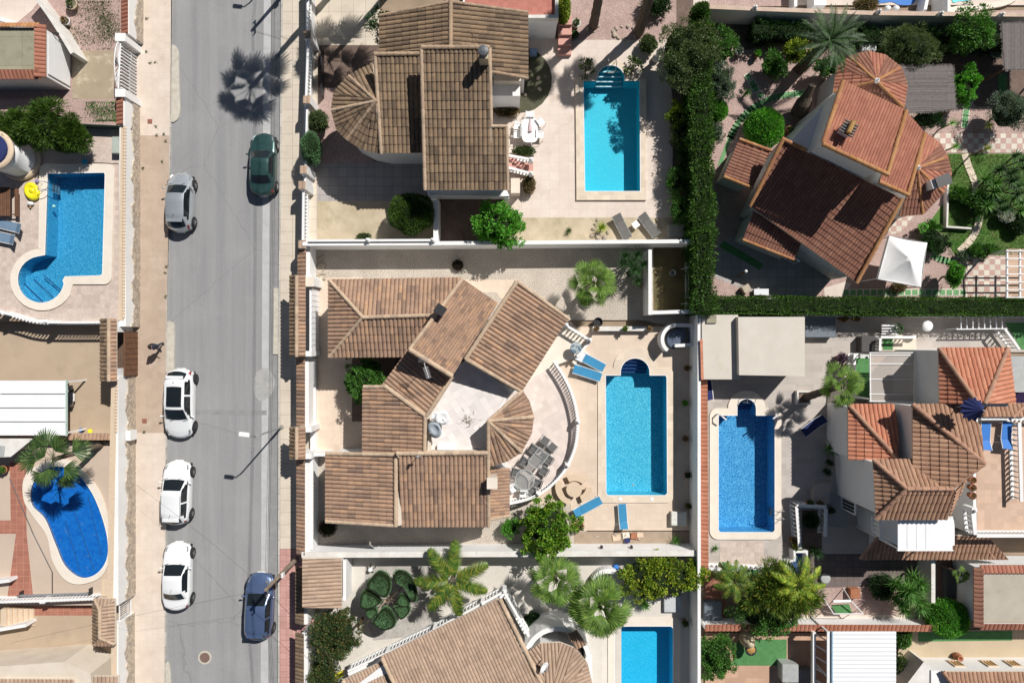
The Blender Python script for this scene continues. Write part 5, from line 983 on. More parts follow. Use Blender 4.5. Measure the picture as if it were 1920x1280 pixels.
# street side wall
T = wall('white street wall along the right pavement beside the top house', [(577, -80), (577, 65)], 1.4, .3, mWhite, .1); balustrade('white balustrade along the right pavement, top stretch', [(577, -60), (577, 62)], 1.38, .6, .22)
wall('white street wall between the two sandy pillars by the top house', [(578, 66), (574, 185), (572, 345)], 1.1, .28, mWhite, .1); balustrade('white balustrade along the right pavement beside the mauve bed', [(578, 72), (574, 182)], 1.08, .75, .22); wall('white street wall with balusters beside the stained drive', [(569, 352), (568, 452)], 1.1, .28, mWhite, .1); balustrade('white balustrade along the right pavement beside the stained drive', [(569, 358), (568, 450)], 1.08, .75, .22)
wall('white street wall with louvres below the clipped street bush', [(576, 192), (572, 340)], 1.7, .12, mWhite, .1)
for i, (x, y) in enumerate(((576, 65), (575, 187), (569, 318), (566, 347), (566, 458))):
    T = thing('gate_pillar', ('white pillar with sandy cap near the mulch bed', 'white pillar with sandy cap by the mauve bed', 'white pillar with sandy cap below the clipped street bush', 'white pillar with sandy cap at the corner of the stained drive', 'white pillar with sandy cap where the boundary wall meets the street')[i], 'pillar', P(x, y, .1)); p = P(x, y, 2.0)
    bm = N(); box(bm, (p.x, p.y, 1.0), (.46, .5, 1.9)); part('pillar', bm, mWhite, T); tile_strip([(x - 7, y), (x + 7, y)], 2.02, .5, tPale, T, .2, .05, .02)
bush('dark green clipped bush on the street wall by the half-round turret', 582, 277, 19, 33, 2.6, lTop, 4200, .12, .03, .1); bush('loose grey-green shrub above the clipped street bush', 596, 226, 18, 20, 2.0, lOlive, 1500, .16, .04, .1, jit=.7)
bush('broad rounded conifer bush on the stained drive', 770, 400, 46, 40, 3.0, lPine, 8500, .14, .03, Y); bush('small flowering plant by the balustrade on the stained drive', 682, 443, 13, 5, .5, lOlive, 500, .12, .05, Y)
tree('bright green leafy tree beside the porch of the weathered-roof house', 932, 419, 52, 42, 3.6, lBright, K=90, per=75, cr=.28, l=.15, wd=.1, z0=Y, group=None)
tree('small dark tree over the corner of the weathered roof', 712, 48, 26, 34, 4.6, lDark, K=26, per=60, cr=.3, l=.16, wd=.07, z0=Y, noc=True)
wall('black wire run along the mulch bed', [(602, 90), (602, 178)], .8, .05, mDarkM, Y, 'low_fence', 'fence')
# steps, pink stair
T = thing('pink_steps', 'pink steps beside the red roof terrace', 'steps', P(1058, 60, Y))
for i in range(4): a, b = P(1047, 34 + i * 16, .8), P(1072, 50 + i * 16, .8); bm = N(); h = .95 - i * .22; box(bm, ((a.x + b.x) / 2, (a.y + b.y) / 2, Y + h / 2), (b.x - a.x, a.y - b.y - .004, h)); part('step', bm, mPinkS, T)
T = thing('pink_steps', 'pink garden stair between two white balustrades by the top pool patio', 'steps', P(975, 305, Y))
for i in range(6): a, b = P(952 + i * 8, 295 + i * 1.6, .7), P(960 + i * 8, 318 + i * 1.6, .7); bm = N(); h = 1.0 - i * .16; box(bm, ((a.x + b.x) / 2, (a.y + b.y) / 2, Y + h / 2), (b.x - a.x - .003, a.y - b.y, h)); part('step', bm, mPinkS, T)
balustrade('upper white balustrade of the pink garden stair', [(953, 291), (997, 299)], .75, .75, .2, posts=((996, 299),)); balustrade('lower white balustrade of the pink garden stair', [(953, 314), (996, 325)], .75, .75, .2, posts=((996, 325),))
body(thing('porch_pier', 'small pier with pink foot below the pink garden stair', 'pier', P(966, 350, Y)), rect(958, 334, 975, 362), 1.2, mCream, Y)
# garden furniture
def chair(label, x, y, z, ang, m, fm=None, group=None, Wd=.55, hb=.85):
    p = P(x, y, z + .45); T = thing('garden_chair', label, 'chair', (0, 0, 0), group); ORG[T.name] = Vector((0, 0, 0)); fm = fm or m
    bm = N(); box(bm, (0, 0, .43), (Wd - .06, .48, .03)); part('seat', bm, m, T); bm = N(); box(bm, (0, -.27, .65), (Wd - .06, .03, .45), Matrix.Rotation(-.2, 3, 'X')); part('backrest', bm, m, T)
    for s in (-1, 1):
        bm = N(); x_ = s * Wd / 2; tube(bm, [(x_, .24, .0), (x_, .22, .64), (x_, -.22, .64), (x_, -.3, .0)], .018, 6); part('frame', bm, fm, T)
    T.location = (p.x, p.y, z); T.rotation_euler = (0, 0, R(ang)); return T
T = thing('garden_table', 'white oval garden table with a folded parasol lying on it', 'table', P(993, 243, Y)); p = P(993, 243, Y + .72); bm = N(); prism(bm, W(rrect(979, 221, 1008, 267, 9), Y + .73), Y + .69, Y + .73); part('table_top', bm, mWhiteP, T)
for dx in (-.35, .35):
    for dy in (-.65, .65): bm = N(); tube(bm, [(p.x + dx, p.y + dy, Y), (p.x + dx * .9, p.y + dy * .9, Y + .7)], .025, 6); part('leg', bm, mWhiteP, T)
bm = N(); a = P(994, 222, Y + .78); tube(bm, [a, a + Vector((0, -.5, .03)), a + Vector((0, -.85, .0))], [.03, .09, .13], 8); tag(solo('folded_parasol', bm, plain('pale_pink_canvas', (.62, .48, .48), .8)), 'folded pale pink parasol lying on the white oval table', 'parasol')
for i, (x, y, a, lb) in enumerate(((970, 252, 90, 'white garden chair on the long left side of the oval table'), (971, 236, 80, 'white garden chair at the upper left of the oval table'), (1013, 229, -55, 'white garden chair turned out at the upper right of the oval table'), (994, 216, 178, 'white garden chair at the top end of the oval table'), (1012, 252, -92, 'white garden chair on the shaded right side of the oval table'))): chair(lb, x, y, Y, a - 180 if i == 3 else a, mWhiteP, group='chairs round the white oval table')
lounger('grey garden lounger on the stained strip, nearer the spiky aloe', 1166, 425, Y, 28, mTaupe, mGreyP, 1.75, .62, .6, 18); lounger('grey garden lounger on the stained strip, beside the grey storage box', 1217, 422, Y, 38, mTaupe, mGreyP, 1.75, .62, .6, 18)
T = thing('side_table', 'small white side table between the two grey loungers', 'table', P(1192, 421, Y)); p = P(1192, 421, Y + .45); bm = N(); bmesh.ops.create_cube(bm, size=1, matrix=Matrix.Translation((p.x, p.y, Y + .45)) @ Matrix.Rotation(R(38), 4, 'Z') @ Matrix.Diagonal((.42, .42, .04, 1))); part('table_top', bm, mWhiteP, T)
for a in range(4): bm = N(); q = Vector((math.cos(a * 1.571 + .2) * .22, math.sin(a * 1.571 + .2) * .22, 0)); tube(bm, [Vector((p.x, p.y, Y)) + q, Vector((p.x, p.y, Y + .43)) + q * .9], .018, 5); part('leg', bm, mWhiteP, T)
chest('grey square storage box under the hedge beside the grey loungers', 1269, 433, Y, 1.05, .85, .55, M('weathered_grey_lid', (.40, .385, .35), (.30, .29, .26), s=3))
spiky('spiky yellow-green aloe ringed by pale rocks beside the grey loungers', 1128, 427, 17, Y, lYell, 1, 36, .25); bm = N(); rocks(bm, [(1112, 430), (1116, 420), (1121, 445), (1110, 442), (1134, 445), (1140, 436), (1120, 412)], Y, .16); tag(solo('rocks', bm, mRock, kind='stuff'), 'pale rocks round the spiky aloe', None)
spiky('small rosette plant in a ring of stones on the stained strip', 1066, 433, 10, Y, lOlive, 1, 30, .12)
for x, y, lb in ((1100, 128, 'leafy succulent left of the arched pool stair'), (1188, 128, 'leafy succulent right of the arched pool stair')):
    tree(lb, x, y, 17, 19, .9, lOlive, 'shrub', 'shrub', None, 12, 22, .16, .22, .1, Y, noc=True)
bush('reddish creeper by the pier under the pink stair', 992, 345, 12, 20, 1.0, lDry, 700, .14, .06, Y, jit=.6); bush('dark red-leaved plants below the tile plaque', 950, 206, 26, 14, .7, lDry, 900, .16, .06, Y, jit=.6); bush('flower bed beside the upper stair balustrade', 982, 283, 22, 8, .6, lOlive, 700, .14, .06, Y); 
for i, (x, y) in enumerate(((1010, 147), (1012, 168), (985, 178))): bm = N(); rocks(bm, [(x, y)], Y, .14); tag(solo('boulder', bm, mRock), ('small pale boulder in the dark lawn, topmost of three', 'small pale boulder in the dark lawn at its curved edge', 'small pale boulder in the dark lawn near the tile plaque')[i], 'boulder', 'boulders in the dark lawn')
chest('blue and white boxes stacked against the red-terrace wall', 1000, 96, Y, .45, .35, .5, plain('light_blue_plastic', (.2, .3, .45), .5)); 
bush('yellow-leaved climber on the red terrace wall', 1058, 14, 12, 26, 3.2, lYell, 1400, .13, .06, Y, jit=.7); potted('round white stone pot by the pink steps', 1080, 44, Y, .28, lOlive, mWhiteT); potted('green pot by the foot of the pink steps', 1078, 66, Y, .24, lDark, plain('green_pot', (.05, .1, .06), .5))
# palms whose crowns stand above the frame
fan_palm('palm trunk rising out of the top edge, left one in the mauve gravel', 1140, -88, 60, 7.0, z0=Y, n=26, lean=(0, -.9), tr=.24); fan_palm('palm trunk rising out of the top edge, right one in a ring of rocks', 1240, -72, 64, 7.0, z0=Y, n=28, lean=(0, -.85), tr=.27)
bm = N(); rocks(bm, [(1172 + 22 * math.cos(a), 62 + 12 * math.sin(a)) for a in [i * .55 for i in range(11)]] + [(1216, 16), (1224, 24), (1234, 30), (1244, 28), (1114, 60), (1102, 55), (1122, 50)], Y, .16); tag(solo('rocks', bm, mRock, kind='stuff'), 'pale rocks edging the mauve gravel', None)
for x, y, zt, lb in ((585, -177, 10, 'palm above the top left corner of the top house garden, its shadow on the road'), (760, -190, 9, 'palm further up the street whose trunk shadow crosses the pale patio')): fan_palm(lb, x - 48, y - 30, 105, zt, z0=Y, n=17, nb=16)
bush('agave clump at the top edge near the rocks', 1230, 8, 26, 16, 1.2, lDark, 700, .35, .06, Y, jit=.6)
# right belt of trees and the long hedge
tree('large olive-green tree overhanging the top pool patio', 1289, 96, 56, 72, 4.0, lOlive, K=110, per=90, cr=.36, l=.14, wd=.06, z0=Y); bush('tall cypress at the top of the long hedge', 1313, 28, 17, 22, 3.6, lHedge, 2600, .16, .04, Y)
bush('white-flowered shrub under the large olive-green tree', 1216, 82, 16, 18, 1.2, lOlive, 900, .14, .07, Y, jit=.7)
T = thing('statue', 'white garden statue beneath the large olive-green tree', 'statue', P(1236, 98, Y)); p = P(1236, 98, 1.2); bm = N(); lathe(bm, (p.x, p.y, Y), [(.25, 0), (.25, .35), (.14, .42), (.12, .7), (.17, .95), (.2, 1.15), (.1, 1.3), (.07, 1.36), (.11, 1.45), (.1, 1.56), (.02, 1.62)], 14); tube(bm, [(p.x + .15, p.y, Y + 1.2), (p.x + .35, p.y + .1, Y + 1.0), (p.x + .3, p.y + .25, Y + 1.2)], .045, 6); part('figure', bm, mWhiteT, T, True)
for i, (x, y, rx, ry, zt) in enumerate(((1268, 215, 18, 30, 1.6), (1276, 255, 18, 26, 1.5), (1282, 300, 16, 28, 1.6), (1268, 338, 18, 24, 1.5), (1274, 392, 22, 24, 1.8))):
    tree(('yellow-green oleander below the large olive-green tree', 'oleander beside the middle of the turquoise pool', 'dark oleander against the long hedge', 'broad-leaved bush near the foot of the turquoise pool', 'glossy round bush above the grey storage box')[i], x, y, rx, ry, zt, (lYell, lOlive, lDark, lMid, lMid)[i], 'shrub', 'shrub', None, 26, 50, .25, .18, .055, Y, 'shrubs along the top pool patio')
hedge('tall dark clipped hedge running down beside the top pool garden', [(1316, 45), (1318, 250), (1320, 430), (1322, 585)], 1.15, 3.1, lHedge)
# ================================================================ CENTRE: THE SANDY-TILED HOUSE
yard('gravel_yard', [(580, 458), (1312, 458), (1312, 620), (1200, 600), (980, 600), (580, 600)], mGravel, .004); yard('gravel_yard_south', [(580, 840), (1100, 840), (1100, 1000), (1312, 1000), (1312, 1040), (580, 1040)], mGravel, .004)
yard('drive_cream', [(584, 520), (682, 520), (682, 852), (584, 852)], mPatio, .012, thick=.03); yard('cream_path', [(855, 524), (972, 524), (1065, 598), (1108, 640), (1060, 690), (990, 620), (930, 548), (870, 548)], mPatio, .012)
yard('bed_by_porch', rect(660, 664, 780, 790), mMulch, .03)
yard('pool_patio_centre', [(1085, 612), (1293, 612), (1293, 994), (1070, 994), (1070, 944), (985, 944), (985, 700), (1040, 640)], mPatio, .02, [oMain], thick=.05)
yard('planting_bed_south', rect(1076, 996, 1300, 1024), M('earth_bed', (.42, .33, .24), (.34, .26, .19), s=2, fine=.4, stain=((.60, .55, .48), 3, .6, .75)), .008)
mMosCaustic = mosaic('caustic_mosaic_aqua', (.0, .32, .48), (.30, .78, .85), 7.5, .5)
pM = pool('bright aqua pool with an arched tiled stair head beside the sandy-tiled house', oMain, [(1121, 702), (1132, 694), (1150, 690)] + arc(1191, 690, 41, 180, 360, 14, 40) + [(1233, 690)] + arc(1251, 702, 12, 275, 360, 5) + arc(1251, 929, 13, 0, 90, 5) + arc(1134, 929, 13, 90, 180, 5), Y + .02, 1.25, mMosCaustic, watermat('water', (1, 1, 1)), mCopingS, .07)
pool_steps(pM, 1190.5, 697, 27, Y + .06, [19, 12, 5, -2], mosaic('caustic_mosaic_deep', (.015, .10, .32), (.10, .38, .58), 10, .6), mNavy, depth=1.25)
bm = N(); [lathe(bm, P(x, 935, Y + .1), [(.12, -.01), (.12, .012), (.1, .016)], 14) for x in (1163, 1222)]; part('skimmer_lid', bm, mWhiteP, pM)
bm = N(); p = P(1187, 909, Y - .1); ball(bm, p, .07, 8); tag(solo('chlorine_float', bm, mGreyP), 'small grey float in the bright aqua pool', 'pool float')
H = thing('house', 'sprawling sandy-tiled house with a white roof terrace and half-round turret', 'house', P(850, 720, Y)); H0 = 3.4
# garage wing
n1, n2 = (680, 595, 4.4), (812, 591, 4.4)
tiles([(617, 525, H0), (866, 521, H0), n2, n1], tMain, H, .25, .5); tiles([(765, 668, H0), (617, 669, H0), n1, n2], tMain, H, .25, .5); tiles([(617, 669, H0), (617, 525, H0), n1], tMain, H, .25, .5)
tiles([(757, 668, H0), (770, 655, H0), n2], tMain, H, .25, .5, udir=(1, 0)) if False else None
caps([(680, 595, 4.47), (812, 591, 4.47)], tMainC, H, .12); caps([(617, 525, 3.47), (680, 595, 4.47)], tMainC, H, .12); caps([(617, 669, 3.47), (680, 595, 4.47)], tMainC, H, .1)
# tall diagonal wing with small tiles
tiles([(867, 523, 4.25), (933, 568, 4.25), (848, 705, 5.4), (768, 655, 5.4)], tMain, H, .17, .3, hump=.045); caps([(867, 523, 4.3), (768, 655, 5.47)], tMainC, H, .12); caps([(768, 655, 5.5), (848, 705, 5.5)], tMainC, H, .15)
tiles([(1064, 598, 4.25), (978, 733, 4.25), (873, 673, 5.4), (969, 529, 5.4)], tMain, H, .25, .5); caps([(969, 528, 5.5), (873, 673, 5.5)], tMainC, H, .13); caps([(969, 528, 5.47), (1066, 598, 4.3)], tMainC, H, .12); caps([(873, 673, 5.47), (978, 734, 4.3)], tMainC, H, .12)
bm = N(); beam(bm, P(973, 533, 5.35), P(1060, 598, 4.25), .12, .1); part('gutter', bm, mDarkM, H)
tiles([(716, 723, 3.65), (766, 656, 3.65), (843, 706, 4.6), (800, 779, 4.6)], tMain, H, .25, .5); caps([(848, 705, 4.71), (800, 779, 4.71)], tMainC, H, .13)
tiles([(680, 851, 3.5), (681, 726, 3.5), (722, 726, 3.85), (796, 779, 4.6), (794, 847, 4.6)], tMain, H, .25, .5); caps([(722, 724, 3.9), (797, 779, 4.67)], tMainC, H, .14); caps([(682, 725, 3.57), (724, 725, 3.93)], tMainC, H, .12); caps([(797, 779, 4.67), (796, 850, 4.67)], tMainC, H, .12)
# south wing
tiles([(611, 976, 3.5), (611, 851, 3.5), (739, 853, 4.5), (739, 984, 4.5)], tMain, H, .25, .5); caps([(611, 850, 3.57), (739, 852, 4.6)], tMainC, H, .12); caps([(611, 977, 3.57), (739, 985, 4.57)], tMainC, H, .12); caps([(742, 850, 4.63), (742, 986, 4.63)], tMainC, H, .13)
tiles([(915, 986, 3.75), (752, 986, 3.75), (748, 852, 4.85), (915, 850, 4.85)], tMain, H, .25, .5, udir=(1, 0)); caps([(744, 850, 4.95), (915, 849, 4.95)], tMainC, H, .14); caps([(915, 850, 4.93), (916, 987, 3.83)], tMainC, H, .12)
bm = N(); prism(bm, W([(742, 852), (749, 852), (753, 984), (742, 986)], 4.15), 3.25, 4.15); part('gable_strip', bm, mCream, H)
tiles([(955, 877, 3.35), (955, 966, 3.35), (917, 974, 3.75), (917, 877, 3.75)], tMain, H, .2, .32, hump=.05); caps([(917, 974, 3.81), (956, 966, 3.41)], tMainC, H, .1)
bm = N(); p = P(923, 905, 5.05); box(bm, (p.x, p.y, 4.35), (.5, .55, 1.5)); part('chimney', bm, mCream, H); bm = N(); box(bm, (p.x, p.y, 5.15), (.62, .66, .07)); part('chimney_cap', bm, mCopingW, H)
bm = N(); p = P(826, 581, 5.25); bmesh.ops.create_cube(bm, size=1, matrix=Matrix.Translation((p.x, p.y, 5.1)) @ Matrix.Rotation(R(-33), 4, 'Z') @ Matrix.Diagonal((.55, .5, .75, 1))); part('flue', bm, mCream, H); bm = N(); bmesh.ops.create_cube(bm, size=1, matrix=Matrix.Translation((p.x, p.y, 5.51)) @ Matrix.Rotation(R(-33), 4, 'Z') @ Matrix.Diagonal((.62, .56, .06, 1))); part('flue_cap', bm, mDarkM, H)
# turret
ap = (915, 789, 5.35); rm = [(979, 732, 4.35), (992, 752, 4.35), (1000, 781, 4.35), (996, 812, 4.35), (977, 847, 4.35), (950, 864, 4.35), (917, 873, 4.35)]
for i in range(6): tiles([rm[i], rm[i + 1], ap], tMain, H, .25, .45)
caps([ap, (980, 732, 4.41)], tMainC, H, .1, dz=.06); caps([ap, (1001, 781, 4.41)], tMainC, H, .12, dz=.06); caps([ap, (978, 848, 4.41)], tMainC, H, .12, dz=.06); caps([ap, (916, 874, 4.41)], tMainC, H, .12, dz=.06)
# walls
ins = 6
body(H, [(624, 532), (860, 528), (815, 660), (624, 662)], 3.35, mWhite, Y); body(H, [(868, 530), (926, 570), (846, 700), (774, 652)], 4.15, mWhite, Y); body(H, [(966, 538), (1056, 602), (976, 728), (878, 668)], 4.1, mWhite, Y); body(H, [(722, 722), (770, 662), (838, 706), (798, 776), (740, 760)], 3.55, mWhite, Y)
body(H, [(690, 732), (724, 732), (792, 780), (792, 852), (690, 852)], 3.4, mWhite, Y); body(H, [(618, 856), (910, 856), (910, 976), (750, 976), (742, 978), (618, 970)], 3.4, mWhite, Y); body(H, [(912, 870), (950, 880), (950, 962), (912, 968)], 3.25, mWhite, Y)
body(H, [(921, 794), (974, 742), (984, 758), (990, 782), (986, 810), (968, 838), (944, 852), (921, 858)], 4.15, mWhite, Y)
body(H, [(846, 700), (875, 672), (958, 735), (920, 795), (914, 850), (798, 850), (796, 780)], 3.6, mWhite, Y, 'terrace_block'); bm = N(); prism(bm, W([(848, 704), (877, 676), (955, 737), (916, 792), (910, 846), (804, 846), (800, 782)], 3.615), 3.55, 3.62); part('terrace_floor', bm, mTerr, H)
bm = N(); wallbm(bm, W([(850, 703), (802, 780), (806, 812), (804, 846)], 3.95), .2, 3.55, 3.95); part('parapet', bm, mCream, H); bm = N(); wallbm(bm, W([(800, 847), (912, 847)], 4.05), .16, 3.55, 4.05); part('parapet', bm, mCream, H)
# things on the roof terrace
def dish(label, x, y, z, r, ang, tilt, m=None):
    p = P(x, y, z + .8); T = thing('satellite_dish', label, 'satellite dish', (p.x, p.y, z), 'satellite dishes on the roof terrace'); q = Matrix.Translation((p.x, p.y, z + .85)) @ Matrix.Rotation(R(ang), 4, 'Z') @ Matrix.Rotation(R(tilt), 4, 'X')
    bm = N(); lathe(bm, (0, 0, 0), [(.02, -.01), (r * .5, .03), (r * .8, .08), (r, .14), (r, .16), (r * .5, .05), (.02, .01)], 24); bmesh.ops.transform(bm, matrix=q, verts=bm.verts); part('reflector', bm, m or mWhiteP, T, True)
    bm = N(); a = q @ Vector((0, -r, .12)); b = q @ Vector((0, -.1, r * 1.1)); tube(bm, [a, b], .02, 5); c = q @ Vector((0, 0, r * 1.15)); tube(bm, [b, c], .04, 6); part('feed_arm', bm, mGalv, T); bm = N(); tube(bm, [(p.x, p.y, z), (p.x, p.y, z + .8)], .03, 6); part('mast', bm, mGalv, T)
dish('round white satellite dish, large one of the pair by the terrace parapet', 830, 782, 3.62, .42, 30, 8); dish('small round white satellite dish nearest the tiled hip', 816, 779, 3.62, .25, 10, 6); dish('pale blue oval satellite dish below the two round ones', 817, 804, 3.62, .50, -60, 30, plain('pale_blue_dish', (.55, .62, .68), .5))
chest('white box on the floor of the roof terrace', 836, 838, 3.62, 1.0, .32, .3, mWhiteP, name='air_unit', cat='air unit')
p = P(877, 786, 3.65); tag(solo('dry_branches', quadmesh('dry_branches', leaves(np.array([[p.x, p.y, 3.65]]) + rng.normal(0, .2, (60, 3)) * [1, 1, .15], rng.normal(0, 1, (60, 3)) * [1, 1, .2], .4, .03, .3)), lDry), 'dry twiggy plant lying on the white roof terrace', 'dry plant')
T = thing('aerial', 'television aerial over the shaded roof slope in the centre', 'aerial', P(800, 700, 4)); a = P(795, 680, 6.55); b = P(804, 708, 6.35); bm = N(); tube(bm, [(a.x, a.y, 4.55), (a.x, a.y, 6.6)], .02, 6); part('mast', bm, mGalv, T); bm = N(); tube(bm, [a, b], .02, 5); [beam(bm, a.lerp(b, t) + Vector((.14, .04, 0)), a.lerp(b, t) - Vector((.14, .04, 0)), .015, .015) for t in (.3, .4, .5, .6, .7, .8, .9, 1)]; part('boom', bm, mWhiteP, T)
bm = N(); [beam(bm, a + Vector((-.32, .03 + .07 * i, .0)), a + Vector((.25, .12 + .07 * i, .12)), .02, .02) for i in range(5)]; part('reflector', bm, mGalv, T)
T = thing('aerial', 'small aerial on the south wing ridge casting a thin shadow', 'aerial', P(788, 850, 4.95)); a = P(788, 850, 4.95); bm = N(); tube(bm, [a - Vector((0, 0, .4)), a + Vector((0, 0, 1.1))], .02, 6); ball(bm, a + Vector((0, 0, 1.1)), .09, 8); box(bm, a + Vector((0, 0, .9)), (.3, .06, .06)); part('mast', bm, mGalv, T)
# curved terrace
zt = .62; arcp = spline([(1040, 678), (1058, 706), (1072, 735), (1081, 768), (1084, 800), (1079, 838), (1064, 874), (1044, 900), (1018, 922), (988, 936), (954, 944)], 4)
T = thing('curved_terrace', 'raised pinkish terrace with a curved edge round the turret', 'terrace', P(1030, 800, Y)); bm = N(); prism(bm, W(arcp + [(915, 950), (915, 760), (980, 650), (1020, 610), (1056, 606), (1108, 636), (1088, 668), (1050, 680)], zt), Y, zt); part('base', bm, mWhite, T); bm = N(); prism(bm, W([(q[0] - 5, q[1]) for q in arcp] + [(915, 940), (915, 760), (978, 728), (1000, 700)], zt + .01), zt - .02, zt + .012); part('floor', bm, mTerrP, T)
bm = N(); prism(bm, W([(1062, 604), (1108, 638), (1086, 668), (1044, 684), (1002, 706), (985, 724), (1050, 612)], zt + .016), zt, zt + .018); part('landing', bm, mCopingW, T)
balustrade('long curved white balustrade round the raised terrace', arcp, zt, .85, .2, posts=((1084, 790), (1064, 872), (1009, 925)), t=.16); balustrade('short white balustrade by the stair landing at the corner of the diagonal wing', [(1062, 610), (1106, 637)], zt, .85, .22, posts=((1062, 609), (1106, 637))); balustrade('short white balustrade descending past the mosaic table', [(1106, 640), (1082, 668)], zt - .1, .75, .22)
T = thing('terrace_steps', 'steps going down from the landing to the pool patio', 'steps', P(1085, 668, Y)); 
for i in range(3): bm = N(); prism(bm, W([(1094 + i * 3, 652 + i * 3), (1100 + i * 3, 658 + i * 3), (1078 + i * 3, 684 + i * 3), (1072 + i * 3, 678 + i * 3)], .45 - i * .13), Y, .45 - i * .13); part('step', bm, mCopingW, T)
T = thing('mosaic_table', 'round mosaic table by the short white balustrade', 'table', P(1080, 652, zt)); p = P(1080, 652, zt + .7); bm = N(); lathe(bm, (p.x, p.y, zt), [(.2, 0), (.05, .05), (.05, .68), (.36, .69), (.38, .73), (.36, .75)], 20); part('table', bm, M('mosaic_top', (.10, .16, .22), (.45, .50, .50), s=6, lo=.45, hi=.55), T)
# glass tables and chairs
def glassmat():
    if 'smoked_glass' in MATS: return MATS['smoked_glass']
    m, t, b, n, l = nodes('smoked_glass'); b.inputs['Base Color'].default_value = (.30, .31, .31, 1); b.inputs['Roughness'].default_value = .08; tr = n('ShaderNodeBsdfTransparent'); tr.inputs[0].default_value = (.72, .75, .75, 1); mx = n('ShaderNodeMixShader'); mx.inputs[0].default_value = .45; l(tr.outputs[0], mx.inputs[1]); l(b.outputs[0], mx.inputs[2]); l(mx.outputs[0], t.nodes['Material Output'].inputs[0]); MATS['smoked_glass'] = m; return m
def gtable(label, pts, z, rnd=None):
    c = P(*pts[0], z + .72); T = thing('glass_table', label, 'table', (c.x, c.y, z), 'glass tables on the curved terrace'); m = glassmat()
    bm = N(); prism(bm, W(pts, z + .72), z + .7, z + .72); part('glass_top', bm, m, T); bm = N(); wallbm(bm, W(pts, z + .73), .05, z + .66, z + .73, True); part('frame', bm, mGreyP, T)
    for k in (range(0, len(pts), max(1, len(pts) // 4))): q = P(*pts[k], z + .7); g = Vector((sum(P(*u, z + .7).x for u in pts) / len(pts), sum(P(*u, z + .7).y for u in pts) / len(pts), 0)); bm = N(); e = Vector((q.x, q.y, 0)).lerp(g, .15); tube(bm, [(e.x, e.y, z), (e.x, e.y, z + .68)], .022, 6); part('leg', bm, mGreyP, T)
gtable('long rectangular smoked-glass table on the curved terrace', [(1011, 838), (1030, 852), (1008, 880), (990, 866)], zt); gtable('round smoked-glass table on the curved terrace', arc(984, 899, 18, 0, 342, 19, 19), zt)
for i, (x, y, a, lb) in enumerate(((1022, 826, 145, 'grey chair at the top end of the glass tables'), (1036, 838, 140, 'grey chair at the top right end of the glass tables'), (1001, 842, 55, 'grey chair at the upper left side of the rectangular glass table'), (984, 865, 55, 'grey chair at the lower left side of the rectangular glass table'), (1029, 861, -125, 'grey chair at the upper right side of the rectangular glass table'), (1020, 882, -125, 'grey chair at the lower right side of the rectangular glass table'), (968, 885, 75, 'grey chair at the left of the round glass table'), (1008, 905, -110, 'grey chair at the right of the round glass table'), (1000, 921, -150, 'grey chair between the round glass table and the balustrade'), (963, 915, 30, 'pale cushioned chair below the round glass table, nearest the small tiled roof'), (982, 925, 0, 'pale cushioned chair at the foot of the round glass table'))):
    chair(lb, x, y, zt, a + 180, mGreyF if i < 9 else mWhiteP, mGreyP, 'chairs round the glass tables')
# stone benches and table
T = thing('stone_table', 'round sandy stone table between the curved benches', 'table', P(1076, 917, Y)); p = P(1076, 917, Y + .7); bm = N(); lathe(bm, (p.x, p.y, Y), [(.25, 0), (.2, .1), (.2, .6), (.48, .64), (.5, .7), (.49, .73)], 24); part('table', bm, mSand, T)
for i, (a0, a1, rr_, lb) in enumerate(((-115, -45, 27, 'curved stone bench above the round stone table'), (105, 200, 27, 'long curved stone bench below the round stone table'), (5, 70, 22, 'curved stone bench beside the pool coping'))):
    cx, cy = ((1077, 924), (1076, 912), (1081, 912))[i]; T = thing('stone_bench', lb, 'bench', P(cx, cy, Y), 'curved stone benches'); c1 = W(arc(cx, cy, rr_ + 8, a0, a1, 10), Y + .42); c2 = W(arc(cx, cy, rr_ - 4, a0, a1, 10), Y + .42); bm = N(); prism(bm, c1 + c2[::-1], Y + .34, Y + .43, bottom=True); bmesh.ops.bevel(bm, geom=[e for e in bm.edges if e.is_boundary is False and e.calc_face_angle(0) > 1], offset=.02, segments=1, affect='EDGES') if False else None; part('seat', bm, mSand, T)
    for f in (.15, .85): k = a0 + (a1 - a0) * f; q = P(cx + (rr_ + 2) * math.cos(R(k)), cy + (rr_ + 2) * math.sin(R(k)), Y + .3); bm = N(); box(bm, (q.x, q.y, Y + .17), (.26, .26, .34)); part('leg', bm, mSand, T)
# loungers
lounger('blue lounger with a white towel behind it, upper of the pair near the stair landing', 1108, 677, Y + .02, 62, mBlueF, None, 1.95, .6, .5, 12); lounger('blue lounger nearest the pool stair, lower of the pair near the landing', 1101, 699, Y + .02, 72, mBlueF, None, 1.9, .6, .5, 12)
lounger('blue lounger lying aslant at the lower left corner of the aqua pool', 1102, 950, Y + .02, 118, mBlueF, None, 1.95, .6, .5, 12); lounger('blue lounger standing upright to the picture below the aqua pool', 1168, 968, Y + .02, 184, mBlueF, None, 1.65, .55, .5, 30)
bm = N(); p = P(1088, 668, Y + .45); bmesh.ops.create_cube(bm, size=1, matrix=Matrix.Translation(p) @ Matrix.Rotation(R(-28), 4, 'Z') @ Matrix.Diagonal((.5, .62, .03, 1))); tag(solo('towel', bm, mCloth), 'white towel on the headrest of the upper blue lounger', 'towel')
chest('white pool pump box at the corner of the central pool patio', 1273, 972, Y + .02, .95, .85, .4, plain('offwhite_plastic', (.66, .66, .60), .5)); bm = N(); q = P(1272, 973, Y + .05); box(bm, (q.x, q.y, Y + .06), (1.12, .95, .08)); tag(solo('pump_plinth', bm, mCopingW), 'pale plinth under the white pool pump box', 'plinth')
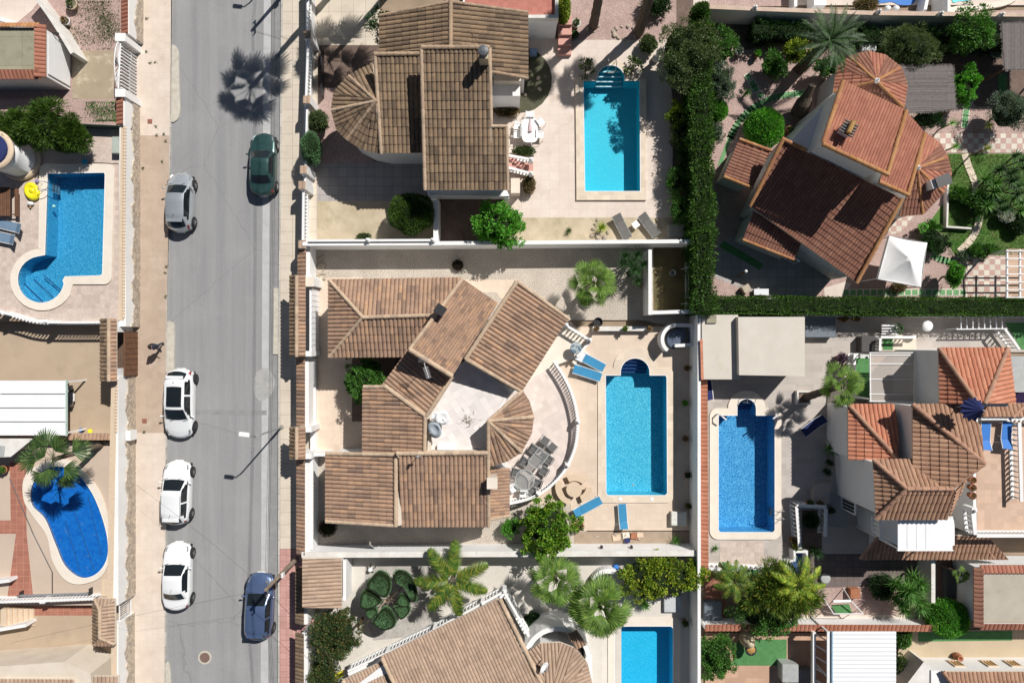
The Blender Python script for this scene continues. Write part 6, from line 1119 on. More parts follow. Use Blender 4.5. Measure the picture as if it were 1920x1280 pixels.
# bar wall
T = thing('bbq_bar', 'curved white barbecue counter against the wall above the aqua pool', 'barbecue', P(1265, 640, Y)); c1 = arc(1270, 636, 28, 130, 262, 14, 27) + [(1302, 610)]; bm = N(); wallbm(bm, W(c1, 1.25), .22, Y, 1.25); part('curved_wall', bm, mWhite, T)
bm = N(); wallbm(bm, W([(1300, 610), (1301, 646), (1266, 648)], 1.15), .2, Y, 1.15); part('side_wall', bm, mWhite, T); bm = N(); prism(bm, W(arc(1273, 636, 22, 110, 265, 12, 20) + [(1285, 617), (1284, 640)], .8), Y, .8); part('seat_shell', bm, plain('slate_blue', (.06, .085, .13), .6), T)
# planter wall and pots, plants
T = wall('low white planter wall with three pots below the fan palm', [(1112, 616), (1222, 616)], .55, .3, mWhiteT, Y)
for x, lb in ((1118, 'withered plant in pot at the left end of the planter wall'), (1172, 'green spiky plant in pot in the middle of the planter wall'), (1218, 'withered plant in pot at the right end of the planter wall')): potted(lb, x, 616, .55, .15, lDry if x != 1172 else lMid, lr=.28, n=90, h=.2)
fan_palm('green fan palm in the pale gravel beside the diagonal wing', 1113, 531, 56, 3.1, z0=Y, n=21, nb=20, lean=(.02, .02))
bm = N(); p = P(1120, 604, Y); lathe(bm, (p.x, p.y, Y), [(.2, 0), (.3, .3), (.31, .45), (.26, .45), (.24, .3)], 16); tag(solo('black_tub', bm, mBlack), 'black tub under the fan palm by the planter wall', 'tub')
for x, y, r_, h_, lb in ((1186, 490, 19, 1.6, 'dark yucca clump in the shade by the boundary wall'), (1195, 510, 17, 1.3, 'lower dark yucca of the pair in the shade'),): spiky(lb, x, y, r_, Y, lDark, 5, 44, h_, 'yuccas by the boundary wall', w0=.05, spread=16)
spiky('brownish spiky plant in the gravel beneath the dark yuccas', 1198, 535, 15, Y, lDry, 2, 34, .5, w0=.03, spread=8)
for i, (x, y, lb) in enumerate(((1288, 690, 'withered potted plant on the right side of the aqua pool, topmost'), (1284, 755, 'green potted palm on the right side of the aqua pool'), (1285, 822, 'brown potted plant right of the aqua pool, middle'), (1289, 890, 'dark potted plant right of the aqua pool, low'), (1290, 948, 'potted plant above the white pump box'))): potted(lb, x, y, Y + .02, .17, (lDry, lBright, lDry, lDark, lOlive)[i], lr=.3, n=110)
spiky('small green yucca at the right end of the southern planting bed', 1268, 1012, 16, Y, lMid, 1, 36, .35, w0=.045); potted('terracotta pot with a feathery plant beside the slanting blue lounger', 1086, 985, Y, .28, lOlive, lr=.5)
bm = N(); rocks(bm, [(1150 + random.uniform(0, 55), 995 + random.uniform(0, 14)) for _ in range(9)], Y, .12); tag(solo('rubble', bm, mRock, kind='stuff'), 'broken slabs behind the upright blue lounger', None)
for i, (x, y, a, s, m_) in enumerate(((1156, 1008, 5, .5, mSand), (1174, 1003, 8, .45, mCopingW), (1190, 1004, -3, .5, mPotT), (1200, 1002, 2, .4, mSand), (1176, 1012, 0, .35, mNavy))): bm = N(); p = P(x, y, Y + .1); box(bm, (p.x, p.y, Y + .06 + .03 * i), (s, s * .8, .05), rz(R(a))); tag(solo('paving_slab', bm, m_), ('sandy slab left of the pile behind the upright lounger', 'pale slab leaning in the pile behind the upright lounger', 'terracotta slab in the pile behind the upright lounger', 'small pale slab right of the terracotta one', 'dark slab lying below the terracotta slab')[i], 'slab', 'slabs piled by the lounger')
tree('broad citrus tree with yellow-green tips at the south edge of the patio', 1030, 992, 56, 52, 3.3, lCitrus, K=120, per=80, cr=.26, l=.15, wd=.1, z0=Y); bm = None
tree('small round shrub in the gravel left of the broad citrus tree', 957, 989, 18, 17, 1.3, lBright, 'shrub', 'shrub', None, 24, 60, .22, .15, .05, Y)
tree('lush tree in the little court between the garage wing and the diagonal wing', 680, 712, 40, 44, 2.7, lMid, K=80, per=80, cr=.26, l=.16, wd=.07, z0=Y)
for x, y, lb in ((614, 990, 'dead brown bush in the shaded gravel under the south wing'), (858, 497, 'dark dead plant in the shaded gravel strip')): bush(lb, x, y, 17 if x < 700 else 9, 16 if x < 700 else 9, .7 if x < 700 else .5, leafmat('leaf_dead', (.03, .02, .015), (.06, .04, .03)), 900, .16, .03, Y, jit=.8)
bm = N(); rocks(bm, [(589 + random.uniform(0, 20), 478 + random.uniform(0, 46)) for _ in range(46)], Y, .10); tag(solo('stone_heap', bm, mRock, kind='stuff'), 'heap of pale stones in the corner of the gravel yard', None)
# street boundary of this plot
def swall(label, y0, y1, x=566, z=1.6):
    T = thing('street_wall', label, 'wall', P(x, y0, 0)); body(T, rect(x + 4, y0, x + 15, y1), z, mWhite, 0, 'wall_body'); tile_strip([(x, y0), (x, y1)], z + .06, .62, tGrey if y0 > 1000 else tMain, T, .24, .08, .14, flip=-1); return T
swall('white street wall with tiled top beside the heap of pale stones', 462, 516); swall('white street wall with tiled top beside the cream driveway', 668, 800, 564); swall('white street wall with tiled top beside the south wing', 860, 1040, 564); swall('white street wall with tiled top beside the bottom carport', 1062, 1170, 562); swall('white street wall with tiled top at the bottom edge', 1186, 1420, 562)
for y0, y1, lb in ((516, 668, 'long tiled roof over the white drive gate in the centre'), (800, 860, 'short tiled roof over the pedestrian gate in the centre')):
    T = thing('gate_roof', lb, 'gate roof', P(558, y0, .1)); tiles([(545, y0, 2.3), (545, y1, 2.3), (556, y1, 2.6), (556, y0, 2.6)], tGrey, T, .24, .4); tiles([(572, y0, 2.3), (572, y1, 2.3), (556, y1, 2.6), (556, y0, 2.6)], tMain, T, .24, .4); caps([(556, y0, 2.66), (556, y1, 2.66)], tMainC, T, .12)
    for yy in (y0 + 5, y1 - 5): body(T, rect(560, yy - 5, 584, yy + 5), 2.1, mWhite, .1, 'pillar')
T = thing('drive_gate', 'long white sliding gate inside the tiled gate roof', 'gate', P(586, 604, .1)); a, b = P(582, 541, 1.85), P(582, 666, 1.85); bm = N(); box(bm, (a.x, (a.y + b.y) / 2, 1.0), (.12, a.y - b.y, 1.7)); [box(bm, (a.x + .07, a.y + (b.y - a.y) * i / 12, 1.0), (.03, .06, 1.6)) for i in range(13)]; part('panel', bm, mMetalW, T)
T = thing('gate_pillar', 'white gate pillar at the top of the long sliding gate', 'pillar', P(580, 528, .1)); p = P(580, 528, 2.1); bm = N(); box(bm, (p.x, p.y, 1.1), (.5, .5, 2.0)); part('pillar', bm, mWhite, T); bm = N(); box(bm, (p.x, p.y, 2.13), (.62, .62, .07)); part('cap', bm, mCopingW, T)
wall('low white kerb wall along the cream driveway', [(586, 672), (587, 852)], .5, .35, mWhite, Y); wall('white wall between the cream driveway and the gravel corner', [(572, 852), (614, 852)], 1.5, .2, mWhite, Y); wall('white inner wall beside the shaded gravel of the south wing', [(582, 858), (582, 1030)], 1.4, .3, mWhite, Y)
wall('long white boundary wall with worn top south of the sandy-tiled house', [(566, 1039), (1312, 1036)], 1.75, .26, mWhite, Y, cap=.1, capm=mWhiteT); wall('tall white wall between the aqua pool garden and the right gardens', [(1311, 585), (1311, 1100), (1311, 1420)], 2.1, .2, mWhite, Y)
for x in (1128, 1184): bm = N(); p = P(x, 1028, 1.2); lathe(bm, (p.x, p.y + .12, 1.1), [(.06, 0), (.1, .05), (.08, .25), (.03, .3)], 10); tag(solo('wall_lamp', bm, mDarkM), 'dark lamp on the worn south wall, %s' % ('nearer the broad citrus tree' if x == 1128 else 'nearer the broken slabs'), 'wall lamp', 'lamps on the south wall')
# service yard
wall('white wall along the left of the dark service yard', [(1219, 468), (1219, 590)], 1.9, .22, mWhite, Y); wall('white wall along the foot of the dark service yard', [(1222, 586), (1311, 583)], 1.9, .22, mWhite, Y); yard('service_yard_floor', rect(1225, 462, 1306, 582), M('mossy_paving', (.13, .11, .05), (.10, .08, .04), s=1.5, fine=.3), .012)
T = thing('clothes_rack', 'white clothes drying rack in the dark service yard', 'drying rack', P(1288, 535, Y)); bm = N(); [tube(bm, [P(1285 + i * 3, 490, 1.0), P(1285 + i * 3, 582, 1.0)], .012, 4) for i in range(5)]; tube(bm, [P(1283, 500, 1.0), P(1300, 500, 1.0)], .02, 5); tube(bm, [P(1283, 570, 1.0), P(1300, 570, 1.0)], .02, 5); part('rails', bm, mWhiteP, T)
for y in (502, 568): bm = N(); a = P(1292, y, 1.0); tube(bm, [a, (a.x - .3, a.y, Y)], .018, 5); tube(bm, [a, (a.x + .3, a.y, Y)], .018, 5); part('leg', bm, mWhiteP, T)
bm = N(); p = P(1260, 512, Y); lathe(bm, (p.x, p.y, Y), [(.16, 0), (.2, .25), (.21, .27), (.17, .26), (.14, .04)], 14); tag(solo('bucket', bm, mGreyP), 'round grey tub on the floor of the dark service yard', 'tub')
# ================================================================ BOTTOM CENTRE: HOUSE WITH PALE TILES, PALMS AND CLOUD-PRUNED TREE
yard('pale_gravel_south', [(640, 1044), (1165, 1044), (1165, 1500), (560, 1500), (560, 1140), (640, 1140)], M('paving_pale_grey', (.62, .58, .52), (.56, .52, .46), s=.7, fine=.12, fs=20), .004)
yard('grey_gravel_bed', [(684, 1060), (815, 1062), (826, 1100), (800, 1190), (700, 1200), (684, 1150)], mGravelG, .01); yard('pool_patio_south', [(1128, 1044), (1306, 1044), (1306, 1500), (1128, 1500)], M('patio_white', (.66, .61, .55), (.60, .56, .50), s=.7, fine=.08), .008, [oBot])
pS = pool('aqua pool at the bottom edge beside the palms', oBot, [(1140, 1158), (1272, 1158), (1276, 1164), (1276, 1345), (1140, 1345)], Y, 1.25, mosaic('caustic_mosaic_bright', (.0, .42, .66), (.12, .66, .82), 7, .35), watermat('water', (1, 1, 1)), mCopingW, .08)
T = thing('carport', 'carport with pale clay tile roof in the corner by the street', 'carport', P(605, 1090, Y)); tiles([(641, 1046, 2.6), (641, 1138, 2.6), (567, 1138, 3.0), (567, 1046, 3.0)], tPale, T, .24, .5)
for x, y in ((634, 1052), (634, 1130), (576, 1130)): body(T, rect(x - 4, y - 4, x + 4, y + 4), 2.4, mWhite, Y, 'post')
wall('white wall panel along the right side of the corner carport', [(646, 1050), (646, 1125)], 1.8, .2, mWhite, Y)
T = thing('scooter_stand', 'white and black garden machine by the corner carport', 'machine', P(694, 1068, Y)); p = P(694, 1068, .5); bm = N(); lathe(bm, (p.x, p.y, Y), [(.12, 0), (.15, .3), (.13, .45), (.05, .5)], 14); part('tank', bm, mWhiteP, T); bm = N(); [tube(bm, [(p.x + math.cos(a) * .1, p.y + math.sin(a) * .1, Y + .3), (p.x + math.cos(a) * .32, p.y + math.sin(a) * .32, Y)], .03, 6) for a in (.3, 1.6, 2.8, 4, 5.2)]; part('legs', bm, mDarkM, T)
# cloud-pruned tree
T = thing('cloud_pruned_tree', 'cloud-pruned tree with seven flat clipped green pads', 'tree', P(722, 1128, Y)); c0 = P(728, 1125, 1.0)
pads = [([(690, 1090), (708, 1072), (725, 1078), (732, 1095), (728, 1115), (718, 1121), (700, 1110), (688, 1103)], 2.2), ([(736, 1080), (742, 1071), (760, 1073), (775, 1090), (781, 1110), (780, 1128), (772, 1128), (764, 1112), (752, 1096), (740, 1092)], 2.1), ([(678, 1112), (688, 1108), (714, 1126), (706, 1136), (690, 1142), (676, 1140), (675, 1126)], 2.0), ([(746, 1124), (752, 1114), (762, 1120), (767, 1134), (756, 1138), (744, 1132)], 1.9), ([(740, 1138), (756, 1136), (767, 1138), (766, 1150), (752, 1162), (744, 1152), (738, 1142)], 2.0), ([(686, 1145), (702, 1140), (706, 1150), (696, 1160), (688, 1156)], 1.8), ([(700, 1162), (716, 1142), (728, 1142), (741, 1162), (738, 1176), (722, 1182), (706, 1176), (698, 1168)], 2.2)]
tb = N(); tube(tb, [(c0.x, c0.y - .1, Y), (c0.x, c0.y, .8), (c0.x + .05, c0.y, 1.2)], [.12, .09, .07], 8)
for pp, zz in pads:
    pp = spline(pp, 4, True); w_ = W(pp, zz); cx = sum(v.x for v in w_) / len(w_); cy = sum(v.y for v in w_) / len(w_); tube(tb, [(c0.x, c0.y, .9), ((cx + c0.x) / 2, (cy + c0.y) / 2, 1.25), (cx, cy, zz - .3)], [.05, .035, .03], 6)
    k = len(w_); A = np.array([[v.x, v.y] for v in w_]); n_ = 2600; i0 = rng.integers(0, k, n_); t = rng.uniform(0, 1, (n_, 1)); e = A[i0] * (1 - t) + A[(i0 + 1) % k] * t; s = rng.uniform(0, 1, (n_, 1)) ** .5; q = np.array([[cx, cy]]) * (1 - s) + e * s
    zz_ = zz + .05 - .28 * (s[:, 0] ** 4) ; pos = np.concatenate([q, zz_[:, None]], 1); dr = np.concatenate([(e - [[cx, cy]]) * s ** 3, np.full((n_, 1), .5)], 1); n2 = 900; i1 = rng.integers(0, k, n2); t = rng.uniform(0, 1, (n2, 1)); e2 = A[i1] * (1 - t) + A[(i1 + 1) % k] * t
    pos = np.concatenate([pos, np.concatenate([e2, rng.uniform(zz - .45, zz - .15, (n2, 1))], 1)]); dr = np.concatenate([dr, np.concatenate([e2 - [[cx, cy]], np.full((n2, 1), .1)], 1)])
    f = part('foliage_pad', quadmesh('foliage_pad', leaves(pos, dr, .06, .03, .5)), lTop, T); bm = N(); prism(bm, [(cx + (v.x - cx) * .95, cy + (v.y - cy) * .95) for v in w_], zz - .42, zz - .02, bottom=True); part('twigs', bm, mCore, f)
part('trunk', tb, mBark, T)
tag(solo('rusty_post', (lambda b: (box(b, P(676, 1166, .9), (.12, .12, 1.6)), b)[1])(N()), mWoodB), 'brown post lying in shadow below the cloud-pruned tree', 'post')
T = thing('stone_path_bar', 'pale bar laid across the cloud-pruned tree bed', 'bar', P(690, 1160, Y)); bm = N(); beam(bm, P(680, 1178, .3), P(722, 1126, 1.9), .09, .06); part('bar', bm, mSand, T)
tree('large shrub with rusty orange tips beside the corner carport', 626, 1196, 46, 54, 2.9, lRust, 'shrub', 'large_shrub', None, 130, 90, .3, .15, .06, Y); tree('rusty-tipped shrub at the bottom edge by the street wall', 606, 1268, 28, 30, 2.2, lRust, 'shrub', 'large_shrub', None, 50, 80, .28, .15, .06, Y)
feather_palm('bright yellow-green feather palm with six arching fronds', 848, 1088, 62, 3.0, m=lFeath2, n=7, z0=Y, nl=64, ll=.72, droop=.9, e0=30, e1=8, az0=R(80), lw=.085)
fan_palm('grey-green fan palm, left of the large pair by the bottom house', 1042, 1092, 62, 4.3, z0=Y, n=19, nb=20); fan_palm('large fan palm with brown tips, right of the pair by the bottom pool', 1126, 1142, 72, 4.8, z0=Y, n=26, nb=20)
tree('blocky yellow-green shrub filling the corner above the bottom pool', 1242, 1082, 78, 40, 2.4, lYell, 'shrub', 'large_shrub', .9, 210, 60, .24, .16, .09, Y, low=-.1, cs=.86)
spiky('small dark plant below the blocky yellow-green shrub', 1211, 1134, 15, Y, lMid, 2, 30, .4, w0=.06, spread=5); potted('thin leafy plant by the right wall of the bottom pool', 1284, 1166, Y, .16, lOlive); bush('dark round plant near the bottom house turret', 1000, 1163, 18, 15, .7, lDark, 900, .14, .05, Y, jit=.6)
chest('pale grey hatch box by the bottom pool, half shaded', 1262, 1132, Y, 1.1, 1.0, .3, mGreyP, lid=plain('pale_lid', (.52, .54, .55), .5))
wall('curved white planter wall above the bottom pool', arc(1140, 1092, 26, -170, -10, 12, 22), .8, .3, mWhite, Y); bm = N(); p = P(1155, 1064, .4); ball(bm, (p.x, p.y, .3), .22, 10, (1, 1, .8)); tag(solo('blue_ball', bm, mBlueL, smooth=True), 'bright blue ball in the corner by the yellow-green shrub', 'ball')
# house
H = thing('house', 'house with pale ribbed clay roofs set aslant at the bottom edge', 'house', P(850, 1250, Y))
tiles([(714, 1230, 3.3), (934, 1121, 3.3), (1062, 1400, 5.0), (842, 1509, 5.0)], tPale, H, .2, .38, hump=.055); caps([(937, 1122, 3.4), (1040, 1330, 4.7)], tMainC, H, .14); caps([(716, 1232, 3.4), (780, 1370, 4.2)], tMainC, H, .13)
tiles([(642, 1274, 2.9), (722, 1236, 2.9), (800, 1400, 4.0), (720, 1440, 4.0)], tPale, H, .2, .38, hump=.055); body(H, [(660, 1290), (720, 1245), (930, 1135), (1020, 1300), (1050, 1420), (700, 1480)], 3.1, mWhite, Y); caps([(642, 1275, 3.0), (700, 1400, 3.8)], tMainC, H, .12)
ap = (1030, 1330, 4.2); rm = [(985, 1225, 3.2), (1012, 1205, 3.2), (1050, 1203, 3.2), (1080, 1215, 3.2), (1100, 1240, 3.2), (1112, 1290, 3.2)]
for i in range(5): tiles([rm[i], rm[i + 1], ap], tPale, H, .22, .42)
body(H, rm and [(990, 1235), (1014, 1213), (1050, 1211), (1078, 1222), (1094, 1245), (1100, 1340), (990, 1340)], 3.0, mWhite, Y); T = wall('curved white parapet wall round the bottom turret', arc(1045, 1240, 60, -160, -10, 14, 62), 2.7, .3, mWhite, Y); wall('white straight parapet beside the bottom pool', [(1104, 1226), (1108, 1420)], 2.4, .4, mWhite, Y)
tiles([(1062, 1188, 2.9), (1082, 1180, 2.9), (1100, 1208, 3.2), (1082, 1216, 3.2)], tMain, H, .2, .38); dish('white satellite dish on the bottom turret roof', 1017, 1248, 3.6, .36, 70, 50)
balustrade('white balustrade along the slanting terrace of the bottom house', [(652, 1258), (800, 1188), (946, 1108)], 1.2, .9, .24, posts=((726, 1224), (815, 1180), (905, 1130), (946, 1108))); wall('white terrace wall under the slanting balustrade', [(652, 1262), (800, 1192), (946, 1112), (990, 1190)], 1.2, .35, mWhite, Y); balustrade('short white balustrade down the right side of the bottom house', [(946, 1110), (994, 1196)], 1.2, .9, .24)
chest('yellow plastic sledge-like box at the bottom edge', 634, 1266, Y, .7, .3, .2, mYell, 25)
# ================================================================ TOP RIGHT: RED-ROOFED HOUSE IN A LUSH GARDEN
yard('mauve_gravel_garden', [(1326, 20), (2400, 20), (2400, 585), (1326, 585)], mGravelP, .004); yard('strip_above_wall', [(1300, -300), (2400, -300), (2400, 10), (1300, 10)], mPatioP, .006)
yard('dark_bed_north', [(1335, 26), (1700, 30), (2300, 60), (2300, 210), (1830, 200), (1790, 130), (1600, 90), (1470, 75), (1400, 95), (1340, 80)], mMulch, .008)
yard('lawn', [(1776, 288), (2300, 288), (2300, 478), (1790, 478), (1768, 440), (1740, 420), (1770, 380), (1785, 330)], M('lawn_soil', (.08, .19, .03), (.13, .17, .05), s=1.2, fine=.5, stain=((.22, .17, .09), 1.0, .6, .75)), .01)
yard('checker_path', [(1750, 250), (2300, 252), (2300, 287), (1772, 286), (1752, 262)], mChk, .02); yard('checker_terrace', [(1812, 482), (1890, 482), (1890, 560), (1810, 560)], mChk, .018); yard('checker_strip', [(1664, 440), (1668, 425), (1690, 408), (1712, 405), (1700, 425), (1684, 438)], mChk, .022)
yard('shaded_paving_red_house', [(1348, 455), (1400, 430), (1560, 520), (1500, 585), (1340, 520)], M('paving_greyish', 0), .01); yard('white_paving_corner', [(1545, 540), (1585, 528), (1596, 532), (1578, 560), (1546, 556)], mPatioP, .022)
# lawn blades
gx = rng.uniform(1778, 1925, 15000); gy = rng.uniform(290, 478, 15000); pts = np.array([P(a, b, Y + .01) for a, b in zip(gx, gy)])
tag(solo('lawn_grass', quadmesh('lawn_grass', leaves(pts, np.tile([0, 0, 1.], (len(pts), 1)), .09, .03, .5)), lGrass, kind='stuff'), 'green lawn grass in the right garden')
# green turf stepping tiles
turfn = [0]
def stepping(pts, label, s=.34, n=None):
    w_ = W(pts, Y + .03); T = thing('stepping_path', label, 'garden path', (w_[0].x, w_[0].y, Y)); acc = []
    for a, b in zip(w_, w_[1:]):
        L = (b - a).length; k = max(1, round(L / .44)); d = (b - a) / L
        for i in range(k): acc.append((a + d * (L * (i + .5) / k), math.atan2(d.y, d.x)))
    bm = N(); b2 = N()
    for p, a in acc: box(bm, (p.x, p.y, Y + .02), (.46, .46, .03), rz(a)); box(b2, (p.x, p.y, Y + .033), (.36, .36, .02), rz(a))
    part('tile_rims', bm, mCopingW, T); part('turf_squares', b2, mTurfL, T)
stepping([(1398, 136), (1408, 152), (1420, 172), (1432, 186)], 'short diagonal path of green turf tiles joining the long curved one'); stepping(spline([(1510, 175), (1478, 178), (1450, 183), (1425, 195), (1405, 208), (1388, 225), (1376, 245), (1368, 262)], 3), 'long curved path of green turf tiles beside the round bright bush')
stepping([(1822, 180), (1812, 205), (1808, 240)], 'short path of green turf tiles leading down to the checkered path'); stepping(spline([(1748, 478), (1762, 485), (1775, 489), (1790, 492)], 2), 'short arc of green turf tiles right of the white gazebo'); stepping([(1580, 548), (1812, 548)], 'straight path of green turf tiles along the horizontal hedge')
yard('turf_strip', [(1362, 266), (1371, 262), (1356, 303), (1345, 312)], mTurfL, .03); yard('turf_strip', [(1348, 462), (1358, 452), (1432, 495), (1424, 506)], mTurf, .03); yard('turf_patch', rect(1726, 556, 1756, 562), mTurf, .03); yard('turf_patch', rect(1872, 138, 1888, 176), mTurf, .03)
T = thing('stone_path', 'curved path of pale stone slabs across the lawn', 'garden path', P(1830, 400, Y)); sp_ = spline([(1808, 289), (1816, 315), (1828, 345), (1830, 380), (1836, 410), (1826, 440), (1812, 458), (1798, 472)], 4); w_ = W(sp_, Y)
for a, b in zip(w_[::2], w_[2::2]): d = (b - a).normalized(); bm = N(); m_ = (a + b) / 2; box(bm, (m_.x, m_.y, Y + .03), ((b - a).length - .03, .45, .05), rz(math.atan2(d.y, d.x))); part('slab', bm, mCopingS, T)
# walls and hedges
wall('long white boundary wall along the top of the red-roofed garden', [(1328, 14), (1420, 18), (1640, 26), (2400, 34)], 2.0, .2, mWhite, Y, cap=.06, capm=M('brick_edge', (.62, .48, .38), (.5, .38, .3)))
for x, y in ((1416, 15), (1648, 22), (1764, 26), (1878, 28)): bm = N(); p = P(x, y, 2.3); box(bm, (p.x, p.y, 2.2), (.22, .22, .35)); ball(bm, (p.x, p.y, 2.45), .1, 8); tag(solo('wall_finial', bm, mWhite), {1416: 'white finial on the top boundary wall nearest the long hedge', 1648: 'white finial on the top wall above the grey hood', 1764: 'white finial on the top wall left of the round dark tree', 1878: 'white finial on the top wall above the reed pergola'}[x], 'wall finial', 'finials on the top wall')
hedge('dark hedge under the top boundary wall', [(1416, 52), (1520, 54)], .9, 1.7, lDark, dens=200); hedge('dark hedge behind the feathery tree at the top right', [(1600, 64), (1760, 70), (1900, 76)], 1.0, 1.6, lDark, dens=160)
hedge('long clipped hedge running across the right gardens', [(1316, 571), (1480, 572), (1700, 574), (2100, 574)], 1.05, 2.4, lHedge, l=.12, lw=.055, amp=.09)
wall('white wall with palings along the foot of the horizontal hedge', [(1316, 587), (1600, 592), (2100, 594)], .8, .12, mWhiteT, Y)
feather_palm('big date palm arching over the turret of the red-roofed house', 1556, 76, 58, 4.4, m=lDate, n=44, z0=Y, nl=34, ll=.34, droop=1.3, lw=.04, e0=80, e1=-5, lean=(0, 0), tr=.28)
T = thing('trunk', 'thick pale old tree trunk leaning by the white wall of the red-roofed house', 'tree trunk', P(1500, 215, Y)); bm = N(); tube(bm, [P(1498, 212, .6), P(1508, 192, 1.4), P(1514, 180, 1.8)], [.55, .5, .3], 12); part('trunk', bm, mTrunk, T); bm = N(); tube(bm, [P(1512, 182, 1.7), P(1524, 160, 2.4)], [.3, .22], 8); part('limb', bm, mTrunk, T)
tree('silver-leaved shrub beside the long vertical hedge', 1354, 152, 26, 38, 2.0, lSilv, 'shrub', 'shrub', None, 60, 80, .24, .14, .045, Y); tree('dark leafy shrub at the top left of the mauve garden', 1355, 84, 30, 34, 2.2, lMid, 'shrub', 'shrub', None, 40, 60, .26, .16, .07, Y)
bush('round bright green clipped bush', 1435, 238, 38, 38, 2.3, lBright, 8000, .12, .05, Y, sh=.97, lump=.03); bush('round green clipped bush against the long vertical hedge', 1347, 206, 19, 21, 1.5, lBright, 3000, .11, .045, Y, lump=.03)
tree('variegated pale shrub near the corner of the turf strip', 1344, 248, 16, 20, 1.4, lSilv, 'shrub', 'shrub', None, 22, 50, .22, .12, .05, Y); spiky('small cycad casting a spiky shadow on the mauve gravel', 1399, 175, 13, Y, lMid, 1, 44, .3, w0=.035)
tree('yellow-green shrub beside the date palm', 1496, 94, 26, 20, 2.2, lYell, 'shrub', 'shrub', None, 34, 60, .25, .17, .07, Y); tree('dark green shrub left of the date palm', 1452, 118, 24, 24, 1.9, lMid, 'shrub', 'shrub', None, 36, 60, .25, .17, .07, Y); tree('leafy shrub between the date palm and the turret', 1560, 122, 34, 18, 2.0, lMid, 'shrub', 'shrub', None, 36, 60, .25, .17, .07, Y)
potted('small light-green potted plant on the mauve gravel', 1420, 102, Y, .18, lBright); potted('potted plant near the yellow-green shrub', 1443, 88, Y, .16, lOlive); potted('round pale pot among the plants at the top left of the mauve garden', 1386, 96, Y, .25, lSilv, mWhiteT); potted('dark potted shrub casting a round shadow on the mauve gravel', 1448, 136, Y, .26, lDark, lr=.6, n=260)
tree('feathery grey-green tree above the upper reed pergola', 1714, 86, 58, 40, 3.6, lOlive, K=90, per=90, cr=.28, l=.16, wd=.035, z0=Y, jit=.3); tree('rounded dark glossy tree by the top wall', 1824, 55, 44, 40, 3.8, lMid, K=90, per=70, cr=.3, l=.15, wd=.07, z0=Y)
tree('bright round bush right of the upper reed pergola', 1812, 160, 23, 34, 2.2, lBright, 'bush', 'bush', None, 60, 70, .22, .13, .07, Y); tree('silver olive tree at the right edge', 1900, 204, 36, 40, 2.8, lSilv, K=70, per=90, cr=.28, l=.12, wd=.04, z0=Y)
chest('grey rounded hood of a barbecue under the top wall', 1630, 84, Y, .9, .8, .9, mGreyP, name='grill', cat='grill')
# red-roofed house
H = thing('house', 'red-roofed house turned at an angle with two tiled turrets', 'house', P(1560, 330, Y))
tiles([(1699, 208, 6.9), (1581, 152, 6.9), (1542, 268, 7.5), (1662, 326, 7.5)], tRed, H, .17, .4, udir=(118, 56), hump=.05); caps([(1542, 270, 7.6), (1666, 328, 7.6)], tOchC, H, .13); caps([(1581, 152, 6.98), (1543, 268, 7.58)], tOchC, H, .13); caps([(1699, 208, 6.98), (1664, 326, 7.58)], tOchC, H, .12)
tiles([(1734, 250, 5.7), (1700, 212, 5.7), (1648, 340, 6.3), (1702, 364, 6.3)], tRed, H, .17, .4, udir=(118, 56), hump=.05); caps([(1648, 341, 6.38), (1704, 366, 6.38)], tOchC, H, .12); caps([(1734, 250, 5.78), (1702, 366, 6.38)], tOchC, H, .11)
body(H, [(1586, 160), (1692, 212), (1656, 318), (1550, 266)], 6.8, mWhite, Y); body(H, [(1690, 216), (1726, 254), (1697, 356), (1652, 336)], 5.6, mWhite, Y)
tiles([(1606, 529, 3.3), (1408, 388, 3.3), (1468, 264, 4.7), (1691, 372, 4.7)], tBrn, H, .19, .34, hump=.065); caps([(1468, 262, 4.8), (1407, 387, 3.4)], tOchC, H, .13); caps([(1692, 372, 4.8), (1606, 530, 3.4)], tOchC, H, .13); caps([(1466, 260, 4.8), (1512, 282, 4.8)], tOchC, H, .12)
body(H, [(1472, 274), (1682, 376), (1602, 516), (1532, 470), (1418, 388)], 3.2, mWhite, Y); body(H, [(1476, 272), (1600, 330), (1600, 200), (1560, 180)], 4.2, mWhite, Y)
tiles([(1357, 329, 2.7), (1385, 262, 2.7), (1444, 284, 3.0), (1412, 351, 3.0)], tBrn, H, .2, .5, hump=.06); caps([(1386, 261, 2.78), (1446, 283, 3.08)], tOchC, H, .11); caps([(1357, 331, 2.78), (1412, 353, 3.08)], tOchC, H, .11); body(H, [(1390, 270), (1440, 288), (1408, 344), (1364, 326)], 2.6, mWhite, Y)
tiles([(1393, 448, 2.5), (1412, 396, 3.0), (1508, 440, 3.0), (1490, 486, 2.5)], tBrn, H, .2, .5, udir=(97, 40), hump=.06); caps([(1392, 449, 2.56), (1488, 487, 2.56)], tOchC, H, .09); body(H, [(1398, 442), (1414, 402), (1502, 442), (1486, 478)], 2.4, mWhite, Y)
p = P(1593, 240, 8.1); bm = N(); box(bm, (p.x, p.y, 7.4), (.6, .5, 1.2), rz(R(-28))); part('chimney', bm, mWhite, H); bm = N(); [box(bm, (p.x + .32 * math.cos(R(62)) * 0 + (i - 2) * .16 * math.cos(R(62)), p.y + (i - 2) * .16 * math.sin(R(62)), 8.02), (.8, .05, .12), rz(R(-28))) for i in range(5)]; part('chimney_slats', bm, plain('black_slats', (.03, .03, .03)), H); bm = N(); tube(bm, [p + Vector((-.12, -.3, .12)), p + Vector((.15, .32, .12))], .14, 8); part('chimney_cap', bm, mOchre, H)
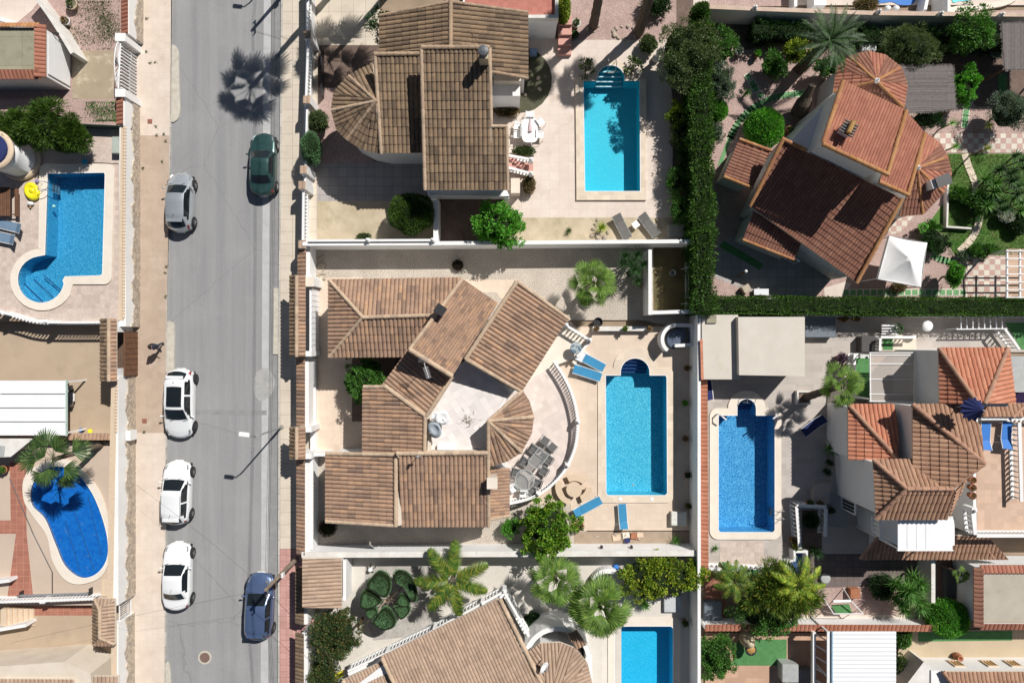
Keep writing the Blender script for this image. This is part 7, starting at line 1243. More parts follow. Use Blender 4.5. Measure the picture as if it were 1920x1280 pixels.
for ap, rm, bz, gl in (((1643, 152, 4.3), [(1562, 172, 3.1), (1568, 128, 3.1), (1592, 106, 3.1), (1628, 97, 3.1), (1660, 105, 3.1), (1688, 127, 3.1), (1700, 160, 3.1), (1694, 202, 3.1), (1660, 205, 3.1), (1610, 200, 3.1), (1562, 172, 3.1)], 3.0, (0, 2, 5, 7)), ((1720, 315, 4.3), [(1734, 250, 3.3), (1762, 270, 3.2), (1776, 295, 3.2), (1783, 325, 3.2), (1768, 362, 3.2), (1730, 402, 3.2), (1684, 405, 3.2)], 3.1, (0, 2, 4, 5))):
    for i in range(len(rm) - 1): tiles([rm[i], rm[i + 1], ap], tBrn if i % 3 else tRed, H, .22, .5, hump=.06)
    for i in gl: caps([(*rm[i][:2], rm[i][2] + .05), (ap[0], ap[1], ap[2] + .05)], tOchC, H, .09)
    bm = N(); lathe(bm, P(*ap), [(.16, 0), (.14, .12), (.06, .2), (.05, .3), (.02, .36)], 10); part('finial', bm, mWhite, H)
    body(H, inset([q[:2] for q in rm] + [ap[:2]], .9), bz, mWhite, Y)
tiles([(1768, 372, 3.0), (1722, 402, 3.0), (1700, 364, 4.2), (1720, 320, 4.2)], tBrn, H, .22, .5) if False else None
bm = N(); p = P(1768, 342, 4.4); box(bm, (p.x - .3, p.y, 3.6), (.75, .55, 1.6), rz(R(20))); part('chimney', bm, mWhite, H); bm = N(); q = P(1778, 338, 4.6); box(bm, (q.x - .25, q.y, 4.55), (.9, .65, .08), rz(R(20))); part('chimney_cap', bm, mDarkM, H)
window(H, (1462, 474), (1494, 490), 1.0, 1.9, 3)
# reed pergolas
def pergola(label, pts, z, m, posts=()):
    T = thing('pergola', label, 'pergola', P(*pts[0], z)); bm = N(); prism(bm, W(pts, z), z - .06, z, bottom=True); part('reed_roof', bm, m, T); v = []
    w_ = W(pts, z)
    for a, b in zip(w_, w_[1:] + w_[:1]):
        k = int((b - a).length / .06); n_ = Vector(((b - a).y, -(b - a).x, 0)).normalized(); n_ = n_ if n_.dot((a + b) / 2 - sum(w_, Vector()) / 4) > 0 else -n_
        for i in range(k): q = a.lerp(b, i / k) + Vector((0, 0, -.02)); L = random.uniform(.03, .16); s = (b - a).normalized() * .02; v += [q - s, q + s, q + s + n_ * L, q - s + n_ * L]
    part('reed_ends', quadmesh('reed_ends', np.array([list(x) for x in v])), m, T)
    for q in pts: r_ = P(*q, z); bm = N(); c = sum(w_, Vector()) / len(w_); r_ = r_.lerp(c, .06); tube(bm, [(r_.x, r_.y, Y), (r_.x, r_.y, z - .06)], .06, 8); part('post', bm, mWoodB, T)
pergola('square grey reed-roofed pergola between the turret and the bright round bush', [(1686, 124), (1786, 123), (1792, 205), (1700, 212)], 2.6, mReed); pergola('grey reed-roofed pergola at the top right corner', [(1878, 44), (1990, 44), (1990, 130), (1884, 130)], 2.6, mReedV)
lounger('pale green and white lounger beside the corner reed pergola', 1868, 88, Y, 170, plain('pale_green_stripe', (.5, .62, .4), .7)); 
# gazebo
T = thing('gazebo', 'white square canvas gazebo between the red roof and the lawn', 'gazebo', P(1690, 490, Y)); cs = [(1668, 442), (1739, 455), (1727, 538), (1646, 523)]; z0_, z1_ = 2.4, 3.2; ap = P(1706, 485, z1_); w_ = W(cs, z0_)
bm = N(); n_ = 8
for i in range(4):
    a, b = w_[i], w_[(i + 1) % 4]; rows = []
    for j in range(n_ + 1):
        t = j / n_; row = []
        for k in range(n_ + 1):
            s = k / n_; e = a.lerp(b, s); e = e + (ap - e).normalized() * 0; q = e.lerp(ap, t); q.z -= .10 * math.sin(math.pi * s) * (1 - t) * (1 + .5 * t) + .10 * math.sin(math.pi * t); row.append(bm.verts.new(q))
        rows.append(row)
    for j in range(n_):
        for k in range(n_): bm.faces.new((rows[j][k], rows[j][k + 1], rows[j + 1][k + 1], rows[j + 1][k]))
bmesh.ops.remove_doubles(bm, verts=bm.verts[:], dist=.002); part('canopy', bm, mCanvas, T, True)
bm = N(); L_, R_ = w_, [v - Vector((0, 0, .25)) for v in w_]
for i in range(4): bm.faces.new([bm.verts.new(v) for v in (L_[i], L_[(i + 1) % 4], R_[(i + 1) % 4], R_[i])])
part('valance', bm, mCanvas, T)
for v in w_: bm = N(); q = v.lerp(Vector((ap.x, ap.y, v.z)), .03); tube(bm, [(q.x, q.y, Y), (q.x, q.y, z0_ - .02)], .035, 8); part('post', bm, mWhiteP, T)
# more garden plants
tree('thick clump of yuccas on the right lawn', 1880, 352, 8, 8, 1.5, lMid, 'plant', 'shrub', None, 6, 10, .2, .15, .05, Y) if False else None
for i, (x, y, r_, h_) in enumerate(((1862, 345, 21, 1.5), (1892, 326, 21, 1.9), (1912, 348, 20, 1.7), (1846, 372, 19, 1.1), (1875, 380, 19, 1.2), (1908, 304, 16, 1.7), (1916, 380, 17, 1.1))): spiky('dark green yucca in the lawn clump, %s' % ('left of its middle', 'tallest head near its middle', 'at the right edge', 'lowest and leftmost', 'at its foot above the white flowers', 'topmost', 'at the lower right')[i], x, y, r_, Y, (lMid, lDark, lPhoe)[i % 3], 3, 40, h_, 'yuccas on the lawn', w0=.07, spread=14)
bush('white-flowering shrub on the lawn', 1889, 404, 16, 13, 1.1, lFlow, 900, .09, .08, Y, jit=.8); bush('dark shrub behind the white-flowering shrub', 1912, 420, 18, 22, 1.0, lDark, 1200, .13, .06, Y, jit=.6)
for x, y, z_, lb in ((1786, 277, 1.6, 'slender dracaena leaning over the checkered path, left of the pair'), (1791, 228, 1.7, 'slender dracaena above the checkered path near the turret'), (1848, 280, 1.6, 'yellowish dracaena over the checkered path, right of the pair'), (1862, 232, 1.8, 'yellow-green dracaena near the silver olive tree')): spiky(lb, x, y, 13, Y, lYell if x > 1800 else lBright, 1, 36, z_, w0=.03)
for i, (x, y, rx, ry, zt, m_, lb) in enumerate(((1740, 222, 34, 18, 1.5, lDark, 'dark low shrubs at the foot of the upper reed pergola'), (1755, 455, 30, 28, 1.3, lDark, 'dark shrub in the shade right of the gazebo'), (1795, 515, 14, 26, 2.2, lBright, 'upright green shrub left of the checkered terrace'), (1842, 470, 26, 13, 1.0, lMid, 'low green shrub above the checkered terrace'), (1830, 385, 18, 30, 1.2, lMid, 'green shrub beside the curved slab path'), (1800, 365, 18, 14, .9, lMid, 'small shrubs below the square chimney of the lower turret'), (1744, 428, 18, 14, .8, lGrass, 'tuft of bright grass near the yellow palm'))): tree(lb, x, y, rx, ry, zt, m_, 'shrub', 'shrub', None, 34, 60, .22, .14, .06, Y)
fan_palm('small yellowish palm by the checkered strip', 1735, 427, 15, 1.2, lBright, 12, Y, nb=12, tr=.07); bush('blue-grey agave at the end of the slab path', 1806, 480, 9, 8, .6, lSilv, 300, .25, .05, Y, jit=.7); bush('reddish bush under the edge of the gazebo', 1686, 538, 14, 9, .7, lDry, 500, .14, .06, Y, jit=.6)
for x, y, lb in ((1502, 252, 'dark round pot in the shade by the old trunk, upper'), (1490, 252, 'dark round pot by the round bright bush, lower')): potted(lb, x - (10 if x == 1490 else 0), y - 8, Y, .26, lDark)
wall('low dark planting wall on the left of the lawn', [(1778, 345), (1776, 425), (1822, 428)], .5, .12, mWhiteT, Y)
T = thing('garden_lantern', 'garden lantern on a terracotta post in the shade below the red roof', 'garden lamp', P(1394, 510, Y)); p = P(1394, 510, .6); bm = N(); tube(bm, [P(1384, 518, Y), (p.x, p.y, 1.0)], .05, 8); part('post', bm, mPotT, T); bm = N(); ball(bm, (p.x, p.y, 1.06), .11, 10); part('globe', bm, mWhiteP, T, True)
chest('square stone garden grill by the horizontal hedge', 1400, 541, Y, .5, .45, .5, mRock, 30); T = thing('garden_bench', 'white patterned bench cushion on a seat by the horizontal hedge', 'bench', P(1428, 547, Y)); bm = N(); p = P(1428, 547, .5); box(bm, (p.x, p.y, .42), (.95, .4, .1)); part('seat', bm, mCloth, T); [part('leg', (lambda b: (box(b, (p.x + dx, p.y, .25), (.08, .34, .26)), b)[1])(N()), mWoodB, T) for dx in (-.38, .38)]
T = thing('white_pergola', 'white open slatted pergola at the right edge above the hedge', 'pergola', P(1900, 515, Y)); z = 2.4; bm = N(); [beam(bm, P(1886, 470 + i * 14.6, z), P(2000, 470 + i * 14.6, z), .06, .08) for i in range(7)]; part('rafters', bm, mWhiteP, T); bm = N(); [beam(bm, P(x, 468, z - .1), P(x, 560, z - .1), .09, .1) for x in (1888, 1912, 1950)]; part('beams', bm, mWhiteP, T)
for x, y in ((1889, 470), (1889, 557)): bm = N(); p = P(x, y, z - .1); box(bm, (p.x, p.y, 1.2), (.1, .1, 2.2)); part('post', bm, mWhiteP, T)
yard('tan_floor_right', rect(1890, 466, 2100, 562), mTerrTan, .024)
# top edge hints beyond the wall
yard('mauve_bed_above', [(1330, -200), (1490, -200), (1490, 12), (1330, 12)], mGravelP, .016); wall('white low wall across the top edge garden', [(1492, -60), (1492, 12)], 1.0, .2, mWhite, Y); wall('white terrace block at the top edge', [(1538, -60), (1538, 10)], 1.2, .8, mWhite, Y)
bm = N(); prism(bm, W(spline([(1645, -60), (1640, 0), (1655, 6), (1672, 4), (1690, 10), (1716, 2), (1718, -60)], 4, True), Y + .03), Y + .02, Y + .034); tag(solo('paddling_pool', bm, mBlueL), 'bright blue pool cover peeping in at the top edge', 'pool cover')
oTop = spline([(1782, -90), (1784, -2), (1800, 2), (1822, 0), (1880, -20), (1900, -90)], 4, True); bm = N(); prism(bm, W(oTop, Y + .03), Y, Y + .04); tag(solo('pool_sliver', bm, mosaic('caustic_mosaic_turq', 0, 0)), 'sliver of turquoise pool at the top right edge', 'swimming pool'); bm = N(); wallbm(bm, W(spline([(1774, -80), (1776, 10), (1800, 16), (1850, 12), (1905, -5), (1930, -60)], 4), .3), .35, Y, .3); tag(solo('pool_coping', bm, mCopingW), 'pale coping of the pool at the top right edge', 'coping')
bush('dry brown bush at the top edge above the boundary wall', 1625, 6, 24, 14, 1.2, lDry, 900, .16, .06, Y, jit=.6); wall('white slanting wall between the two top edge pools', [(1745, -30), (1735, 18)], 1.1, .2, mWhite, Y); wall('white post wall at the top edge between the pools', [(1779, -40), (1779, 22)], 1.8, .15, mWhite, Y)
for x in (1664, 1680): bm = N(); p = P(x, 16, .6); ball(bm, (p.x, p.y, .6), .22, 10, (1, .8, .8)); tag(solo('white_urn', bm, mWhiteP, smooth=True), 'rounded white urn behind the top wall, %s' % ('left one' if x == 1664 else 'right one'), 'urn', 'urns behind the top wall')
# ================================================================ RIGHT: HOUSE WITH ORANGE ROOFS, DEEP BLUE POOL
yard('patio_right', [(1322, 590), (1640, 592), (1640, 1062), (1322, 1062)], mPatioG, .006, [oRight]); yard('patio_right_upper', [(1600, 592), (2300, 592), (2300, 660), (1600, 660)], mPatioG, .008); yard('dark_yard', [(1480, 1038), (1850, 1038), (1850, 1170), (1480, 1170)], M('shade_darkened_paving', (.19, .15, .14), (.155, .125, .115), s=1, fine=.15, grid=(.4, .4, 0, .01)), .012)  # yard paving colour is darkened to carry the house's shade
pR = pool('deep blue rectangular pool with a half-round stair and water jets', oRight, [(1366, 765)] + arc(1400, 765, 35, 180, 360, 14, 33) + [(1436, 765)] + arc(1451, 779, 14, 275, 360, 6) + arc(1449, 995, 16, 0, 90, 6) + arc(1347, 995, 16, 90, 180, 6) + arc(1346, 780, 15, 180, 265, 6), Y, 1.3, mosaic('caustic_mosaic_royal', (.004, .17, .42), (.22, .58, .80), 7, .6), watermat('water', (1, 1, 1)), mCopingW, .1)
pool_steps(pR, 1399, 765, 18, Y + .08, [14, 8, 2, -3], mosaic('caustic_mosaic_deep', 0, 0), mNavy, 18, 1.3); pool_ladder(pR, 1402, 752, Y + .1, R(-90), name='hand_rail'); pool_ladder(pR, 1452, 962, Y + .1, R(180))
yard('pinkish_patio_patch', [(1350, 1015), (1432, 1015), (1432, 1060), (1350, 1060)], mPatioS, .02)
for x, y, lb in ((1344, 776, 'curved white fountain jet stand at the left corner of the deep blue pool'), (1453, 774, 'curved white fountain jet stand at the right corner of the deep blue pool')): bm = N(); p = P(x, y, Y + .1); s = 1 if x < 1400 else -1; tube(bm, [p, p + Vector((0, .05, .5)), p + Vector((s * .15, -.1, .75)), p + Vector((s * .4, -.3, .72))], .05, 8); tag(solo('fountain_spout', bm, mWhiteP), lb, 'fountain')
# tiled wall and flat roofs on the left
T = wall('red-tiled garden wall running down the left side of the deep blue pool', [(1316, 712), (1316, 1062)], 1.5, .22, mWhite, Y); tile_strip([(1318, 712), (1320, 1062)], 1.55, .5, tOrg, T, .26, .06, .1, flip=-1)
T = thing('flat_roof_shed', 'pale flat concrete roof with rusty stains at the top left of the deep blue pool', 'outbuilding', P(1350, 650, Y)); body(T, [(1316, 590), (1384, 590), (1388, 711), (1316, 711)], 2.2, mConcP, Y, 'walls_and_roof'); tile_strip([(1315, 636), (1317, 712)], 2.24, .18, tOrg, T, .3, .02, .02); bm = N(); p = P(1334, 598, 2.3); box(bm, (p.x, p.y, 2.26), (.62, .5, .12)); part('roof_hatch', bm, mConcO, T)
T = thing('flat_roof_shed', 'larger white flat-roofed outbuilding above the deep blue pool', 'outbuilding', P(1440, 650, Y)); body(T, [(1384, 594), (1509, 594), (1509, 705), (1386, 703)], 2.7, mConcP, Y, 'walls_and_roof')
chest('covered grey spa tub beside the white flat roof', 1538, 611, Y, 1.9, 1.4, .6, plain('slate_cover', (.14, .17, .20), .6), name='spa_tub', cat='spa tub'); potted('brown round pot under the hedge, left one', 1582, 596, Y, .25, lDry); potted('brown round pot under the hedge, right one', 1604, 596, Y, .22, lDry)
chest('dark sofa bench in the shade near the green turf deck', 1629, 645, Y, .9, 1.0, .7, plain('dark_rattan', (.07, .065, .065), .7), name='garden_sofa', cat='sofa')
T = thing('awning', 'dark blue awning leaning on the tiled wall beside the pale flat roof', 'awning', P(1325, 735, Y)); bm = N(); prism(bm, W([(1322, 712), (1334, 712), (1337, 748), (1324, 752)], 1.0), .96, 1.0, bottom=True); part('canvas', bm, mNavy, T); bm = N(); beam(bm, P(1334, 712, 1.0), P(1338, 752, 1.0), .04, .05); part('arm', bm, mWhiteP, T)
lounger('curved blue and white lounger in the shade by the house wall', 1526, 797, Y, -52, mNavy, mWhiteP, 1.7, .62, .6, 25)
T = thing('planter', 'square planter holding the leaning palm trunk', 'planter', P(1508, 745, Y)); bm = N(); w_ = W(rect(1496, 734, 1520, 757), .5); wallbm(bm, w_, .1, Y, .5, True); part('planter_wall', bm, mWhiteT, T); bm = N(); prism(bm, w_, Y, .4); part('soil', bm, mMulch, T)
fan_palm('leaning fan palm over the corner of the orange-roofed house', 1584, 722, 52, 4.0, n=17, z0=.4, lean=(-.75, -1.0), tr=.2, nb=18)
# plants along the wall
for i, (x, y, r_, m_, lb) in enumerate(((1558, 842, 22, lMid, 'arching green plant against the shaded house wall'), (1556, 868, 10, lDark, 'dark pot plant beneath the arching plant'), (1551, 885, 12, lDark, 'low dark plant at the corner of the curved step'))): spiky(lb, x, y, r_, Y, m_, 2, 34, .4, w0=.05, spread=5)
potted('purple-flowered plant by the turf deck, upper', 1575, 670, Y, .2, lPurp, lr=.5, n=260); potted('purple-flowered plant by the turf deck, lower', 1574, 690, Y, .22, lPurp, lr=.55, n=300); spiky('small green aloe near the tiled wall below the deep blue pool', 1341, 1027, 10, Y, lMid, 1, 26, .15, w0=.05)
potted('round pot with dark shrub right of the upper balustrade gate', 1557, 955, Y, .2, lDark, mConcT); potted('red-leaved pot beside the white balustrade', 1487, 1012, Y, .18, lDry); potted('yellow-green pot palm at the foot of the white balustrade', 1492, 1022, Y, .2, lYell, lr=.5); potted('small plant on the corner of the white balustrade', 1517, 942, Y, .15, lOlive); potted('dark red plant above the white balustrade frame', 1536, 944, Y, .18, lDry)
for i in range(3): bm = N(); z_ = .45 - i * .14; prism(bm, W([(1556, 904 - i * 3)] + [(1545 - i * 6, 904 - i * 3), (1533 - i * 4, 908 - i * 3), (1526 - i * 3, 918 - i * 2), (1525 - i * 3, 945)] + [(1556, 945)], z_), Y, z_); tag(solo('step', bm, mPatioG), ('upper', 'middle', 'lower')[i] + ' curved step at the porch of the orange-roofed house', 'step', 'curved porch steps')
yard('porch_floor', [(1540, 920), (1590, 930), (1590, 990), (1545, 985)], M('porch_grey_blue', (.36, .37, .39), (.32, .33, .35)), .03)
balustrade('white balustrade down the left of the dark planted court', [(1494, 949), (1500, 1028)], Y, 1.0, .26, t=.2); balustrade('white balustrade along the top of the dark planted court', [(1494, 948), (1550, 950)], Y, 1.0, .26, t=.2); balustrade('white balustrade down the right of the dark planted court', [(1549, 953), (1548, 1006)], Y, 1.0, .26, t=.2)
yard('court_bed', rect(1504, 956, 1541, 1040), mMulch, .02); bush('ferns in the shaded court between the white balustrades', 1522, 975, 15, 14, .8, lDark, 500, .2, .06, Y, jit=.7); spiky('dark yucca in the shaded court', 1530, 1035, 20, Y, lDark, 2, 36, .5, spread=6)
# house
H = thing('house', 'white house with several orange clay hip roofs at the right edge', 'house', P(1700, 850, Y))
tiles([(1890, 652, 5.4), (1760, 652, 5.4), (1833, 756, 6.6), (1848, 756, 6.6)], tOrg, H, .26, .62, hump=.09); tiles([(1762, 757, 5.4), (1760, 652, 5.4), (1833, 756, 6.6)], tOrg, H, .26, .45, hump=.09); tiles([(1890, 652, 5.4), (1902, 756, 5.4), (1848, 756, 6.6)], tOrg, H, .26, .62, hump=.09); caps([(1760, 652, 5.5), (1833, 756, 6.7)], tOrgC, H, .13); caps([(1890, 652, 5.5), (1847, 756, 6.7)], tOrgC, H, .13)
tiles([(1802, 757, 5.5), (1710, 757, 5.5), (1845, 870, 6.8), (1838, 800, 6.1)], tOrgW, H, .26, .62, hump=.09, udir=(1, 0)); tiles([(1711, 905, 5.5), (1711, 760, 5.5), (1845, 870, 6.8), (1785, 914, 6.8)], tOrgW, H, .26, .45, hump=.09, udir=(0, 1)); caps([(1710, 757, 5.6), (1846, 869, 6.9)], tOrgC, H, .15); caps([(1845, 869, 6.9), (1785, 914, 6.4)], tOrgC, H, .12)
tiles([(1676, 757, 3.5), (1590, 757, 3.5), (1684, 861, 4.5), (1682, 800, 4.1)], tOrg, H, .26, .62, hump=.09, udir=(1, 0)); tiles([(1590, 862, 3.5), (1590, 758, 3.5), (1684, 862, 4.5)], tOrg, H, .26, .45, hump=.09); caps([(1590, 757, 3.6), (1685, 862, 4.6)], tOrgC, H, .13)
tiles([(1716, 861, 5.4), (1637, 861, 5.4), (1700, 916, 6.4), (1782, 916, 6.4)], tOrgW, H, .26, .62, hump=.09, udir=(1, 0)); tiles([(1643, 971, 5.4), (1637, 862, 5.4), (1700, 916, 6.4)], tOrgW, H, .26, .45, hump=.09); tiles([(1776, 972, 5.4), (1643, 972, 5.4), (1700, 917, 6.4), (1790, 917, 6.4)], tOrgW, H, .26, .62, hump=.09, udir=(1, 0)); tiles([(1776, 972, 5.4), (1790, 917, 6.4), (1812, 896, 6.0)], tOrgW, H, .26, .6, hump=.09)
caps([(1637, 861, 5.5), (1700, 916, 6.5), (1786, 916, 6.5)], tOrgC, H, .13); caps([(1642, 972, 5.5), (1700, 916, 6.5)], tOrgC, H, .12)
tiles([(1920, 756, 3.6), (1846, 756, 3.6), (1840, 782, 3.9), (1920, 782, 3.9)], tOrgW, H, .26, .5, hump=.09, udir=(1, 0)); caps([(1925, 756, 3.7), (1900, 782, 3.95)], tOrgC, H, .1)
body(H, rect(1765, 657, 1890, 762), 5.3, mWhite, Y); body(H, rect(1596, 764, 1678, 858), 3.35, mWhite, Y); body(H, [(1716, 762), (1834, 762), (1832, 862), (1786, 905), (1716, 900)], 5.4, mWhite, Y); body(H, [(1642, 868), (1716, 868), (1780, 905), (1774, 964), (1648, 964)], 5.25, mWhite, Y); body(H, rect(1640, 780, 1712, 866), 1.6, mWhite, Y, 'lower_wall')
window(H, (1583, 812), (1583, 834), 1.8, 2.6, 4); window(H, (1607, 880), (1608, 912), 2.2, 3.0, 4); window(H, (1592, 932), (1592, 958), .5, 2.2, 3)
window(H, (1748, 692), (1748, 722), 3.8, 4.6, 3)
T = thing('lean_to_roof', 'white ribbed translucent roof over the tiled terrace of the orange-roofed house', 'lean-to roof', P(1660, 700, Y)); z = 2.7; bm = N(); prism(bm, W([(1630, 660), (1714, 660), (1712, 752), (1632, 752)], z), z - .04, z, bottom=True)
m, t, b, n, l = nodes('polycarbonate'); b.inputs['Base Color'].default_value = (.66, .60, .55, 1); b.inputs['Roughness'].default_value = .35; tr = n('ShaderNodeBsdfTransparent'); tr.inputs[0].default_value = (.85, .83, .8, 1); mx = n('ShaderNodeMixShader'); mx.inputs[0].default_value = .45; l(tr.outputs[0], mx.inputs[1]); l(b.outputs[0], mx.inputs[2]); l(mx.outputs[0], t.nodes['Material Output'].inputs[0])
part('panel', bm, m, T); bm = N(); [beam(bm, P(1630, y, z + .03), P(1714, y, z + .03), .05, .05) for y in (661, 666, 682, 711, 739, 752)]; part('ribs', bm, mWhiteP, T); bm = N(); beam(bm, P(1631, 660, z), P(1632, 752, z), .06, .08); part('edge_bar', bm, mWhiteP, T)
for x, y in ((1633, 664), (1633, 748)): bm = N(); p = P(x, y, z); box(bm, (p.x, p.y, z / 2), (.09, .09, z - .1)); part('post', bm, mWhiteP, T)
yard('terrace_under_roof', rect(1640, 655, 1712, 760), mOrange, .03)
T = thing('turf_deck', 'raised green turf deck with white balustrade frame left of the ribbed roof', 'deck', P(1610, 690, Y)); bm = N(); prism(bm, W(rect(1602, 668, 1632, 748), .6), Y, .6); part('base', bm, mWhite, T); bm = N(); prism(bm, W(rect(1605, 671, 1631, 745), .606), .6, .61); part('turf', bm, mTurf, T); 
balustrade('white balustrade round the left end of the turf deck', [(1632, 665), (1603, 665), (1602, 700), (1585, 700)], .6, .8, .25, t=.16)
T = thing('turf_deck', 'small shaded deck with white rails and green turf above the ribbed roof', 'deck', P(1670, 645, Y)); bm = N(); prism(bm, W(rect(1650, 628, 1718, 658), .6), Y, .6); part('base', bm, mCream, T); bm = N(); prism(bm, W(rect(1655, 634, 1674, 656), .606), .6, .61); part('turf', bm, mTurf, T)
balustrade('thick white railing along the top of the small shaded deck', [(1652, 632), (1718, 632)], .6, .8, .25, t=.16); balustrade('white balustrade at the left of the small shaded deck', [(1651, 634), (1650, 658)], .6, .8, .2, t=.14)
T = thing('open_stairs', 'white open-tread stairs in the shade above the small deck', 'stairs', P(1668, 615, Y)); bm = N(); [beam(bm, P(1653, 610 + i * 5, 1.3 - i * .15), P(1684, 610 + i * 5, 1.3 - i * .15), .12, .04) for i in range(5)]; part('treads', bm, mWhiteP, T)
fan_palm('dark little palm beside the white open-tread stairs', 1690, 616, 14, 1.6, lDark, 12, Y, nb=12, tr=.06)
T = thing('patio_lamp', 'round white parasol-like disc standing in the shaded upper yard', 'parasol', P(1741, 611, Y)); p = P(1741, 611, 1.8); bm = N(); lathe(bm, (p.x, p.y, 1.65), [(.36, 0), (.33, .08), (.2, .14), (.03, .18)], 20); part('disc', bm, mWhiteP, T, True); bm = N(); tube(bm, [(p.x, p.y, Y), (p.x, p.y, 1.66)], .025, 6); part('pole', bm, mGalv, T)
T = thing('trellis', 'long white trellis frame lying along the hedge in the upper right yard', 'trellis', P(1835, 604, Y)); bm = N(); [beam(bm, P(1802 + i * 11, 592, 1.2), P(1802 + i * 11, 616, 1.2), .06, .05) for i in range(8)]; beam(bm, P(1793, 617, 1.2), P(1888, 616, 1.2), .07, .07); beam(bm, P(1793, 591, 1.2), P(1888, 591, 1.2), .07, .07); part('slats', bm, mWhiteP, T)
for x in (1795, 1886): bm = N(); p = P(x, 616, 1.2); tube(bm, [(p.x, p.y, Y), (p.x, p.y, 1.2)], .04, 6); part('post', bm, mWhiteP, T)
yard('turf_corner_right', [(1885, 605), (2000, 605), (2000, 655), (1915, 655)], mTurf, .02); balustrade('slanting white railing at the right edge by the turf corner', [(1885, 617), (1912, 655)], .4, .9, .25, t=.14); chest('purple cloth-covered lounger at the right edge', 1915, 748, Y, 1.0, .8, .5, plain('violet_cloth', (.12, .07, .22), .8), 30)
bm = N(); prism(bm, W([(1895, 668), (2000, 668), (2000, 735), (1895, 735)], 2.0), Y, 2.0); tag(solo('flat_roof_annex', bm, mGreyP), 'grey flat annex roof at the right edge above the violet cloth', 'annex')
# upper terrace
z = 3.0
T = thing('roof_terrace', 'tan tiled roof terrace with white balustrades at the right edge', 'roof terrace', P(1880, 900, Y)); body(T, [(1832, 786), (2100, 786), (2100, 1003), (1826, 1003), (1824, 900)], z, mWhite, Y, 'block'); bm = N(); prism(bm, W([(1836, 790), (2100, 790), (2100, 998), (1832, 998), (1830, 900)], z + .01), z - .02, z + .014); part('floor', bm, mTerrTan, T)
balustrade('white balustrade along the right side of the roof terrace', [(1912, 792), (1916, 940)], z, .85, .3, t=.2, r=.08); balustrade('white balustrade along the bottom of the roof terrace', [(1832, 1004), (1990, 1004)], z, .85, .24, t=.2); balustrade('short white balustrade at the lower left of the roof terrace', [(1824, 958), (1829, 1002)], z, .85, .24, t=.2, posts=((1826, 956),)); balustrade('white rail along the top of the roof terrace behind the loungers', [(1840, 784), (1990, 784)], z, .8, .26, t=.2)
lounger('bright blue lounger on the roof terrace, left of the two', 1848, 818, z, 176, mBlueL, None, 1.7, .58, .6, 25); lounger('bright blue lounger on the roof terrace, right of the two', 1887, 816, z, 174, mBlueL, None, 1.7, .62, .6, 25)
T = thing('parasol', 'closed-down navy parasol beside the top of the roof terrace', 'parasol', P(1830, 768, z)); z = 5.6; p = P(1829, 768, z + 2.0); bm = N(); rr_ = [bm.verts.new((p.x + math.cos(a * math.pi / 12) * (.72 if a % 2 else .54), p.y + math.sin(a * math.pi / 12) * (.72 if a % 2 else .54), z + 1.7)) for a in range(24)]; tp = bm.verts.new((p.x + .2, p.y, z + 2.3)); [bm.faces.new((rr_[i], rr_[(i + 1) % 24], tp)) for i in range(24)]; part('canopy', bm, mNavy, T); bm = N(); tube(bm, [(p.x + .2, p.y, z), (p.x + .2, p.y, z + 2.4)], .025, 6); part('pole', bm, mWhiteP, T)
for i, y in enumerate((896, 910, 925)): potted('round brown pot on the left edge of the roof terrace, %s of three' % ('top', 'middle', 'bottom')[i], 1824, y + 4, z, .2, lDry, mPotT, .2, 60)
# white awning panel and lower tile skirt
T = thing('glazed_awning', 'white four-panel awning roof at the foot of the orange-roofed house', 'awning', P(1715, 1000, Y)); z = 4.9; bm = N()
for i in range(4): a, b = P(1683 + i * 17.5, 973, z), P(1700 + i * 17.5, 1030, z); box(bm, ((a.x + b.x) / 2, (a.y + b.y) / 2, z), (b.x - a.x - .01, a.y - b.y, .04))
part('panels', bm, mMetalW, T); bm = N(); box(bm, ((P(1753, 0, z).x + P(1785, 0, z).x) / 2, P(0, 1001, z).y, z - .01), (1.05, 1.95, .03)); part('shaded_panel', bm, mMetalW, T); bm = N(); beam(bm, P(1682, 1031, z), P(1787, 1031, z), .06, .12); part('gutter', bm, mWhiteP, T)
for x in (1684, 1784): bm = N(); p = P(x, 1028, z); box(bm, (p.x, p.y, z / 2), (.09, .09, z - .1)); part('post', bm, mWhiteP, T)
T = thing('skirt_roof', 'dark clay skirt roof in shade below the white awning panel', 'lower roof', P(1700, 1035, Y)); tiles([(1890, 1047, 2.2), (1613, 1047, 2.2), (1650, 1003, 2.8), (1850, 1003, 2.8)], tOrgW, T, .26, .5, hump=.09, udir=(1, 0)); caps([(1613, 1047, 2.3), (1648, 1004, 2.86)], tOrgC, T, .1); caps([(1862, 1046, 2.25), (1848, 1022, 2.5)], tOrgC, T, .1); body(T, rect(1660, 1010, 1845, 1038), 2.1, mWhite, Y)
balustrade('small white balustrade in the shaded corner left of the white awning', [(1650, 974), (1652, 1008), (1682, 1018)], 3.0, .9, .24, t=.14); body(H, [(1650, 968), (1790, 968), (1790, 1022), (1684, 1022), (1652, 1010)], 2.99, mWhite, Y, 'balcony')
yard('strip_right_lower', rect(1812, 1048, 2100, 1070), mPatio, .03)
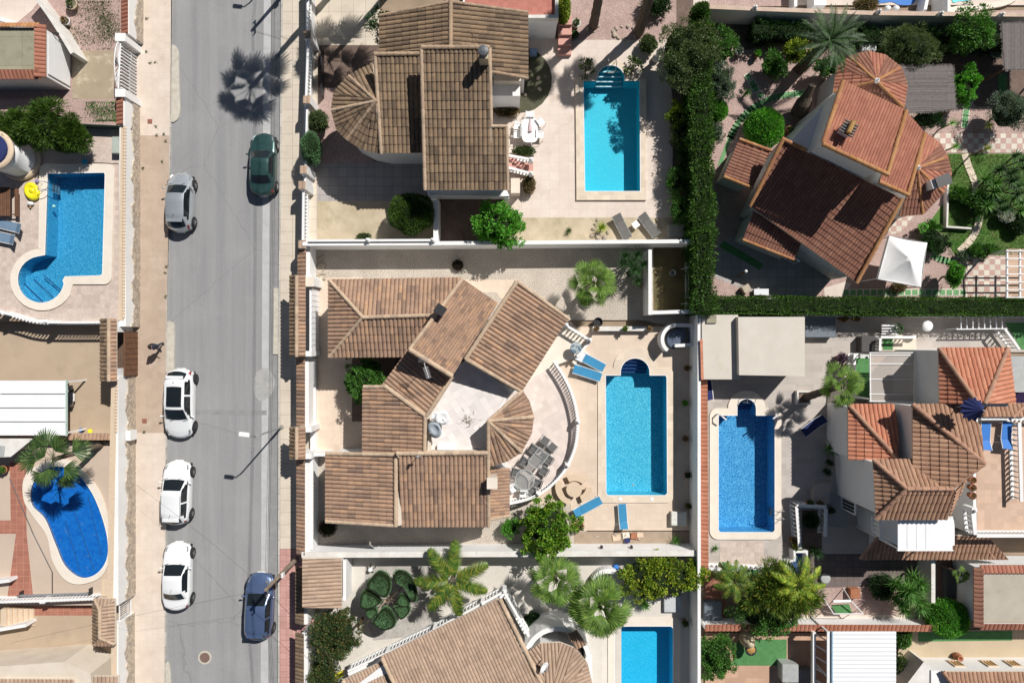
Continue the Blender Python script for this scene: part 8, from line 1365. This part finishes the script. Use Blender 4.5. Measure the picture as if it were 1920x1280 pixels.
# bottom right plots
wall('white wall along the bottom of the aqua pool garden beside the palm court', [(1316, 1066), (1318, 1180), (1318, 1420)], 1.5, .18, mWhite, Y) if False else None
yard('terracotta_court', [(1322, 1060), (1360, 1060), (1360, 1185), (1322, 1185)], mTerraT, .016); yard('turf_bottom', [(1384, 1198), (1475, 1198), (1475, 1247), (1372, 1247)], mTurf, .02); yard('orange_floor_bottom', [(1322, 1186), (1524, 1186), (1524, 1500), (1322, 1500)], mOrange, .01); yard('white_path_bottom', [(1500, 1152), (1745, 1152), (1745, 1170), (1500, 1170)], mPatioP, .02); yard('mauve_patch_bottom', [(1530, 1102), (1665, 1098), (1760, 1130), (1740, 1152), (1500, 1152)], mGravelP, .018)
balustrade('low white balustrade with hanging fabric below the deep blue pool', [(1328, 1066), (1440, 1070)], Y, .9, .3, t=.2); 
for x, y, lb in ((1366, 1060, 'green triangular sail cloth above the low white balustrade'), (1410, 1067, 'green fabric panel in the middle of the low white balustrade'), (1440, 1063, 'green fabric panel at the right end of the low white balustrade')): bm = N(); prism(bm, W([(x - 12, y - 8 if x == 1366 else y), (x + 12, y + 1), (x + 10, y + 9), (x - 8, y + 8)], 1.15), 1.12, 1.15, bottom=True); tag(solo('green_fabric', bm, mTurf), lb, 'fabric')
T = thing('slide_pool', 'white-edged blue curved water basin by the feathery palm', 'basin', P(1500, 1060, Y)); c1 = [(1490, 1034), (1513, 1034), (1514, 1075)] + arc(1494, 1072, 20, 0, 180, 10, 22) + [(1474, 1056), (1490, 1050)]; bm = N(); wallbm(bm, W(c1, .9), .14, Y, .9, True); part('rim', bm, mWhite, T); bm = N(); prism(bm, W(c1, .3), Y, .3); part('floor', bm, plain('basin_blue', (.03, .08, .26), .4), T)
T = tree('dense dark tree beneath the yellow-green palms', 1442, 1146, 66, 52, 3.0, lMid, K=90, per=80, cr=.3, l=.16, wd=.07, z0=Y)
tree('dense rounded feathery tree, mixed green and yellow, over the dark tree', 1470, 1108, 74, 46, 3.9, lFeath2, 'tree', 'tree', 1.3, 80, 150, .5, .42, .045, Y, jit=.22); feather_palm('yellow-fronded palm rising through the feathery tree', 1500, 1098, 52, 4.0, m=lYell, n=9, z0=Y, nl=36, ll=.4, droop=1.6, e0=50, e1=10, lw=.06); feather_palm('smaller yellow-tipped feather palm beside the red-tiled wall', 1376, 1090, 36, 3.0, m=lFeath2, n=18, z0=Y, nl=30, ll=.42, droop=1.7, e0=60, e1=0, lw=.05)
chest('dark blue covered box by the street-side wall of the terracotta court', 1337, 1147, Y, 1.1, 1.3, .5, plain('slate_cover', 0), name='covered_box'); T = wall('red-tiled garden wall crossing the bottom right gardens', [(1322, 1177), (1500, 1177), (1764, 1178)], 1.5, .22, mWhite, Y); tile_strip([(1322, 1176), (1500, 1176), (1764, 1177)], 1.54, .5, tOrg, T, .26, .06, .1, flip=-1)
T = thing('swing_seat', 'white framed garden swing with green canopy near the clay planter', 'swing seat', P(1575, 1140, Y)); a, b, c, d = P(1545, 1122, 1.6), P(1563, 1150, 1.4), P(1618, 1150, 1.4), P(1596, 1126, 1.6); bm = N(); tube(bm, [a, b], .035, 6); tube(bm, [b, c], .035, 6); tube(bm, [d, c], .035, 6); tube(bm, [a, (a.x - .2, a.y - .5, Y)], .03, 6); tube(bm, [c, (c.x + .2, c.y - .3, Y)], .03, 6); tube(bm, [b, (b.x - .1, b.y - .3, Y)], .03, 6); tube(bm, [d, (d.x + .2, d.y + .3, Y)], .03, 6); part('frame', bm, mWhiteP, T); bm = N(); prism(bm, W([(1558, 1134), (1592, 1132), (1598, 1149), (1568, 1149)], .9), .86, .9, bottom=True); part('seat', bm, mTurf, T); bm = N(); tube(bm, [P(1562, 1127, 1.55), P(1594, 1126, 1.55)], .09, 8); part('rolled_canopy', bm, mWhiteP, T)
chest('square terracotta planter near the swing seat', 1604, 1113, Y, .62, .6, .5, mPotT, name='planter', cat='planter')
bm = N(); p = P(1545, 1082, Y); lathe(bm, (p.x, p.y, Y), [(.3, 0), (.32, .25), (.27, .28), (.1, .3)], 16); tag(solo('stone_stool', bm, mGreyP), 'round grey stone stool on the dark paved yard', 'stool')
for i, (x, y, r_, h_) in enumerate(((1690, 1100, 26, 1.5), (1725, 1092, 24, 1.8), (1718, 1122, 26, 1.4), (1690, 1130, 24, 1.2), (1706, 1108, 26, 2.0))): spiky('bright green yucca head in the clump by the dark yard, %s' % ('upper left', 'upper right', 'lower right', 'lower left', 'centre')[i], x, y, r_, Y, lMid, 3, 50, h_, 'yuccas by the dark yard', w0=.06, spread=10)
bush('large rounded fine-leaved green bush at the end of the red-tiled wall', 1779, 1160, 42, 37, 2.2, lBright, 7000, .16, .035, Y, jit=.5, lump=.06); bush('small round dark bush in the shaded yard', 1655, 1100, 24, 26, 1.0, lDark, 1300, .15, .05, Y, jit=.6)
wall('dark-topped wall between the dark yard and the narrow garden', [(1750, 1046), (1750, 1130)], 1.6, .25, mWhiteT, Y); yard('narrow_garden', rect(1758, 1050, 1826, 1150), mMulch, .016); fan_palm('small fan palm beside the red-bordered flat roof', 1807, 1080, 20, 2.2, lFan, 12, Y, nb=14, tr=.08); chest('dark slatted box in the narrow garden', 1784, 1095, Y, .6, 1.9, .5, plain('charcoal_slats', (.06, .065, .07), .7))
T = thing('outbuilding', 'flat concrete roof with red tile border at the right edge', 'outbuilding', P(1880, 1120, Y)); body(T, rect(1836, 1066, 2100, 1170), 2.7, mWhite, Y); bm = N(); prism(bm, W(rect(1843, 1074, 2100, 1167), 2.75), 2.6, 2.76); part('flat_roof', bm, M('flat_roof_worn', (.46, .42, .34), (.40, .36, .29), s=1, fine=.12, stain=((.36, .30, .22), 1, .6, .85)), T)
tile_strip([(1834, 1064), (1834, 1176)], 2.82, .5, tBrn, T, .26, .07, .08, flip=-1); tile_strip([(1838, 1066), (2100, 1066)], 2.82, .45, tRed, T, .26, .07, .08, flip=1); tile_strip([(1838, 1174), (2100, 1174)], 2.82, .42, tRed, T, .26, .07, .08, flip=-1)
T = thing('carport', 'white corrugated metal roof at the bottom edge with open side bay', 'carport', P(1620, 1240, Y)); z = 2.6; bm = N(); a, b = P(1561, 1183, z), P(1680, 1183, z); e = P(1620, 1500, z); k = 80
vv = [[bm.verts.new((x, a.y + (e.y - a.y) * i / k, z + (.03 if i % 2 else 0))) for x in (a.x, b.x)] for i in range(k + 1)]
for i in range(k): bm.faces.new((vv[i][0], vv[i][1], vv[i + 1][1], vv[i + 1][0]))
part('roof_sheet', bm, mMetalW, T); bm = N(); beam(bm, P(1560, 1183, z), P(1560, 1500, z), .08, .14); part('fascia', bm, plain('pale_blue_trim', (.35, .5, .6), .4), T)
bm = N(); [beam(bm, P(1526, y, 1.6), P(1556, y + 18, 2.5), .07, .07) for y in (1186, 1207, 1228, 1250, 1272)]; beam(bm, P(1525, 1183, 1.6), P(1525, 1420, 1.6), .2, .3); beam(bm, P(1554, 1183, 2.5), P(1554, 1420, 2.5), .25, .08); part('side_frame', bm, mWhiteP, T)
for y in (1186, 1270): bm = N(); p = P(1554, y, z); box(bm, (p.x, p.y, z / 2), (.1, .1, z - .1)); part('post', bm, mWhiteP, T); 
yard('floor_under_bay', rect(1490, 1186, 1562, 1300), mOrange, .02); chest('grey flat block on the orange floor at the bottom edge', 1482, 1262, Y, 1.0, 1.1, .9, mGreyP); chest('darker grey block beside the white bay at the bottom edge', 1512, 1268, Y, 1.0, .8, .7, plain('dark_grey_block', (.2, .2, .21), .6))
T = thing('garden_oven', 'cream and ochre rounded clay garden oven standing on the turf', 'garden oven', P(1400, 1205, Y)); p = P(1399, 1200, .7); p2_ = P(1406, 1214, .9); bm = N(); lathe(bm, (p.x + .1, p.y, Y), [(.40, 0), (.46, .3), (.44, .7), (.34, 1.0), (.22, 1.15), (.16, 1.3)], 20); part('oven_body', bm, mClayC, T, True); bm = N(); lathe(bm, (p2_.x, p2_.y - .05, 1.0), [(.32, -.15), (.34, 0), (.27, .14), (.1, .2)], 16); part('rim', bm, mOchre, T, True); bm = N(); lathe(bm, (p2_.x, p2_.y - .05, 1.12), [(.36, -.1), (.37, -.02), (.30, .0)], 18); [ball(bm, (p2_.x + dx, p2_.y - .25, 1.16), .09, 8, (1, 1, .5)) for dx in (-.16, .16)]; part('vents', bm, mDarkM, T)
tree('leafy green shrub in the corner below the tiled wall', 1345, 1235, 36, 46, 2.4, lMid, 'shrub', 'large_shrub', None, 90, 80, .26, .13, .06, Y)
yard('drive_bottom_right', [(1684, 1182), (2300, 1176), (2300, 1236), (1684, 1240)], M('drive_sand', (.52, .42, .29), (.47, .38, .26), s=.7, fine=.12), .016); yard('turf_shade_strip', [(1722, 1184), (1898, 1182), (1898, 1200), (1722, 1202)], mTurf, .03); bush('mixed green plants between the white metal roof and the drive', 1694, 1195, 16, 22, .9, lMid, 900, .16, .06, Y, jit=.6); bush('olive plants at the bottom edge beside the white metal roof', 1690, 1255, 12, 30, .8, lOlive, 900, .16, .06, Y, jit=.6)
bm = N(); p = P(1795, 1230, .4); lathe(bm, (p.x, p.y, Y), [(.16, 0), (.26, .25), (.24, .45), (.16, .55), (.2, .6), (.12, .6), (.1, .45)], 16); tag(solo('clay_urn', bm, mPotT, smooth=True), 'terracotta urn on the sandy drive at the bottom', 'urn')
H = thing('house', 'white house with red tiles and yellow shutters at the bottom right corner', 'house', P(1850, 1270, Y)); body(H, [(1746, 1256), (2100, 1256), (2100, 1420), (1746, 1420)], 1.9, mWhite, Y); tiles([(2000, 1258, 2.05), (1768, 1258, 2.05), (1860, 1380, 3.1), (2000, 1380, 3.1)], tOrgW, H, .26, .5, hump=.08, udir=(1, 0)); caps([(1768, 1258, 2.15), (1862, 1382, 3.2)], tOrgC, H, .12)
for x in (1788, 1850, 1894): window(H, (x - 4, 1244), (x + 14, 1244), .7, 1.45, 2, plain('yellow_shutter', (.55, .33, .10), .6), mSand)
bm = N(); prism(bm, W([(1700, 1282), (1732, 1240), (1744, 1246), (1742, 1420), (1700, 1420)], 1.8), Y, 1.8); tag(solo('garden_shed', bm, mWhiteT), 'white triangular shed roof beside the bottom right house', 'shed')
